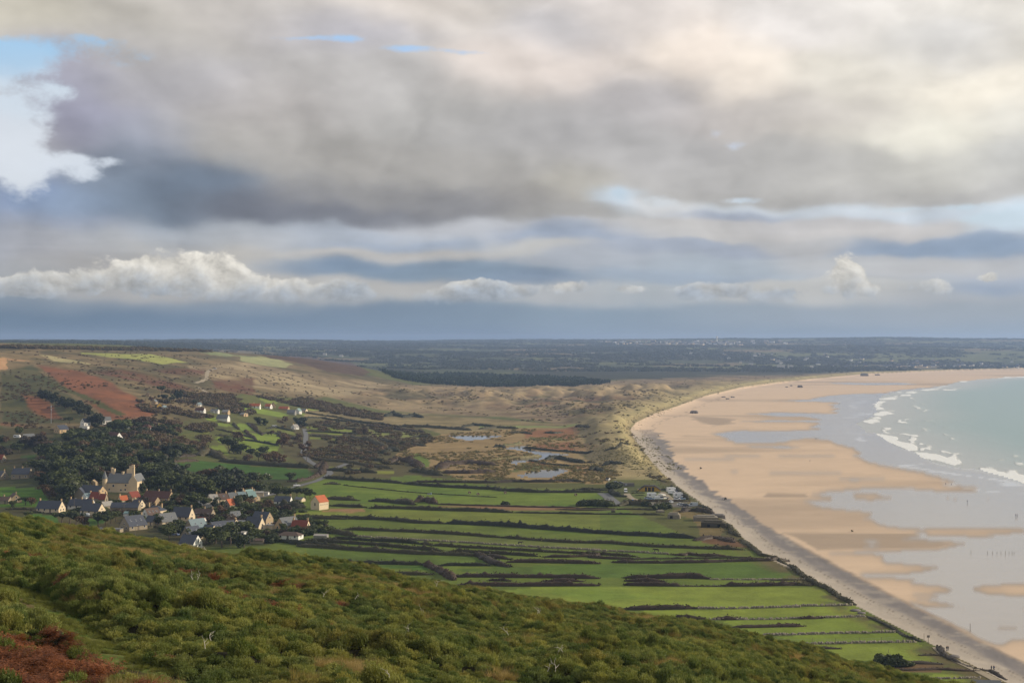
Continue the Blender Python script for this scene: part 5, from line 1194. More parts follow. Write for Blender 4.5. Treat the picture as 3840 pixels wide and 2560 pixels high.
# ------------------------------------------------------------------ hedges and walls of the plain
STR = 'hedges between the strip fields of the plain'
def hedges():
    h = hedge
    h(A3(1400,1010,1620,1012)+B4(195,198,400,205,620,212,880,236,1120,242), 2.2, 2.6, 'hedge', 'long dark hedge starting right of the slate roofed stone gable, its western half')
    h(B4(1120,242,1370,250,1600,262,1900,288,2100,300,2350,318)+A6(460,1005,700,1026,1000,1040,1300,1062,1500,1072), 2.8, 3.4, 'hedge', 'tall dark hedge running from the middle of the strip fields to the beach grass')
    h(B4(300,290,620,300,900,312,1180,328,1560,352), 1.9, 2.2, 'hedge', 'dark hedge above the strip where the dark cow grazes, western half')
    h(B4(1560,352,1900,378,2200,396)+A6(0,1122,460,1130,1000,1172,1500,1192,2100,1216), 1.7, 2.2, 'hedge', 'dark hedge behind the black horse')
    h(B4(165,318,250,322,400,346), 3.2, 4, 'hedge', 'bushy dark hedge end next to the pale field shed')
    stone_wall(B4(400,346,750,366,1100,386,1500,410,2000,440,2350,456)+A6(200,1225,500,1236,850,1250,1180,1272), .95, 'long low grey wall in front of the black horse and the cow')
    h(A6(1180,1275,1350,1288,1420,1275,1560,1292,1950,1300), 1.5, 2.4, 'hedgebrown', 'brown scrubby bank continuing the wall to the right of the black horse')
    h(B4(180,362,440,374,700,386,930,408), 2.0, 2.2, 'hedge', 'dark hedge two strips below the pale field shed', None)
    h(B4(930,405,985,415), 3.4, 3.4, 'hedge', 'short tall clump at the middle of a low hedge'); h(B4(985,416,1300,432,1800,462,2350,492)+A6(200,1270,500,1282,760,1296), 1.5, 1.8, 'hedge', 'thin dark hedge running right from the tall clump')
    h(B4(0,380,300,396,540,412,800,438,1085,462), 2.0, 2.3, 'hedge', 'dark hedge just under the garden of the wide brown bungalow'); h(B4(1135,466,1400,476,1640,492,1850,506), 1.8, 2.2, 'hedge', 'dark hedge ending left of a brown thicket in mid plain')
    h(B4(1900,510,2100,510,2350,496)+A6(160,1310,500,1330,800,1328), 1.5, 2.2, 'hedgebrown', 'brown hedge right of the mid plain thicket')
    h(A6(600,1336,900,1328,1500,1326,2100,1318,2352,1322), .9, 1.4, 'hedge', 'very thin hedge line below the black horse')
    h(B4(-60,418,0,424,360,452,600,468,860,486,1100,494,1360,504), 2.4, 3.0, 'hedge', 'long brownish hedge along the top of the wide dark green field')
    h(B4(1360,488,1420,510,1480,548,1560,575,1650,588), 2.6, 5.0, 'hedgebrown', 'thick brown thicket slanting across the plain'); h(B4(1420,505,1560,518,1640,528), 2.2, 4, 'hedgebrown', 'short brown spur beside the slanting thicket')
    h(B4(1600,552,1800,552,2100,556,2350,562), 2.0, 2.6, 'hedgebrown', 'brown hedge right of the slanting thicket')
    h(B3(700,24,1200,24,1500,20,1700,14,2100,6,2250,8), 1.8, 2.4, 'hedgebrown', 'brown hedge meeting the beach grass at its right end')
    h(B4(100,548,250,552,400,562,700,566,950,572), 2.0, 2.6, 'hedge', 'dark hedge at the foot of the wide dark green field'); h(B4(950,572,1010,598,1080,645,1170,695), 2.4, 4, 'hedgebrown', 'brown hedge slanting down towards the heath crest')
    h(B4(1055,582,1200,576,1470,578), 1.8, 2.2, 'hedge', 'short hedge between the two slanting brown hedges'); h(B4(640,638,800,650,1010,652), 1.8, 2.2, 'hedge', 'short dark hedge just above the heath crest')
    h(B4(1170,668,1400,668,1700,674,2040,676,2350,682), 2.0, 2.6, 'hedgebrown', 'brown hedge at the foot of the field below the slanting thicket, left part')
    h(B3(800,156,1100,160,1350,152,1560,164), 2.5, 3, 'hedgebrown', 'tall brown hedge in the row above the bright green field'); stone_wall(B3(1560,170,1900,172,2200,170,2400,172), .7, 'thin wall carrying on right of the tall brown hedge')
    h(B4(1460,698,1640,702), 1.4, 2.2, 'hedgebrown', 'left one of the short brown clumps in the narrow strip'); h(B4(1900,702,2220,704), 1.5, 2.4, 'hedgebrown', 'middle one of the short brown clumps in the narrow strip'); h(B3(810,184,1160,188), 1.9, 2.6, 'hedgebrown', 'right one of the short brown clumps in the narrow strip')
    h(B4(1200,736,1480,738,1700,738,2050,738,2350,740), 2.0, 2.5, 'hedgebrown', 'brown hedge on the upper edge of the bright green field, left part', gap=.42); h(B3(800,224,1100,226,1300,228,1600,228,1900,226,2200,220,2500,214), 1.8, 2.3, 'hedgebrown', 'brown hedge on the upper edge of the bright green field, right part', gap=.40)
    stone_wall(B3(1450,428,1800,428,2000,422,2350,412)+A8(250,884,500,884,760,878), .9, 'stone wall on the lower edge of the bright green field'); h(B3(760,430,900,436,1100,436,1450,430), 2.2, 2.6, 'hedgebrown', 'purple brown hedge along the left part of the stone wall', gap=.36)
    h(B3(1560,425,1640,428), .7, 1, 'hedgebrown', 'low heathy cap on the stone wall'); h(A8(280,992,470,988), 1.7, 2.4, 'hedgebrown', 'brown bush row resting on a wall near the shingle')
    stone_wall(A8(-520,1005,0,1002,280,994,600,985,875,976), .8, 'second stone wall below the bright green field'); h(B3(1200,522,1350,524,1530,526), 2.1, 2.8, 'hedgebrown', 'rounded brown hedge beside the heath crest'); h(B3(1590,520,1700,520,1840,520), 2.2, 2.8, 'hedgebrown', 'rounded brown hedge in the middle of the second wall')
    h(B3(1720,600,2200,582,2350,582)+A8(60,1064,320,1062), 1.1, 2.0, 'hedgebrown', 'low brown bank below the second wall')
    stone_wall(B3(2000,665,2200,655)+A8(0,1144,500,1130,1140,1116), .8, 'third stone wall, nearly straight, down to the shingle'); stone_wall(A8(330,1222,800,1212,1330,1202), .8, 'fourth stone wall just below the wire fence'); h(A8(380,1262,500,1258,635,1262), 1.3, 2.4, 'hedgebrown', 'isolated brown mound of scrub below the fourth wall')
    h(A8(1340,1318,1440,1312,1550,1318), .8, 3.0, 'hedgebrown', 'flat brown scrub patch by the fence corner', cat='scrub'); h(A8(1180,1385,1400,1392,1560,1400), .9, 4, 'hedgebrown', 'wide low brown scrub behind the dark bushes', cat='scrub'); h(A8(1000,1440,1250,1450,1500,1440,1700,1450,1880,1455), .7, 2, 'hedgebrown', 'thin brown line of scrub at the lower edge of the fields', cat='scrub')
    stone_wall(A8(1300,1532,1600,1530,1900,1522), .6, 'lowest stone wall at the bottom right corner of the fields')
    h(A8(20,655,200,650,330,648), .9, 1.6, 'hedge', 'faint upper hedge in the shaded field by the shingle'); h(A8(0,702,180,692,400,702), 1.4, 2.0, 'hedge', 'short dark hedge running into the shingle grass')
    # along the shore
    h(A6(2060,1085,2200,1190,2352,1290)+A8(60,455,180,520), 1.3, 3.6, 'hedge', 'dark scrub strip along the upper shingle', gap=.3, cat='scrub'); h(A8(180,520,300,600,420,670,560,740,680,830,760,872), 1.5, 3.4, 'hedge', 'dark green scrub strip between the shaded field and the shingle', gap=.25, cat='scrub')
    h(A8(880,975,1000,1030,1130,1090,1240,1150,1380,1200), .8, 2.0, 'greenless' if False else 'hedge', 'low scrub along the shingle beside the third wall', gap=.4, cat='scrub'); h(A8(1480,1230,1560,1320,1700,1390,1850,1440,1990,1470,2120,1540), .9, 2.6, 'hedgebrown', 'scrubby bank below the shingle at the bottom right', gap=.3, cat='scrub')
    # upper plain
    h(B4(500,62,620,66,750,80,870,92), 3.0, 5, 'hedge', 'dark bushy hedge right of the orange barn'); h(B4(860,70,940,60,1030,86), 3.8, 6, 'hedgebrown', 'rounded brown thicket behind the long pale strip'); h(B4(690,74,760,68,870,92), 3.4, 5, 'hedgebrown', 'rounded brown thicket, left one of the pair')
    h(B4(1030,88,1300,96,1700,106,2180,116), 1.2, 2.2, 'hedgebrown', 'low brown hedge along the lower side of the big field'); h(B4(2000,128,2180,132,2350,134)+A6(500,700,800,706,1000,712), 1.0, 2.2, 'hedgebrown', 'low brown bank under the copse by the camp')
    h(B4(190,98,330,104,480,112), 2.2, 3, 'hedge', 'dark hedge just right of the orange barn door'); h(B4(500,118,800,124,1050,136,1350,142,1650,154), 2.4, 3.0, 'hedge', 'bushy dark hedge across the plain from the barn, left half'); h(B4(1650,154,2000,160,2350,168)+A6(600,768,900,772,1110,776), 1.2, 1.8, 'hedge', 'thin hedge across the plain to the ruined hut, right half')
    h(B4(160,42,280,52,420,58), 2.2, 3, 'hedge', 'dark hedge behind the orange barn'); h(A4(770,1410,850,1405,920,1412), 1.8, 5, 'hedge', 'short low thicket standing in the big green field'); h(A4(950,1418,990,1420), 1.4, 3, 'hedge', 'small round clump in the big green field')
    h(A4(990,1424,1250,1448,1560,1482,1900,1505,2350,1530), .6, .9, 'hedge', 'thin line of posts and grass across the big green field')
    h(A4(760,1352,960,1366,1100,1378,1300,1388,1500,1404), 2.6, 3.6, 'hedge', 'tall dark hedge on the far side of the big green field, left part'); h(A4(1500,1404,1700,1422,1850,1434,2100,1446,2350,1458)+A5(200,1468,500,1484,900,1484,1130,1484), 2.4, 3.4, 'hedge', 'dark hedge on the far side of the big green field, right part')
    h(A4(1600,1388,1900,1395,2352,1398)+A5(300,1388,600,1390,860,1385), 2.0, 4.0, 'hedgebrown', 'brownish hedge in front of the near pond')
    h(A4(790,1282,950,1290,1110,1300,1250,1306), 3.2, 5, 'hedge', 'bushy dark hedge right of the lane bend'); h(A4(1560,1290,1650,1296,1850,1330), 4.0, 7, 'hedge', 'dark thicket between the strips and the reed bed')
    h(A4(690,1098,850,1108,1050,1120,1300,1130), 2.4, 4, 'hedge', 'first dark scrub line right of the brown trees', 'scrub lines of the middle ground'); h(A4(700,1148,900,1152,1150,1180,1350,1200), 2.4, 4, 'hedge', 'second dark scrub line right of the brown trees'); h(A4(700,1186,1000,1210,1250,1250,1400,1268), 2.6, 4.4, 'hedge', 'third dark scrub line, above the hedge at the lane bend')
    h(A4(1350,1210,1450,1196,1560,1206,1640,1250), 4.5, 9, 'hedgebrown', 'large dark brown thicket at the edge of the reeds'); h(A4(1820,1270,1900,1230,2100,1220,2350,1240), 4.0, 10, 'hedgebrown', 'wide purple brown thicket left of the near pond'); h(A4(1850,1305,2100,1310,2350,1300), 3.2, 8, 'hedgebrown', 'lower purple brown thicket left of the near pond')
    h(A4(900,990,1020,985,1150,1010,1250,1040,1330,1070), 4.2, 10, 'hedge', 'big dark green thicket in the middle strips'); h(A4(1330,1130,1380,1095,1440,1110), 4.2, 8, 'hedge', 'rounded dark thicket at the left end of the reed bed'); h(A4(1560,980,1650,975,1780,992), 2.6, 5, 'hedge', 'dark scrub line reaching into the reeds below the far pond'); h(A4(1250,1000,1450,1030,1700,1060), 3.0, 7, 'hedge', 'dark scrub belt sloping down into the reeds')
    h(A4(600,800,750,806,1000,838,1300,858,1480,890), 2.8, 5, 'hedge', 'long dark hedge below the pale hamlet field'); h(A4(1330,790,1400,775,1500,792), 4.4, 8, 'hedge', 'dark green copse left of the dune foot'); h(A4(1500,798,1600,785,1680,800), 4.2, 7, 'hedge', 'dark green copse, right one of the pair below the dunes')
    h(A4(1470,880,1700,884,1980,905,2120,915), 3.6, 7, 'hedge', 'dark scrub belt above the far pond'); h(A4(2030,890,2150,870,2350,880), 3.2, 6, 'hedge', 'dark scrub right of the belt above the far pond'); h(A5(0,905,150,890,340,900), 3, 6, 'hedge', 'dark scrub band behind the far pond'); h(A4(1150,870,1400,900,1700,935), 2.6, 4.5, 'hedgebrown', 'brown scrub line above the olive field')
    h(A4(600,925,800,935,1100,952), 2.4, 3.6, 'hedge', 'dark hedge above the narrow bright strip in the middle fields'); h(A4(640,965,800,975,900,985), 2.2, 3.6, 'hedge', 'dark hedge below the narrow bright strip'); h(A4(620,862,760,868,1000,900,1110,915), 2.2, 3.6, 'hedge', 'dark hedge on the top side of the middle fields')
    h(A4(620,688,700,705,850,745,1100,775,1320,790), 2.2, 4, 'hedgebrown', 'brown scrub line between the dunes and the long green strip'); h(A4(560,742,700,770,900,800,1150,845), 2.2, 3.4, 'hedge', 'hedge between the two long green strips below the hamlet')
    h(A4(20,1005,150,1018,300,1046,360,1058), 2.4, 3.6, 'hedge', 'dark hedge slanting through the bright green slope field'); h(A4(40,920,90,960,140,1000), 2.4, 4, 'hedgebrown', 'brown hedge running down between bright fields'); h(A4(70,850,130,900,160,930), 2.2, 4, 'hedgebrown', 'brown hedge left of the olive strip')
    h(A4(210,940,330,945,520,1000), 2.2, 3.6, 'hedge', 'hedge crossing below the olive strip'); h(A4(240,900,330,890,500,925), 2, 3, 'hedge', 'hedge crossing above the olive strip'); h(A1(1990,905,2100,930,2250,968,2340,990), 2.2, 3.4, 'hedge', 'hedge under the small slope paddocks'); h(A1(1975,960,2060,970,2200,990), 2.2, 3.4, 'hedge', 'hedge over the big bright slope field')
    h(A1(2130,850,2170,880,2190,905), 2, 3, 'hedge', 'short hedge between two small slope paddocks'); h(A1(2310,860,2340,890,2400,960), 2.4, 4, 'hedgebrown', 'brown hedge right of the small slope paddocks'); h(A1(1985,835,2080,850,2110,850), 2, 3, 'hedge', 'short hedge under the upper paddock')
    h(A1(1830,1130,1950,1120,2060,1130), 4, 7, 'hedge', 'dark thicket under the yellowish slope field'); h(A1(1240,1175,1500,1165,1800,1150), 3.0, 5, 'hedgebrown', 'rusty hedge above the long dark green field'); h(A3(0,330,220,300,480,295), 2.4, 4, 'hedgebrown', 'brown bank along the upper left of the long dark green field')
    h(A3(500,230,620,200,720,250,800,280), 5, 8, 'hedge', 'dark rounded thicket above the long dark green field'); h(A3(740,300,1000,330,1300,350,1600,370,1950,390), 4.0, 7, 'hedge', 'long dark thicket on the upper edge of the long dark green field'); h(A3(1950,385,2060,350,2080,400,2020,470), 3.6, 6, 'hedgebrown', 'brown thicket at the tip of the long dark green field')
    h(A3(1600,560,1750,560,1900,520,2020,480), 2.4, 4, 'hedgebrown', 'brown bank left of the lane'); h(A3(2070,505,2200,512,2352,520), 2.0, 3, 'hedge', 'hedge right of the lane above the big field'); h(A3(2130,760,2352,770), 1.6, 2.4, 'hedge', 'hedge behind the orange barn in the field margin')
    h(A3(1440,880,1550,885,1700,890,1830,885), 4.0, 6, 'hedge', 'dark garden hedge in front of the slate cottage'); h(A3(1400,1030,1620,1022,1900,1024,2352,1030), 2.2, 2.8, 'hedge', 'dark hedge under the yellow green strip by the village'); h(A3(1350,1290,1500,1300,1700,1340,2000,1360,2352,1390), 2.6, 3.4, 'hedge', 'brownish hedge below the wide brown bungalow')
    h(A3(1900,1290,2100,1300,2352,1330), 1.8, 2.4, 'hedge', 'hedge behind the pale field shed'); h(A3(2130,1210,2200,1195,2300,1205), 2.2, 3, 'hedge', 'small dark hedge right of the pale field shed'); h(A3(1950,1060,2050,1100,2150,1150), 2, 4, 'hedge', 'scrubby hedge beyond the red roofed house')
    h(A2(400,930,460,945,560,950), 1.4, 2, 'hedge', 'garden hedge in front of the long slate house'); h(A2(600,958,700,962,800,960), 1.6, 2.2, 'hedge', 'garden hedge left of the silver tank'); h(A2(1830,1145,1950,1130,2100,1150), 2, 4, 'hedge', 'garden hedge right of the large modern house'); h(A2(80,905,260,905,400,915), 1.4, 2.2, 'hedge', 'hedge above the lower paddock at left')
    # camp
    h(A6(410,475,480,520,560,545,640,545), 2.6, 4.5, 'hedge', 'dark rounded hedge left of the camp lawn'); h(A6(700,500,800,498,850,500), 1.4, 2, 'hedge', 'clipped hedge on the camp lawn, upper one'); h(A6(755,525,850,525), 1.3, 2, 'hedge', 'clipped hedge on the camp lawn, lower one'); h(A6(985,495,1060,492), 1.2, 1.8, 'hedge', 'short clipped hedge in front of the camp hall')
    h(A6(600,598,900,606,1200,604,1430,600), 1.4, 2.0, 'hedgebrown', 'brown hedge along the lower side of the camp'); h(A6(1080,455,1150,460,1280,480,1340,540,1420,580), 2.6, 3.6, 'hedge', 'dark hedge sheltering the motorhomes on the beach side'); h(A6(530,660,650,640,800,645,980,668), 3.0, 5, 'hedge', 'dark hedge below the camp lane'); h(A6(1010,700,1100,660,1200,690), 4.0, 5, 'hedge', 'round dark thicket in front of the car park')
    h(A6(1320,740,1450,720,1600,735,1700,760), 2.4, 6, 'hedgebrown', 'grassy scrub bank right of the car park'); h(A6(0,668,60,640,200,632,420,640,500,665), 3.2, 4, 'hedge', 'dark copse hedge left of the camp lane'); h(A6(0,455,200,462,400,468), 1.8, 3, 'hedge', 'dark hedge reaching the camp entrance'); h(A6(0,690,200,696,480,690), .9, 1.8, 'hedgebrown', 'low brown verge below the copse hedge')
    h(A6(1500,1100,1700,1060,1850,1070,2000,1120), 1.6, 6, 'hedgebrown', 'rust brown scrub above the shingle', cat='scrub'); h(A6(1560,650,1660,690,1700,720), 1.0, 3, 'hedge', 'scrub on the shingle crest beside the parked cars', cat='scrub'); h(A6(1880,890,1950,950,2060,1050), 1.4, 3.4, 'hedge', 'scrub on the shingle crest below the bunker', cat='scrub')
    h(A5(880,880,940,878,1000,892), 3, 5, 'hedge', 'dark clump on the green flat below the dunes'); h(A5(600,935,680,945,770,935), 2.4, 5, 'hedge', 'dark clump on the upper rust coloured marsh'); h(A5(270,940,400,938,480,950), 2.2, 4, 'hedge', 'long dark reedy clump right of the far pond')
    h(A5(410,1075,600,1100,800,1110,1040,1108), 2.2, 4, 'hedge', 'long dark green reed edge behind the river bend', cat='reeds', name='reed_bank'); h(A5(600,1190,700,1170,850,1200,960,1215), 3, 6, 'hedge', 'dark thicket below the river bend'); h(A5(975,1212,1060,1210), 2.4, 4, 'hedge', 'small dark thicket right of the river bend'); h(A5(1120,1240,1200,1215,1300,1225), 3.0, 6, 'hedge', 'dark thicket at the foot of the front dune')
    h(A5(1020,1285,1060,1270,1130,1300), 3.2, 5, 'hedge', 'dark round thicket among the rust marsh'); h(A5(130,1070,180,1060,235,1075), 2.6, 5, 'hedge', 'round dark clump above the river'); h(A5(60,1195,160,1185,260,1175,420,1165,560,1150), 2.2, 3, 'reed', 'tall tan reed edge along the left bank of the river', cat='reeds', name='reed_bank'); h(A5(180,1060,320,1050,400,1040), 2.4, 3, 'reed', 'reed edge above the river mouth', cat='reeds', name='reed_bank')
    h(A5(450,1190,600,1225,860,1245), 1.6, 3, 'hedge', 'green reed edge below the river', cat='reeds', name='reed_bank'); h(A5(570,1385,700,1385,800,1375,960,1390), 2.2, 4, 'hedge', 'dark hedge right of the near pond foot'); h(A5(1150,1100,1250,1085,1350,1040), 1.4, 3, 'hedge', 'dark slanting scrub on the front dune'); h(A5(810,1060,920,1062), 1.6, 3, 'hedge', 'small dark bar of scrub on the rust marsh')
hedges()
# ------------------------------------------------------------------ trees one can tell apart
def trees():
    LB = {'dark': 'dark crowned tree in the wood behind the manor', 'conifer': 'blackish cypress in the wood behind the manor', 'green': 'mid green tree in the wood behind the manor', 'brown': 'brown autumn tree in the wood behind the manor', 'pale': 'grey green willow in the wood behind the manor'}
    g = 'trees of the wood behind the manor'; GR = {k: 'dark trees of the manor wood' if k == 'dark' else k+' trees of the manor wood' for k in LB}
    W1 = [(150,1700),(360,1690),(590,1725),(640,1765),(760,1800),(880,1800),(1010,1850),(1040,1868),(980,1880),(800,1850),(700,1850),(560,1852),(545,1800),(480,1790),(400,1800),(380,1850),(250,1880),(170,1850),(130,1770)]
    # nearest individuals first: big pines over the terrace
    for (x, y, h, k) in ((760,640,11,'conifer'),(830,600,12,'conifer'),(900,560,12,'conifer'),(980,590,12,'conifer'),(1060,610,12,'conifer'),(1130,620,11,'conifer'),(700,640,10,'dark'),(620,690,11,'green'),(540,680,11,'dark'),(460,640,10,'dark'),(380,620,10,'dark')):
        p = A3(x, y+60)[0]; q = G(*p); tree(q[0], q[1], h, k, 'tall wind shaped pine over the terrace' if k == 'conifer' else 'broad dark tree between the manor and the terrace', 'pines over the terrace' if k == 'conifer' else 'trees between the manor and the terrace', wide=1.25)
    grove(W1, 150, ['dark', 'dark', 'conifer', 'green', 'green', 'dark', 'brown', 'pale'], (7, 12), LB, GR, 5.0, 1.3)
    L2 = {'dark': 'dark tree on the wooded slope among the hillside houses', 'conifer': 'blackish conifer on the wooded slope', 'green': 'green tree on the wooded slope', 'brown': 'brown leafless tree on the wooded slope', 'brownbush': 'brown bush on the wooded slope', 'bush': 'dark bush on the wooded slope'}
    G2 = {k: 'wooded slope, '+k for k in L2}; 
    grove([(-60,1630),(60,1625),(200,1635),(420,1600),(560,1590),(720,1630),(720,1700),(560,1730),(360,1715),(150,1700),(-60,1720)], 85, ['dark', 'conifer', 'green', 'brown', 'bush', 'brownbush', 'bush'], (4, 8), L2, G2, 6.0, 1.3)
    L3 = {'conifer': 'black conifer in the dense stand on the rust hillside'}
    for i in range(15):
        t = i/14; u, vv = 160+t*172, 1492+t*66+(i % 2)*7; x, y, z = G(u, vv); tree(x, y, 8.5+2*sin(i*2.1), 'conifer', 'black conifer in the dense stand on the rust hillside', 'conifers of the hillside stand', wide=1.35)
    for (A, x, y, h, k, lb) in ((A1,885,872,11,'conifer','black cypress between the white hillside houses'), (A1,1488,575,9,'dark','dark round tree alone on the bracken slope'), (A1,1500,655,9,'dark','dark tree beside the yellowish gable'), (A1,1640,640,12,'conifer','tall dark pine right of the yellowish gable'), (A1,1590,640,7,'pale','pale bush tree between the pines'),
        (A1,1785,680,6,'dark','dark tree above the rust roofed house'), (A1,1385,650,6,'brown','brown tree beside the lone stone hut'), (A1,640,850,6,'dark','small dark tree right of the mast'), (A1,1530,1150,9,'conifer','leftmost of the dark conifers above the long field'), (A1,1600,1140,9,'conifer','second of the dark conifers above the long field'), (A1,1680,1150,9,'dark','third of the dark trees above the long field'), (A1,1750,1150,8,'dark','last of the dark trees above the long field'),
        (A3,870,190,14,'dark','tallest dark tree in the bright slope fields'), (A3,930,200,12,'conifer','dark conifer leaning against the tallest field tree'), (A3,980,60,11,'brown','tall rusty tree behind the tallest field tree'), (A3,1020,210,10,'dark','dark tree right of the tallest field tree'), (A3,1150,260,8,'dark','dark tree below the bright slope field'), (A3,1290,220,8,'dark','round dark tree at the end of the bright field'), (A3,1240,300,8,'dark','dark tree under the round one'),
        (A3,1100,330,8,'brown','reddish brown tree under the slope fields'), (A3,1340,330,9,'brown','wide leafless brown tree above the long field'), (A3,1440,300,9,'brown','leafless orange brown tree above the long field'), (A3,1520,330,10,'brown','largest leafless brown tree above the long field'), (A3,1540,120,13,'brown','tall bare brown tree between the bright field and the lane'), (A3,1580,60,10,'brown','bare brown tree right of the tall one'), (A3,1740,60,9,'brown','bare tree left of the upper lane'), (A3,1800,180,9,'brown','bare tree at the bend of the upper lane'), (A3,1870,130,7,'brown','bare reddish tree right of the upper lane'),
        (A4,170,860,9,'dark','dark round tree below the hamlet'), (A4,230,870,8,'green','green tree below the hamlet'), (A4,565,890,11,'conifer','tall dark tree beside the isolated white cottage'), (A4,520,860,8,'dark','dark tree behind the isolated white cottage'), (A4,420,830,7,'brown','brown tree left of the isolated white cottage'), (A4,1140,950,8,'brown','leafless tree at the corner of the olive field'), (A4,780,910,5,'brown','small brown tree in the middle strips'), (A4,290,960,6,'brown','small brown tree by the olive strip'),
        (A3,1640,535,6,'dark','dark tree in the corner of the long green field'), (A3,1470,700,7,'green','green tree left of the lane above the slate cottage'), (A3,1590,760,7,'green','green tree behind the slate cottage'), (A3,1730,760,7,'dark','dark tree behind the orange barn, left one'), (A3,1830,770,7,'dark','dark tree behind the orange barn, middle one'), (A3,1890,775,5,'dark','small dark tree just left of the orange barn'),
        (A3,1060,860,7,'dark','dark tree under the cream row'), (A3,1130,870,6,'brown','brown tree under the cream row'), (A3,980,880,7,'pale','silvery tree right of the orange cottage'), (A3,700,900,6,'pale','silvery tree below the terrace'), (A3,780,960,6,'brown','rusty tree below the terrace'), (A3,450,880,8,'dark','dark tree left of the terrace foot'), (A3,560,900,7,'dark','dark tree at the terrace foot'), (A3,400,830,7,'dark','dark tree above the low dark house'), (A3,280,830,6,'brown','orange brown tree above the tall steep roof'), (A3,180,820,6,'dark','dark tree above the steep roof, left'),
        (A3,1110,960,6,'dark','dark tree beside the white parked car'), (A3,1380,900,6,'brown','brown bush tree at the end of the field strip'), (A3,1000,1300,10,'dark','big dark tree in front of the conservatory'), (A3,890,1340,9,'dark','dark tree at the heath crest, right'), (A3,700,1330,9,'dark','dark tree at the heath crest, middle'), (A3,580,1340,8,'dark','dark tree at the heath crest, left'), (A3,1060,1390,7,'dark','dark tree right of the white dome car'), (A3,480,1330,7,'dark','dark tree beside the lowest house'), (A3,780,1390,8,'dark','low dark tree half behind the heath'), (A3,200,1240,6,'dark','dark tree left of the pale green grey roof'), (A3,120,1290,7,'dark','dark tree behind the heath, far left of the lowest house'), (A3,230,1150,5,'dark','garden tree left of the steep house'), (A3,180,1190,5,'brown','brown garden tree left of the steep house'),
        (A3,1820,1230,5,'brown','reddish garden tree by the wide bungalow'), (A3,1900,1210,4,'dark','dark garden tree right of the wide bungalow'), (A3,1560,1180,4,'dark','dark garden bush tree by the broad tan gable'), (A3,2080,1130,4,'dark','small dark tree right of the red roofed house'), (A3,2000,1130,4,'green','small green tree right of the red roofed house'),
        (A2,880,1080,7,'dark','dark tree in the lower paddock'), (A2,960,1100,7,'dark','dark tree right one in the lower paddock'), (A2,780,1070,6,'dark','dark tree left one in the lower paddock'), (A2,350,1010,4,'dark','dark bush tree left of the lower paddock'), (A2,1040,1120,6,'brown','brown tree beside the lower paddock'), (A2,1240,1120,7,'dark','dark tree left of the large modern house'), (A2,1330,1110,6,'dark','dark tree behind the flat garage'), (A2,1400,1080,6,'dark','dark tree right behind the flat garage'), (A2,1460,1060,6,'dark','dark tree left of the modern house gable'),
        (A2,620,760,8,'brown','tall brown tree beside the bright green paddock'), (A2,680,740,7,'brown','brown tree right of the paddock'), (A2,560,720,7,'brown','brown tree at the top of the paddock'), (A2,320,850,5,'dark','dark bushes below the paddock'), (A2,400,850,5,'brown','brown bushes below the paddock'), (A2,150,870,4,'dark','dark bushes in front of the stone cottage'), (A2,1300,1010,4,'dark','round dark bush right of the silver tank'), (A2,1990,1110,5,'dark','dark tree between the gabled houses'), (A2,2200,640,9,'green','bright green tree right of the manor'), (A2,2280,720,8,'green','green tree above the rust row'), (A2,1800,690,6,'green','green tree right below the manor'), (A2,2150,900,5,'dark','dark tree right of the hipped house'), (A2,2260,850,5,'brown','orange brown tree right of the rust row'), (A2,1640,830,3,'brown','orange bush below the orange roof'), (A2,1690,785,4,'dark','dark bush against the red roofed cottage')):
        q = G(*A(x, y)[0]); tree(q[0], q[1], h, k, lb, force=True, wide=1.2)
    for (A, x, y, h, lb) in ((A6,70,660,3.4,'first dark shrub of the copse by the camp lane'), (A6,150,655,3.6,'second dark shrub of the copse by the camp lane'), (A6,250,655,3.8,'third dark shrub of the copse by the camp lane'), (A6,330,660,3.6,'fourth dark shrub of the copse by the camp lane'), (A6,410,665,3.2,'last dark shrub of the copse by the camp lane'), (A6,455,440,4.2,'big dark shrub at the camp entrance'), (A6,520,430,3.4,'dark shrub left of the concrete block'), (A6,1120,690,3.6,'dark shrub in front of the lone white car'), (A6,1060,705,3.4,'dark shrub left of the car park'), (A6,880,660,3,'dark shrub under the camp hedge'),
        (A8,1005,1385,2.4,'round green bush at the foot of the fields'), (A8,1120,1410,3.2,'largest green bush at the foot of the fields'), (A8,1190,1418,2.4,'green bush right of the largest one'), (A8,1238,1410,1.5,'tiny green bush at the right end of the group'), (B4,1590,96,2.6,'lone dark bush at the edge of the big field') if False else (B4,1595,92,2.4,'lone dark bush at the edge of the big field'), (B4,340,42,2.2,'lone dark bush behind the orange barn')):
        q = G(*A(x, y)[0]); tree(q[0], q[1], h, 'bush', lb, force=True, wide=1.1)
    grove([(100,1905),(420,1945),(700,2010),(900,2040),(1060,2030),(1240,1990),(1130,1940),(1000,1880),(820,1890),(560,1870),(330,1880),(120,1880)], 130, ['bush', 'brownbush', 'greenbush', 'bush'], (1.6, 4.2), {'bush': 'dark garden bush between the village houses', 'brownbush': 'brown garden bush between the village houses', 'greenbush': 'green garden bush between the village houses'}, {'bush': 'dark garden bushes', 'brownbush': 'brown garden bushes', 'greenbush': 'green garden bushes'}, 5.5, 1.3)
    grove([(930,1900),(1130,1870),(1150,1930),(960,1950)], 8, ['bush', 'brownbush'], (1.6, 3), {'bush': 'dark bush on the waste ground left of the orange barn', 'brownbush': 'brown bush on the waste ground left of the orange barn'}, {'bush': 'dark bushes by the barn', 'brownbush': 'brown bushes by the barn'}, 5, 1.3)
trees()
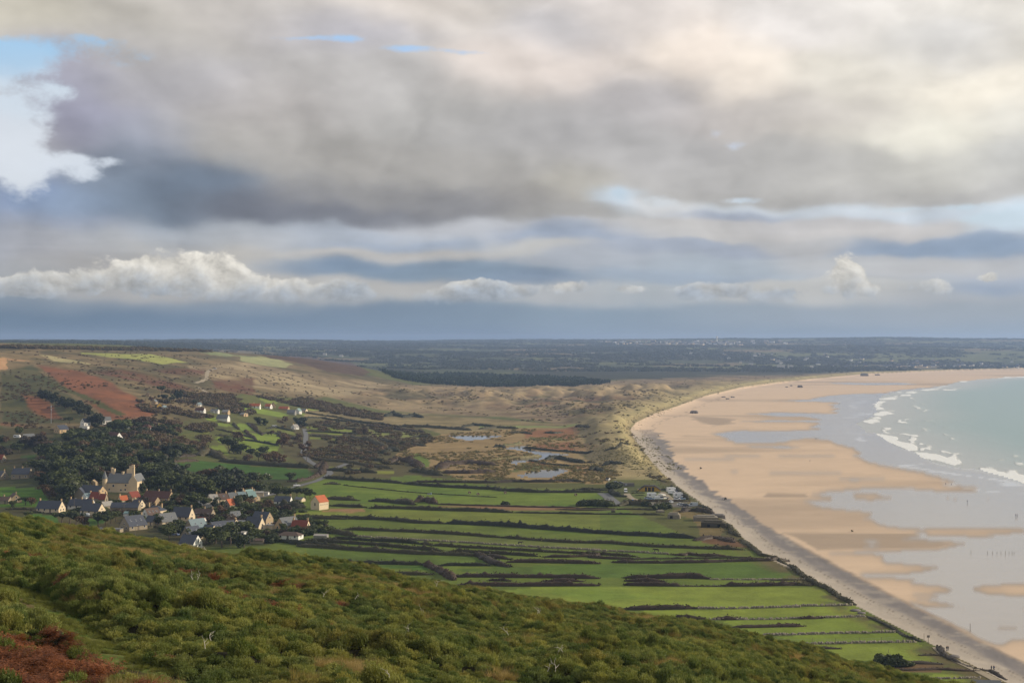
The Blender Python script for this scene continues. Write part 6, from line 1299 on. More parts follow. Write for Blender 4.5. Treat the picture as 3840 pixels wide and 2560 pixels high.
LAND_MARKS = [('the stone manor', A2(1525,665)), ('the terrace', A3(760,840)), ('the orange roofed barn', A3(2012,902)), ('the big stone farmhouse', A2(1170,752)), ('the tall white hillside house', A1(785,872)), ('the big rust roofed house', A1(1050,1002)), ('the white house with a rust roof', A1(1350,918)),
 ('the pale gabled hillside house', A1(565,932)), ('the bright green paddock', A1(200,1500)), ('the shaded slate house', A1(205,1352)), ('the silver tank', A2(1055,1005)), ('the hipped cream house', A2(1960,985)), ('the large modern house', A2(1680,1155)), ('the conservatory', A3(985,1242)), ('the steep dark roof', A3(295,1040)),
 ('the four pale bare trunks', A3(960,690)), ('the slate cottage', A3(1552,846)), ('the red roofed house', A3(1772,1168)), ('the ruined tower', A2(1197,632)), ('the long rust row', A2(2000,806)), ('the white caravan', A1(157,986)), ('the long dark green field', A1(1700,1240)), ('the upper wood edge', A1(1400,1130)), ('the radio mast', A1(470,850)), ('the tan gable by the red roofs', A3(1605,1156)), ('the dark bungalow', A2(640,935))]
def relabel():
    lm = [(n, G(*p[0])) for n, p in LAND_MARKS]; cnt = {}
    for e in TREES: cnt[e['label']] = cnt.get(e['label'], 0)+1
    for e in TREES:
        if cnt[e['label']] < 5 or 'stand on the rust' in e['label']: continue
        x, y, _ = e.location; n, (lx, ly, _) = min(lm, key=lambda q: (q[1][0]-x)**2+((q[1][1]-y)*.6)**2)
        px, lpx = F*x/y, F*lx/ly; dx, dy = px-lpx, (y-ly)
        rel = ('right of ' if dx > 0 else 'left of ') if abs(dx) > abs(dy)*2.0 else ('behind ' if dy > 0 else 'in front of ')
        far = 'just ' if math.hypot(x-lx, y-ly) < 22 else ('well ' if math.hypot(x-lx, y-ly) > 60 else '')
        if rel.startswith('in front') and far: far = 'close ' if far == 'just ' else 'well '
        h_ = e.scale[2]*(8 if e['category'] == 'tree' else 3); t_, s_ = (10.3, 8.2) if e['category'] == 'tree' else (2.9, 2.2)
        sz = 'tall ' if h_ > t_ else ('' if h_ > s_ else 'small ')
        base = ' '.join(w for w in e['label'].split(' in the ')[0].split(' on the ')[0].split(' between ')[0].split())
        side = (' to the right' if dx > 0 else ' to the left') if rel.startswith(('beh', 'in f')) and abs(dx) > 12 else ''
        lb = sz+base+', '+far+rel+n+side
        e['label'] = lb if len(lb.split()) <= 16 else sz+base+', '+far+rel+n
relabel()
# ------------------------------------------------------------------ growth nobody could count
def small_proto(name, seed, n, leaf, mat, h=1.0):
    V, Fq = crown_proto(seed, 'bush', n, leaf); V = V*[h/2.4, h/2.4, h/2.4]
    return bpy.data.objects.new(name, npmesh(name, V, Fq, M_TREE[mat]))
def mass(name, poly, n, protos, size, label, cond=None, flat=1.0, y_even=True, lift=-.1):
    """scatter over the ground covered by poly (photo pixels), evenly on the ground or in the picture"""
    P = np.array(poly, float); m = n*6
    u = rng.uniform(P[:, 0].min(), P[:, 0].max(), m); vv = rng.uniform(P[:, 1].min(), P[:, 1].max(), m)
    k = inpoly(u, vv, poly); u, vv = u[k], vv[k]
    pts = np.array([G(a, b) for a, b in zip(u[:n*3], vv[:n*3])])
    if len(pts) == 0: return
    if cond is not None: pts = pts[cond(pts[:, 0], pts[:, 1], u[:len(pts)], vv[:len(pts)])]
    pts = pts[:n]; k = len(pts); pts[:, 2] += lift
    sc = rng.uniform(size[0], size[1], k)**1.0
    scatter(name, protos, pts, np.stack([np.zeros(k), np.zeros(k), rng.random(k)*6.28], 1), np.stack([sc*1.3, sc*1.3, sc*flat], 1), rng.integers(0, len(protos), k), label=label)
def masses():
    dk = [small_proto('scrub_dark_%s' % a, 400+i, 130, .5, 'scrub', 1.0) for i, a in enumerate('ab')]; br = [small_proto('scrub_brown_%s' % a, 410+i, 110, .5, 'scrubbrown', 1.0) for i, a in enumerate('ab')]
    mar = [small_proto('marram_%s' % a, 420+i, 110, .5, 'marram', 1.0) for i, a in enumerate('ab')]; rd = [small_proto('reed_%s' % a, 430+i, 120, .5, 'reed', 1.0) for i, a in enumerate('ab')]
    cl = lambda s, t, sd: (lambda x, y, u, v_: fbm(x, y, s, 4, .6, seed=sd) > t)
    HS = [(0,1300),(700,1330),(1150,1400),(1420,1440),(1150,1500),(900,1480),(760,1560),(600,1600),(300,1620),(0,1600),(-60,1450)]
    mass('hillside_scrub', HS, 1400, dk+br, (.4, 1.3), 'low dark scrub dotted over the bracken hillside', cl(45, .52, 91))
    mass('slope_scrub', A1(1250,640,1900,640,2300,700,2352,800,1900,720,1960,900,1850,1100,1500,1130,1250,1050,1250,900,1420,850), 900, dk+br, (1.5, 3.2), 'tangled brown scrub on the slope above the green fields', cl(60, .42, 92))
    mass('hamlet_scrub', A4(-700,560,0,600,600,620,1300,780,1300,830,600,720,300,640,0,640,-100,700), 700, dk+br, (1.4, 3.0), 'scrub between the hillside lane and the dunes', cl(60, .46, 93))
    mass('field_scrub', [(1040,1570),(1560,1600),(1640,1650),(1480,1700),(1600,1770),(1230,1780),(1120,1760),(1050,1690)], 620, dk+dk+br, (1.0, 2.4), 'scrub growing between the narrow strips of the middle ground', lambda x, y, u, v_: (fbm(x, y*.45, 45, 4, .6, seed=94) > .50))
    mass('dune_scrub', DUNE, 2200, dk+br+mar+mar, (.4, 1.6), 'dark low scrub in the hollows of the dunes', cl(60, .54, 95), .7)
    mass('marram_grass', [(2150,1800),(2330,1560),(2430,1540),(2900,1420),(3100,1400),(2700,1450),(2400,1600),(2560,1760)], 1500, mar, (.3, .7), 'pale marram grass on the front dunes', lambda x, y, u, v_: fbm(x, y, 40, 4, .6, seed=96) > .42, .8)
    mass('reed_bed', MARSH, 1700, rd, (.5, 1.2), 'tan reeds filling the marsh around the ponds', lambda x, y, u, v_: (fbm(x, y*.5, 60, 4, .6, seed=97) > .47) & ~sum([inpoly(u+8, v_, p) | inpoly(u-8, v_, p) | inpoly(u, v_-5, p) for p in PONDS]).astype(bool), 1.0)
    mass('rough_verge', [(2300,1690),(2560,1740),(2720,1900),(2850,2010),(3050,2130),(3000,2140),(2800,2050),(2640,1960),(2560,1880),(2400,1800)], 420, mar, (.2, .5), 'rough grass behind the shingle crest', lambda x, y, u, v_: CLS[np.clip(np.interp(1920+F*x/y, gu, np.arange(NU)).astype(int), 0, NU-1), np.clip(np.interp(y, gy, np.arange(NY)).astype(int), 0, NY-1)] != 4)
    cf = [bpy.data.objects.new('plantation_pine_%s' % a, npmesh('plantation_pine', *[q*s_ if j == 0 else q for j, q in enumerate(crown_proto(440+i, 'tall', 90, .9))], mat=M_TREE['farconifer'])) for i, (a, s_) in enumerate((('a', 1.0), ('b', .9)))]
    mass('pine_plantation', [(1420,1388),(1560,1405),(1700,1402),(2160,1420),(2290,1436),(2200,1452),(1900,1455),(1560,1450),(1490,1425)], 3000, cf, (.7, 1.15), 'pine plantation behind the dunes', lambda x, y, u, v_: (y > 2700) & (fbm(x, y, 110, 4, .6, seed=100) > .40))
    mass('ridge_trees', [(0,1297),(90,1300),(200,1304),(520,1306),(900,1316),(880,1322),(300,1312),(0,1306)], 500, dk, (1.2, 3.6), 'dark trees along the top of the left hill')
    # far country
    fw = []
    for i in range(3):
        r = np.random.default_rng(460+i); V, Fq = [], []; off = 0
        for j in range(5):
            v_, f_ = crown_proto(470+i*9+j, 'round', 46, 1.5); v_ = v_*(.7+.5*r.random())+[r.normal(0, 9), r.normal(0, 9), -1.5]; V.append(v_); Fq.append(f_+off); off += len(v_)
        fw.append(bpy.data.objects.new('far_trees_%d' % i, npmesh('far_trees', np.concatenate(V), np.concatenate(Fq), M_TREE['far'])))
    m = 60000; u = rng.uniform(-200, 4050, m); y = 3500+(13000-3500)*rng.random(m)**1.15; x = (u-1920)/F*y
    i_ = np.clip(np.interp(u, gu, np.arange(NU)).astype(int), 0, NU-2); j_ = np.clip(np.interp(y, gy, np.arange(NY)).astype(int), 0, NY-2)
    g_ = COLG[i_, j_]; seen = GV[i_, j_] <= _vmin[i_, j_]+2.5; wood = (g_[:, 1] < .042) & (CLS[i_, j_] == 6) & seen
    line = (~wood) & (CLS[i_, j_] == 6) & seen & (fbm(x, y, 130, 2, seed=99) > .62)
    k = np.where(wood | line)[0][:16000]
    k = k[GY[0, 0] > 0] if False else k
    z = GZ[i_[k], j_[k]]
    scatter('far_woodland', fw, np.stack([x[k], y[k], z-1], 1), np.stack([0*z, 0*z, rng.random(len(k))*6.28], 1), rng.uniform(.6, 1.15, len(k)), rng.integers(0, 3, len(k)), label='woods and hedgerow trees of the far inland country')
masses()
# ------------------------------------------------------------------ lanes, tracks
M_TAR = plain('asphalt', lin((104, 104, 104)), .9, .15, .5); M_GRAVEL = plain('gravel', lin((150, 138, 116)), .95, .2, .6)
def lane(name, line, w, mat, lift=.14):
    W = [G(u, vv) for u, vv in line]; pts = []
    for a, b in zip(W[:-1], W[1:]):
        n = max(1, int(math.hypot(b[0]-a[0], b[1]-a[1])/4))
        for i in range(n): t = i/n; pts.append((a[0]+(b[0]-a[0])*t, a[1]+(b[1]-a[1])*t))
    pts.append(W[-1][:2]); P = np.array(pts)
    for _ in range(4): P[1:-1] = (P[:-2]+P[1:-1]*2+P[2:])/4
    d = np.gradient(P, axis=0); d /= np.linalg.norm(d, axis=1)[:, None]+1e-9; nr = np.stack([-d[:, 1], d[:, 0]], 1)
    K = 5; V = []
    for j in range(K):
        q = P+nr*w*((j/(K-1))-.5); V.append(np.stack([q[:, 0], q[:, 1], T(q[:, 0], q[:, 1])+lift], 1))
    V = np.stack(V, 1).reshape(-1, 3); I = np.arange(len(P)*K).reshape(-1, K)
    return tag(link(name, npmesh(name, V, np.stack([I[:-1, :-1], I[:-1, 1:], I[1:, 1:], I[1:, :-1]], -1).reshape(-1, 4), mat, True)), kind='structure')
lane('road', A3(2352,330,2200,395,2110,410,2155,450,2080,500,1960,555,1880,575,1780,600,1640,650,1500,700,1380,725,1290,745,1200,760), 4.6, M_TAR, .2)
lane('road', A4(590,900,608,960,600,1010,605,1040,590,1080,575,1120,600,1160,640,1200,720,1250,800,1290,830,1310), 4.4, M_TAR, .2)
lane('hill_track', A1(1985,345,1940,358,1905,380,1900,410,1900,435,1860,462,1800,482), 5, M_GRAVEL, .2); lane('hill_track', A1(1800,510,1850,535,1900,570,1880,595,1820,610,1720,632), 5, M_GRAVEL, .2)
lane('hill_track', A1(1200,850,1260,835,1330,828,1370,824), 3.5, M_GRAVEL, .2)
lane('camp_road', A6(330,500,380,530,430,570,480,610,530,655), 6.5, M_TAR, .15); lane('camp_road', A6(640,505,650,530,690,560,740,582,780,592), 4, M_GRAVEL, .15)
lane('camp_road', A6(1080,482,1110,505,1160,545,1215,588), 4, M_GRAVEL, .15); lane('car_park', A6(800,632,1000,640,1200,655,1490,668), 13, plain('worn_tarmac', lin((112,106,98)), .95, .2, .4), .15)
lane('field_track', A8(1500,1250,1560,1335,1700,1375,1850,1450,1960,1500,2060,1560), 2.6, M_GRAVEL, .12)
# ------------------------------------------------------------------ vehicles
PAINT = {k: plain('paint_'+k, lin(c), .3, .04, 1, .5) for k, c in {'white': (232,232,230), 'silver': (176,182,188), 'blue': (60,84,130), 'palblue': (140,160,184), 'dark': (44,48,56), 'yellow': (214,170,40), 'red': (150,50,44), 'cream': (222,216,200)}.items()}
M_TYRE = plain('tyre', (.02, .02, .02), .9); M_RIM = plain('rim', (.4, .4, .42), .4, .1, 1, .5, .6); M_LAMP = plain('lamp_glass', (.7, .7, .68), .15, .05, 1, .6); M_TAIL = plain('tail_lamp', (.35, .02, .02), .3)
def prism(prof, w, taper=.0, inset=.12):
    """side profile (x, z) swept across, sides leaning in with height"""
    zs = [p[1] for p in prof]; z0, z1 = min(zs), max(zs); n = len(prof); m = MB()
    V = [(x, s*(w/2-inset*max(0, (z-z0)/(z1-z0+1e-6))), z) for s in (-1, 1) for x, z in prof]
    m.poly(V, [tuple(range(n-1, -1, -1)), tuple(range(n, 2*n))]+[(i, (i+1) % n, n+(i+1) % n, n+i) for i in range(n)]); return m
def wheel_mesh():
    m = MB(); k = 12
    for y in (-.1, .1):
        for i in range(k): m.V.append((.32*cos(2*pi*i/k), y, .32*sin(2*pi*i/k)))
    m.F += [(i, (i+1) % k, k+(i+1) % k, k+i) for i in range(k)]+[tuple(range(k-1, -1, -1)), tuple(range(k, 2*k))]; return m.mesh('wheel', M_TYRE)
WH = wheel_mesh(); RIMM = MB().box(-.16, .16, -.115, .115, -.16, .16).mesh('rim', M_RIM); HLM = MB().box(-.04, .04, -.16, .16, -.08, .08).mesh('headlight', M_LAMP); TLM = MB().box(-.04, .04, -.13, .13, -.1, .1).mesh('tail_light', M_TAIL)
CARB = {'car': ([(-2.1,.3),(2.1,.3),(2.15,.62),(1.95,.82),(1.0,.95),(-1.5,.98),(-2.1,.92),(-2.15,.6)], 1.75, [(1.0,.93),(.35,1.42),(-.9,1.46),(-1.75,.96)], 1.55, (-1.3, 1.3)),
        'van': ([(-2.6,.35),(2.5,.35),(2.55,.9),(2.0,1.2),(1.5,2.0),(1.2,2.15),(-2.6,2.15)], 1.95, [(2.02,1.2),(1.55,1.95),(.7,1.95),(.7,1.2)], 1.98, (-1.6, 1.6)),
        'motorhome': ([(-3.2,.4),(3.1,.4),(3.1,.95),(2.5,1.2),(2.1,1.9),(2.5,2.1),(2.3,2.75),(1.6,2.95),(-3.2,2.95)], 2.25, [(2.52,1.2),(2.14,1.85),(1.3,1.85),(1.3,1.2)], 2.29, (-2.0, 2.1)),
        'caravan': ([(-2.6,.5),(2.4,.5),(2.7,1.2),(2.5,2.0),(2.0,2.5),(-2.4,2.5),(-2.7,1.4)], 2.15, [(-1.6,1.35),(-1.6,1.95),(-.2,1.95),(-.2,1.35)], 2.2, (0, 0))}
BODY = {}
def vehicle(pt, kind, paint, rot, label, group=None, roof=False):
    prof, w, gp, gw, ax = CARB[kind]
    e = anchor({'car': 'parked_car', 'van': 'parked_van', 'motorhome': 'motorhome', 'caravan': 'caravan'}[kind], pt[0], pt[1], rot, label, kind, group, .16)
    if (kind, paint) not in BODY: BODY[kind, paint] = (prism(prof, w).mesh('body', PAINT[paint]), prism(gp, gw, 0, .1).mesh('windows', M_GLASS))
    b, g = BODY[kind, paint]; link('body', b, e); link('windows', g, e)
    if kind == 'car': MB().box(-.85, .3, -.62, .62, 1.40, 1.49).build('roof', PAINT[paint], e)
    if kind in ('motorhome', 'caravan'):
        for s_ in (-1, 1): MB().box(-2.2, -1.2, s_*(w/2-.03)-.02, s_*(w/2-.03)+.02, 1.5, 2.1).build('side_window', M_GLASS, e)
        MB().box(-1, -.3, -.35, .35, prof[-1][1]-.02, prof[-1][1]+.12).build('roof_hatch', M_FRAME, e)
    for x in (ax if ax[0] != ax[1] else (ax[0],)):
        for s_ in (-1, 1): put(WH, 'wheel', e, (x, s_*(w/2-.12), .32), sub=('rim', RIMM))
    fx = prof[2][0]
    if kind != 'caravan':
        for s_ in (-1, 1): put(HLM, 'headlight', e, (fx, s_*(w/2-.3), .68))
    for s_ in (-1, 1): put(TLM, 'tail_light', e, (prof[0][0]-.02, s_*(w/2-.25), .8))
    return e
def vehicles():
    v = lambda A, x, y, *a, **k: vehicle(A(x, y)[0], *a, **k)
    v(A6,626,490,'van','white',-92,'white van facing the viewer at the camp entrance'); v(A6,820,470,'car','yellow',10,'yellow car in front of the camp hall'); v(A6,505,376,'car','silver',8,'silver car parked at the edge of the marsh'); v(A6,560,384,'car','dark',-20,'dark car right of the silver one at the marsh')
    v(A6,1205,488,'motorhome','white',15,'uppermost white motorhome by the dark hedge'); v(A6,1216,512,'van','white',-35,'white van between the motorhome and the blue car'); v(A6,1272,508,'car','blue',-10,'blue car beside the white van'); v(A6,1292,556,'motorhome','white',8,'long white motorhome nearest the beach')
    v(A6,1274,586,'car','white',0,'white car below the long motorhome'); v(A6,1335,582,'car','palblue',5,'pale blue car under the long motorhome, right'); v(A6,962,558,'motorhome','white',4,'long white motorhome in the middle of the camp lawn'); v(A6,905,575,'car','silver',-20,'silver car, left of the middle motorhomes'); v(A6,945,582,'car','palblue',-15,'pale blue car in front of the middle motorhome')
    v(A6,1045,580,'van','white',-5,'white van in the middle group'); v(A6,1085,575,'motorhome','cream',-60,'cream motorhome facing the viewer in the middle group'); v(A6,1122,570,'car','dark',-10,'dark car behind the middle group'); v(A6,1200,622,'car','white',-80,'lone white car on the empty part of the car park')
    v(A6,1320,655,'car','white',-5,'white car, first in the row by the beach'); v(A6,1352,662,'car','silver',-8,'silver car, second in the row by the beach'); v(A6,1392,665,'car','dark',-6,'dark car, third in the row by the beach'); v(A6,1478,668,'van','silver',178,'silver van, last in the row by the beach')
    v(A6,405,346,'car','white',-60,'white car in front of the tiny white hut') if False else None
    v(A1,157,986,'caravan','white',-4,'white caravan on the hillside left of the low pale house'); v(A1,702,956,'car','white',-20,'white car among the hillside trees'); v(A1,330,1200,'car','palblue',-20,'pale car half hidden below the wood')
    v(A2,1462,965,'car','palblue',-12,'pale blue car parked in the middle of the village'); v(A3,1722,614,'car','white',22,'white car driving down the lane beside the big field'); v(A3,1345,482,'car','cream',-30,'cream car parked against the trees of the long field'); v(A3,1060,940,'car','white',-15,'white car among the trees below the cream row'); v(A3,190,1235,'car','blue',-24,'blue car in the shade left of the steep house')
    v(A3,1100,1318,'car','white',-60,'white car at the heath crest by the dark trees'); v(A4,320,888,'van','white',-6,'white van beside the isolated cottage'); v(A1,1980,352,'car','white',-10,'white car at the top of the hill track'); v(A3,1560,1265,'car','silver',-5,'silver car beside the wide bungalow')
    v(A3,1680,1172,'car','white',-70,'white car below the broad tan gable'); v(A2,1525,675,'car','white',-15,'white car parked in front of the manor')
vehicles()
# ------------------------------------------------------------------ poles, posts, fences, tanks, blocks
M_WOOD = plain('grey_wood', lin((120, 110, 96)), .9, .2, 2); M_CONC = plain('concrete', lin((118, 112, 106)), .9, .2, .5); M_STEEL = plain('steel', lin((150, 154, 160)), .4, .1, 1, .5); M_PALEWOOD = plain('bleached_wood', lin((206, 198, 184)), .9, .15, 4)
def pole(pt, h, label, name='utility_pole', cat='pole', r=.12, lamp=False, arms=True, mat=None, group=None):
    e = anchor(name, pt[0], pt[1], -15, label, cat, group)
    MB().cyl(0, 0, -.4, h, r, r*.7, 8).build('shaft', mat or M_WOOD, e)
    if lamp: MB().tube((0, 0, h-.1), (.9, 0, h+.15), .05).build('arm', mat or M_STEEL, e); MB().box(.7, 1.2, -.12, .12, h+.08, h+.22).build('lamp_head', M_FRAME, e)
    elif arms: a = MB().box(-.7, .7, -.06, .06, h-.7, h-.58).build('cross_arm', M_WOOD, e); MB().cyl(-.6, 0, h-.58, h-.4, .05).cyl(.6, 0, h-.58, h-.4, .05).build('insulator', M_FRAME, a)
    return e
def things():
    e = pole(A1(470,850)[0], 16, 'tall thin radio mast in front of the rust hillside', 'radio_mast', 'mast', .22, arms=False, mat=M_STEEL)
    for z in (11.5, 14): MB().box(-.5, .5, -.1, .1, z, z+.7).build('antenna_panel', M_FRAME, e)
    pole(A3(1878,552)[0], 9.5, 'utility pole beside the lane above the big field'); pole(A2(935,920)[0], 6.5, 'street lamp between the two long dark roofs', 'street_lamp', 'lamp', .09, True); pole(A2(1388,952)[0], 3.5, 'short pole right of the bungalow gable', arms=False)
    pole(A2(1563,945)[0], 5, 'pole by the parked blue car'); pole(A2(742,655)[0], 6, 'pole at the edge of the wood above the paddock'); pole(A2(378,850)[0], 3.4, 'short post on the verge under the paddock', arms=False); pole(A2(1708,1240)[0], 5.2, 'street lamp in front of the large modern house', 'street_lamp', 'lamp', .08, True)
    pole(A3(1015,1010)[0], 4.6, 'street lamp beside the small white skylight house', 'street_lamp', 'lamp', .08, True); pole(A3(372,1120)[0], 4.6, 'street lamp left of the steep pale green grey roof', 'street_lamp', 'lamp', .08, True); pole(A1(520,990)[0], 5, 'pole in the hillside garden below the pale gabled house'); pole(A1(735,925)[0], 5, 'pole below the flat roofed white annexe')
    pole(A3(1845,292)[0], 7, 'utility pole between the brown trees and the lane'); pole(A4(613,1195)[0], 7, 'utility pole at the lower end of the upper lane')
    for i, (x, y) in enumerate(((905,650),(945,690),(983,688),(1028,640))): pole(A3(x, y)[0], 11-.6*i, ('first', 'second', 'third', 'last')[i]+' of the four pale bare trunks above the terrace', 'dead_tree', 'dead tree', .2, arms=False, mat=M_PALEWOOD)
    # wire fence by the shore
    e = anchor('wire_fence', *A8(810,1216)[0], 0, 'wire fence of tall thin posts along the fourth wall', 'fence'); ox, oy, oz = e.location; tops = []
    for x, y in ((-40,1228),(178,1224),(397,1222),(603,1222),(813,1218),(1010,1213),(1207,1205)):
        p = G(*A8(x, y)[0]); q = (p[0]-ox, p[1]-oy, p[2]-oz); MB().cyl(q[0], q[1], q[2]-.3, q[2]+2.0, .07, .05, 6).build('post', M_WOOD, e); tops.append(q)
    for hz in (.6, 1.1, 1.6):
        m = MB()
        for a, b in zip(tops[:-1], tops[1:]): m.tube((a[0], a[1], a[2]+hz), (b[0], b[1], b[2]+hz), .012, k=3)
        m.build('wire', M_STEEL, e)
    for x, y, h, lb in ((1013,1125,2.0,'single fence post standing on the third wall'), (1390,1198,2.6,'post at the end of the wire fence by the shingle'), (1072,1300,1.2,'short post in the field below the wire fence'), (1427,1222,1.2,'short leaning post by the fence corner')): pole(A8(x, y)[0], h, lb, 'fence_post', 'post', .07, arms=False)
    for i, (x, y, h) in enumerate(((1808,412,.9),(1955,418,1.0),(2000,417,.8),(2040,417,.7),(2075,416,.8),(2115,418,1.0),(2148,417,.7),(2175,418,.9),(2193,417,.6))): pole(A8(x, y)[0], h+.4, 'low dark stake in the line across the wet sand', 'beach_stake', 'stake', .09, arms=False, group='line of stakes on the wet sand', mat=M_WOOD)
    pole(A8(1801,1108)[0], 2.7, 'tall lone post on the wet sand near the shingle', 'beach_post', 'post', .1, arms=False)
    e = anchor('notice_sign', *A8(1393,1198)[0], 10, 'wooden notice sign on the shingle crest', 'sign'); e.location.x += 1.2
    MB().box(-.06, .06, -.06, .06, -.3, 1.9).build('post', M_WOOD, e); MB().box(-.45, .45, -.09, -.06, 1.3, 2.0).build('board', M_WOOD, e)
    e = anchor('storage_tank', *A2(1055,1005)[0], -6, 'long silver grey cylindrical tank in the meadow below the bungalow', 'tank')
    m = MB(); k = 14
    for x in (-3.1, -2.9, 2.9, 3.1):
        rr = 1.05 if abs(x) < 3 else .7
        for i in range(k): m.V.append((x, rr*cos(2*pi*i/k), 1.3+rr*sin(2*pi*i/k)))
    for j in range(3): m.F += [(j*k+i, j*k+(i+1) % k, (j+1)*k+(i+1) % k, (j+1)*k+i) for i in range(k)]
    m.F += [tuple(range(k)), tuple(range(3*k, 4*k))]; m.build('shell', M_STEEL, e, True)
    for x in (-2, 2): MB().box(x-.25, x+.25, -.8, .8, -.3, .6).build('cradle', M_CONC, e)
    MB().box(-.1, .1, -1.08, 1.08, .2, 2.38).build('band', M_CONC, e)
    e = anchor('portable_cabin', *A6(704,622)[0], 0, 'bright blue portable cabin behind the hedge of the camp', 'cabin'); MB().box(-1.5, -.1, -.8, .8, 0, 1.4).build('body', PAINT['blue'], e); MB().box(.1, .9, -.6, .6, 0, 2.2).build('booth', plain('bright_blue', lin((40,110,190)), .5), e); MB().box(.05, .95, -.65, .65, 2.2, 2.32).build('roof', M_FRAME, e)
    e = anchor('concrete_block', *A6(665,412)[0], 4, 'pale grey concrete wall block behind the camp entrance', 'wall'); MB().box(-3.6, 3.6, -1, 1, -.4, 2.2, .94).build('wall', M_CONC, e); MB().box(-2.6, -1.2, -1.08, -.9, .8, 1.7).build('panel', plain('pale_panel', lin((170,172,176)), .7), e)
    # wartime bunkers
    def bunker(pt, L, Wd, h, rot, label, openings=2, name='bunker', mat=None, tilt=0.0):
        e = anchor(name, pt[0], pt[1], rot, label, 'bunker'); e.rotation_euler[0] = tilt; a, b = L/2, Wd/2
        MB().poly([(-a,-b,-1),(a,-b,-1),(a,b,-1),(-a,b,-1),(-a,-b,h*.8),(a*.9,-b,h*.72),(a*.9,b,h*.72),(-a,b,h*.8),(-a*.7,-b*.6,h),(a*.55,-b*.6,h*.97),(a*.55,b*.6,h*.97),(-a*.7,b*.6,h)],
          [(0,1,5,4),(1,2,6,5),(2,3,7,6),(3,0,4,7),(4,5,9,8),(5,6,10,9),(6,7,11,10),(7,4,8,11),(8,9,10,11)]).build('walls', mat or M_CONC, e)
        for i in range(openings): x = -a*.4+i*a*.8; MB().box(x-.7, x+.7, -b-.03, -b+.3, .2, h*.55).build('opening_shade', plain('shade_black', (.01,.01,.01), 1), e)  # solid black block stands in for the darkness inside each hole
        MB().box(-a*.8, a*.7, -b*.7, b*.7, h*.97, h*1.08, .9).build('roof_slab', mat or M_CONC, e)
        return e
    bunker(A5(1968,757)[0], 10.5, 7, 3.2, -14, 'large tilted concrete bunker on the open sand', 2, tilt=.05); bunker(A7(295,275)[0], 11, 8, 4.2, -10, 'dark concrete bunker on the sand below the far dunes', 1); bunker(A7(886,170)[0], 20, 12, 7, 0, 'farthest bunker at the upper end of the beach', 0); bunker(A7(1005,164)[0], 12, 9, 3.5, 10, 'low bunker right of the farthest one', 0)
    for x, y, s, lb in ((2238,612,6,'small concrete fragment on the far sand, left'), (2274,628,5,'small concrete fragment on the far sand, middle'), (2322,613,6,'small concrete fragment on the far sand, right')): bunker(A5(x, y)[0], s, 4, 1.8, 20, lb, 0)
    for x, y, lb in ((172,274,'tiny dark block left of the far bunker'), (213,262,'tiny dark block just above the far bunker')): bunker(A7(x, y)[0], 5, 4, 1.8, 0, lb, 0)
    dk = plain('mossy_concrete', lin((74, 68, 54)), .95, .25, .7)
    bunker(A6(1735,922)[0], 12.5, 6, 3.0, -8, 'dark mossy bunker with two openings at the shingle edge', 2, mat=dk); bunker(A6(1640,842)[0], 13, 6, 2.6, -4, 'grey stone walled enclosure behind the mossy bunker', 0, name='stone_enclosure', mat=M_STONE); bunker(A6(1790,800)[0], 8, 4, 1.6, -12, 'low grey slab roof at the top of the shingle', 0, mat=M_CONC)
    e = bunker(A6(1238,815)[0], 6.6, 5, 2.8, -12, 'ruined stone hut with bushes on its roof in the field corner', 1, name='ruined_hut', mat=M_STONE); e['category'] = 'hut'
    e = bunker(A6(470,738)[0], 2.2, 2, 1.0, 0, 'small brown stone trough in the strip below the camp copse', 0, name='stone_trough', mat=dk); e['category'] = 'trough'
    e = bunker(A6(1065,742)[0], 4.4, 3, 1.4, 10, 'small mound shaped stone shelter in front of the car park', 0, name='stone_shelter', mat=M_STONE); e['category'] = 'shelter'
    for A, x, y, s, lb in ((A8,780,925,2.6,'grey boulder at the wall end near the shingle'), (A8,832,948,2.2,'second grey boulder just below the first'), (A8,1655,1335,2.4,'pale rounded boulder near the walkers on the shingle'), (A8,385,655,2.2,'pale rock at the shaded wall end'), (A8,110,488,2.2,'dark flat rock at the top of the shaded field'), (A2,800,760,2,'pale stone slab in the village meadow')):
        p = G(*A(x, y)[0]); r = np.random.default_rng(int(x)); m = MB(); k = 9
        for j, (rr, zz) in enumerate(((1.0,-.3),(1.1,.25),(.85,.6),(.35,.8))):
            for i in range(k): a = 2*pi*i/k; f = rr*s/2*(.85+.3*r.random()); m.V.append((f*cos(a)*1.3, f*sin(a), zz*s*.35*(.9+.2*r.random())))
        for j in range(3): m.F += [(j*k+i, j*k+(i+1) % k, (j+1)*k+(i+1) % k, (j+1)*k+i) for i in range(k)]
        m.F.append(tuple(range(3*k, 4*k))); o = m.build('boulder', M_CONC, None, True); o.location = (p[0], p[1], p[2]); tag(o, lb, 'boulder')
    # round bales
    for A, x, y, lb in ((A5,232,1494,'round hay bale at the top of the big green field'), (A5,880,1514,'round hay bale at the right end of the big green field'), (A4,2187,1508,'bigger round bale right of the trough in the big field'), (A4,2108,1494,'smaller dark bale left of the round one')):
        e = anchor('hay_bale', *A(x, y)[0], 25, lb, 'bale'); m = MB(); k = 16
        for yy, rr in ((-.62, .66), (-.56, .78), (.56, .78), (.62, .66)):
            for i in range(k): m.V.append((rr*cos(2*pi*i/k), yy, .72+rr*sin(2*pi*i/k)))
        for j in range(3): m.F += [(j*k+i, j*k+(i+1) % k, (j+1)*k+(i+1) % k, (j+1)*k+i) for i in range(k)]
        m.F += [tuple(range(k)), tuple(range(3*k, 4*k))]; m.build('straw_roll', plain('hay', lin((132, 122, 100)), .95, .3, 6), e, True)
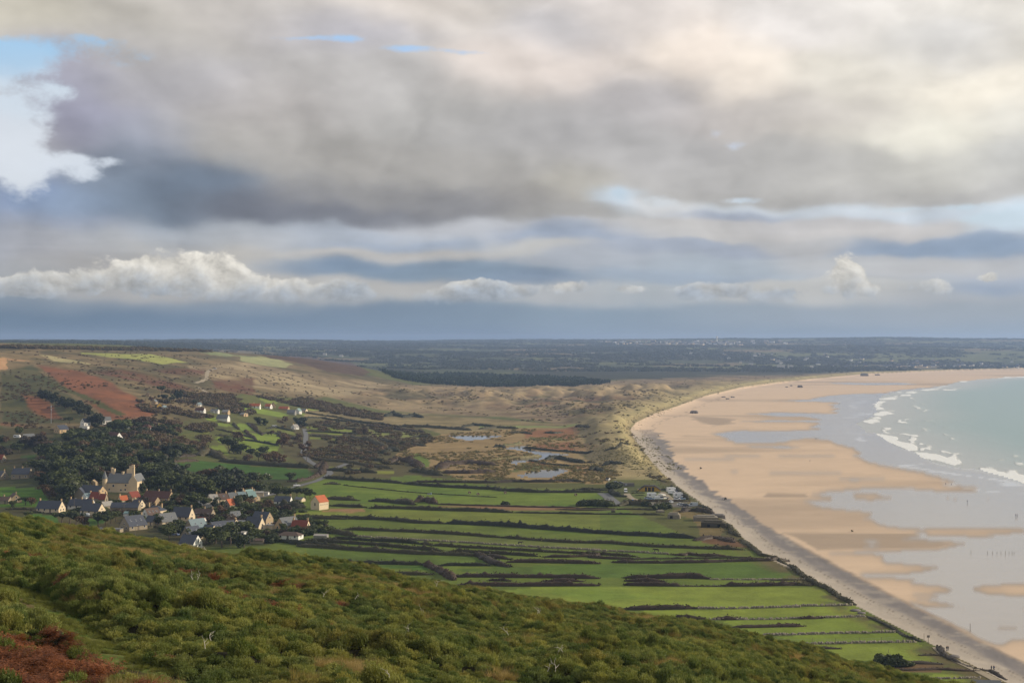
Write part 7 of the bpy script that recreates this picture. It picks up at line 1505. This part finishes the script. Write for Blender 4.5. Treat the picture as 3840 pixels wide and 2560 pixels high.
    e = anchor('water_trough', *A4(1742,1502)[0], 0, 'pale water trough with a drum in the big green field', 'trough'); MB().box(-1.4, .2, -.5, .5, 0, .6).build('basin', M_STEEL, e); MB().cyl(.8, 0, 0, 1.1, .4, .4, 12).build('drum', PAINT['palblue'], e)
    for x, y, lb in ((294,588,'left one of two pale benches at the copse'), (355,588,'right one of two pale benches at the copse')):
        e = anchor('pale_bench', *A6(x, y)[0], 0, lb, 'bench'); MB().box(-1.1, 1.1, -.3, .3, .4, .5).build('seat', M_PALEWOOD, e); MB().box(-.9, -.8, -.25, .25, 0, .4).build('leg', M_PALEWOOD, e); MB().box(.8, .9, -.25, .25, 0, .4).build('leg', M_PALEWOOD, e)
    # driftwood, seaweed heaps on the sand
    for A, x, y, s, lb in ((A5,2027,1268,1.2,'dark weed heap on the upper sand by the shingle'), (A6,1875,584,1.6,'weed heap where the shingle meets the sand'), (A5,1640,964,.9,'dark speck of wrack on the pale sand'), (A8,750,220,.9,'small reddish buoy shaped lump on the damp sand')):
        p = G(*A(x, y)[0]); V, Fq = crown_proto(int(x), 'bush', 60, .5); o = link('weed_heap', npmesh('weed_heap', V*s/3, Fq, M_TREE['hedge'])); o.location = p; tag(o, lb, 'weed heap')
things()
# ------------------------------------------------------------------ people and animals: one continuous skin each
def skinned(name, pts, edges, rad, mats, split=None, sub=2):
    me = bpy.data.meshes.new(name); me.from_pydata(pts, edges, []); o = bpy.data.objects.new(name, me); COL.objects.link(o)
    m = o.modifiers.new('s', 'SKIN'); sd = me.skin_vertices[0].data if me.skin_vertices else None
    if sd is None: me.attributes; 
    for i, r in enumerate(rad): sd[i].radius = (r, r) if not isinstance(r, tuple) else r
    sd[0].use_root = True
    o.modifiers.new('d', 'SUBSURF').levels = sub
    dg = bpy.context.evaluated_depsgraph_get(); ev = o.evaluated_get(dg); out = bpy.data.meshes.new_from_object(ev)
    bpy.data.objects.remove(o); out.name = name; out.materials.clear()
    for mm in mats: out.materials.append(mm)
    for p in out.polygons:
        p.use_smooth = True
        if split: p.material_index = split(p.center)
    return out
M_SKIN = plain('skin', lin((206, 160, 130)), .6); M_HAIR = plain('hair', lin((60, 44, 34)), .8); M_COAT = {k: plain('coat_'+k, lin(c), .9, .1, 3) for k, c in {'dark': (42,44,54), 'blue': (58,72,104), 'red': (140,52,44), 'grey': (96,94,92)}.items()}; M_JEANS = plain('trousers', lin((48, 50, 60)), .9); M_HIDE = plain('dark_hide', lin((44, 32, 26)), .7, .2, 3)
def person_mesh(coat, stride):
    s = stride; P = [(0,0,.95),(0,0,1.15),(0,.01,1.38),(0,0,1.5),(0,-.02,1.62),(0,-.02,1.72), (-.19,0,1.40),(-.25,.02*s,1.14),(-.24,-.16*s,.92),(.19,0,1.40),(.25,.0,1.14),(.24,.16*s,.92), (-.09,0,.88),(-.10,-.14*s,.48),(-.10,-.12*s-.02,.08),(-.10,-.22*s-.12,.04),(.09,0,.88),(.10,.10*s,.50),(.10,.26*s,.10),(.10,.16*s-.1,.04)]
    E = [(0,1),(1,2),(2,3),(3,4),(4,5),(2,6),(6,7),(7,8),(2,9),(9,10),(10,11),(0,12),(12,13),(13,14),(14,15),(0,16),(16,17),(17,18),(18,19)]
    R = [(.16,.11),(.15,.11),(.17,.11),.06,.10,.09,.07,.05,.04,.07,.05,.04,.09,.065,.045,.04,.09,.065,.045,.04]
    def sp(c): return 3 if c.z > 1.68 else (1 if c.z > 1.5 or (c.z < .95 and abs(c.x) > .2) else (2 if c.z < .9 else 0))
    return skinned('body', P, E, R, [M_COAT[coat], M_SKIN, M_JEANS, M_HAIR], sp)
PM = {(c, s): person_mesh(c, s) for c, s in (('dark', 1), ('dark', 0), ('blue', 1), ('red', .6), ('grey', 1))}
def person(pt, kind, rot, label, face=None):
    e = anchor('person', pt[0], pt[1], rot, label, 'person', None, 0); b = link('body', PM[kind], e)
    return e
def horse_mesh():
    P = [(0,0,1.2),(.45,0,1.22),(.85,0,1.28),(1.15,0,1.45),(1.4,0,1.35),(1.6,0,1.1),(1.75,0,.9), (-.45,0,1.22),(-.85,0,1.25),(-1.02,0,1.1),(-1.1,0,.75), (.7,-.18,1.0),(.72,-.18,.55),(.66,-.18,.08),(.72,.18,1.0),(.86,.18,.55),(.9,.18,.08), (-.75,-.2,1.0),(-.68,-.19,.72),(-.88,-.19,.5),(-.82,-.19,.08),(-.75,.2,1.0),(-.78,.19,.72),(-1.02,.19,.5),(-1.0,.19,.08),(1.38,-.08,1.52),(1.38,.08,1.52)]
    E = [(0,1),(1,2),(2,3),(3,4),(4,5),(5,6),(0,7),(7,8),(8,9),(9,10),(1,11),(11,12),(12,13),(1,14),(14,15),(15,16),(7,17),(17,18),(18,19),(19,20),(7,21),(21,22),(22,23),(23,24),(4,25),(4,26)]
    R = [.30,.31,.24,.17,.13,.11,.08,.29,.24,.06,.04,.13,.07,.05,.13,.07,.05,.15,.11,.06,.05,.15,.11,.06,.05,.03,.03]
    return skinned('body', P, E, R, [M_HIDE])
def animals():
    hm = horse_mesh(); e = anchor('horse', *A6(1013,1240)[0], 176, 'black horse walking in a strip field above the long grey wall', 'horse'); link('body', hm, e); MB().tube((-1.05,0,1.1),(-1.16,0,.45),.07,.03).build('tail', M_HAIR, e)
    e = anchor('cow', *B4(1712,408)[0], 10, 'dark cow grazing left of the middle of the strip fields', 'cow'); o = link('body', hm.copy(), e); o.scale = (.88, 1.25, .92); MB().tube((-1.0,0,1.0),(-1.06,0,.4),.05,.03).build('tail', M_HAIR, e)
animals()
def people():
    p = lambda A, x, y, *a: person(A(x, y)[0], *a)
    p(A7,385,956,('dark',1),80,'lone walker in dark clothes on the middle of the beach'); p(A7,436,752,('dark',0),10,'dark figure on the sand bar by the shallow water, left of a smaller dot'); p(A7,447,753,('grey',1),10,'second figure close beside the one on the sand bar'); p(A7,1632,1169,('blue',1),90,'walker in blue on the sand tongue, left of the pair'); p(A7,1684,1174,('dark',1),-90,'walker in dark clothes on the sand tongue, right of the pair')
    p(A7,1831,1334,('blue',1),20,'walker in blue on the shining wet sand'); p(A7,2276,1462,('dark',1),100,'walker in dark clothes at the right edge of the wet sand'); p(A7,2290,1460,('grey',1),60,'walker in grey beside the one at the right edge'); p(A7,655,425,('dark',0),0,'far walker at the edge of the upper shallows'); p(A7,1356,272,('dark',0),0,'very far walker on the sand spit')
    p(A8,1592,1286,('dark',1),30,'walker in black on the shingle crest'); p(A8,1604,1282,('grey',1),-40,'walker in grey beside the one in black on the shingle crest'); p(A8,1990,1462,('dark',0),40,'figure standing by the scrub at the bottom right of the shingle'); p(A8,2012,1466,('blue',0) if False else ('blue',1),-20,'figure in blue by the scrub at the bottom right of the shingle')
people()
# ------------------------------------------------------------------ distant houses
def far_house(u, v, L, wall, roof, rot, label, group, h=4.5, z=None):
    x, y, zz = G(u, v); a, b = L/2, L*.36
    m = MB().poly([(-a,-b,-3),(a,-b,-3),(a,b,-3),(-a,b,-3),(-a,-b,h),(a,-b,h),(a,b,h),(-a,b,h),(-a,0,h+b*1.0),(a,0,h+b*1.0)],[(0,1,5,4),(2,3,7,6),(1,2,6,9,5),(3,0,4,8,7)])
    e = bpy.data.objects.new('distant_house', None); COL.objects.link(e); e.location = (x, y, zz); e.rotation_euler = (0, 0, radians(rot)); tag(e, label, 'house', group)
    m.build('wall', MW[wall], e); MB().poly([(-a-.3,-b-.4,h-.3),(a+.3,-b-.4,h-.3),(a+.3,b+.4,h-.3),(-a-.3,b+.4,h-.3),(-a-.3,0,h+b+.15),(a+.3,0,h+b+.15)],[(0,1,5,4),(2,3,4,5),(1,2,5),(3,0,4)]).build('roof', MR[roof], e)
def distant():
    r = random.Random(5)
    for i in range(95):                                    # hill town on the skyline
        u = r.gauss(2560, 130) if i % 3 else r.uniform(2240, 2950); u = min(max(u, 2225), 2960); v = 1281+r.random()*14-.0*u
        far_house(u, v, r.uniform(10, 26), r.choice(['white', 'white', 'cream', 'tan']), r.choice(['light', 'slate', 'grey']), r.uniform(-70, 10), 'small white house of the hill town on the skyline', 'hill town houses', r.uniform(4, 10))
    for i in range(46):                                    # village at the far end of the beach
        u = 2880+.4082*r.uniform(780, 2352); v = 1340+.4082*(r.uniform(82, 100) if i % 3 else r.uniform(30, 95))
        far_house(u, v, r.uniform(9, 16), r.choice(['white', 'cream', 'white', 'tan']), r.choice(['slate', 'slate', 'grey']), r.uniform(-80, 10), 'white house of the village behind the far end of the beach', 'far beach village houses', r.uniform(4, 6))
    for i in range(24): far_house(r.uniform(2650, 3250), r.uniform(1325, 1385), r.uniform(9, 18), r.choice(['white', 'cream']), r.choice(['slate', 'light']), r.uniform(-80, 10), 'scattered pale house in the dark country behind the beach', 'scattered inland houses')
    for (A, x, y, L, lb) in ((A5,1037,216,16,'pair of long pale sheds alone in the dark country'), (A5,1940,215,16,'white farmhouse in the dark country right of the sheds'), (A4,930,238,14,'white farm left in the far dark country'), (A4,780,222,14,'pinkish far farm left of the white one'), (A7,120,100,24,'long row of white greenhouses behind the upper beach'), (A7,205,96,18,'white greenhouse at the right end of the row')): far_house(*A(x, y)[0], L, 'white', 'light', -5, lb, None, 3)
    e = anchor('water_tower', *A5(2176,100)[0], 0, 'white water tower standing over the hill town', 'tower'); MB().cyl(0, 0, -5, 26, 4.5, 4, 12).build('shaft', MW['white'], e); MB().cyl(0, 0, 26, 36, 6.5, 7.5, 14).build('tank', MW['white'], e)
distant()
# ------------------------------------------------------------------ bleached gorse branches in the foreground
def branches():
    S_ = [(F1,1740,650,1.0,'bleached forked branch high on the left slope'),(F1,1700,650,.8,'curved bleached twig left of the forked branch'),(F1,1810,1270,1.2,'tall bleached twigs on the left slope above the dark hollow'),(F1,1860,1220,.9,'thin bleached twigs right of the tall ones'),(F2,1380,740,1.3,'upright pair of bleached branches in mid slope'),(F2,1250,905,1.1,'flat white branch near the rust fronds'),(F2,500,570,.9,'curled white twig on the upper slope'),(F2,780,590,.7,'thin white twig on the upper slope'),
          (F2,1080,1290,.9,'short white stub at the bottom of the slope'),(F2,2130,900,1.3,'branched white twigs on the right slope'),(F2,1490,480,1.6,'pale dead gorse tangle at the slope crest'),(B3,125,1000,1.4,'hooked white branch at the bottom, left'),(B3,195,1010,1.4,'upright white branch at the bottom, right'),(B3,260,840,1.0,'arched white branch above the hooked one'),(B3,215,830,1.0,'leaning white branch above the hooked one'),(B3,30,490,.9,'white stalk near the slope crest'),(B3,60,60+420,.7,'thin white stalk near the crest'),(F1,1830,380+20,.9,'bent white twig near the heath crest')]
    for A, x, y, L, lb in S_:
        u, v = A(x, y)[0]; yy = np.linspace(30, YC+10, 400); xx = (u-1920)/F*yy; vv = HV+F*(EYE-heath_z(xx, yy)-.5)/yy
        i = int(np.argmax(vv < v)); r = random.Random(int(x*y)); m = MB(); L2 = L*.36*yy[i]/80+.15
        def grow(p, d, L_, rad, dep):
            for s in range(3):
                q = p+d*L_/3; m.tube(p, q, rad, rad*.8); p = q; d = d+np.array([r.gauss(0, .35), r.gauss(0, .3), r.gauss(0, .2)]); d /= np.linalg.norm(d); rad *= .8
                if dep: grow(p, np.array([d[0]+r.choice((-1, 1))*.9, d[1]+r.gauss(0, .3), abs(d[2])*.7+.2]), L_*.55, rad*.8, dep-1)
        grow(np.zeros(3), np.array([r.uniform(-.6, .6), 0, .9]), L2*.9, .009*yy[i]/60+.006, 1)
        o = m.build('dead_branch', M_PALEWOOD); o.location = (xx[i], yy[i], heath_z(xx[i], yy[i])+.55); tag(o, lb, 'branch')
branches()
# ------------------------------------------------------------------ air
def haze():
    x0, x1, y0, y1, z0, z1 = -9000, 10500, -300, 15500, -8, 168
    o = MB().box(x0, x1, y0, y1, z0, z1).build('haze', bpy.data.materials.new('haze_air')); tag(o, kind='stuff')
    m = o.data.materials[0]; m.use_nodes = True; nt = m.node_tree; nt.nodes.clear()
    out = nt.nodes.new('ShaderNodeOutputMaterial'); v = nt.nodes.new('ShaderNodeVolumePrincipled'); v.inputs['Color'].default_value = (.44, .61, .95, 1)
    v.inputs['Density'].default_value = HAZE; v.inputs['Anisotropy'].default_value = .2; nt.links.new(v.outputs[0], out.inputs['Volume'])
HAZE = 7.2e-5
haze()
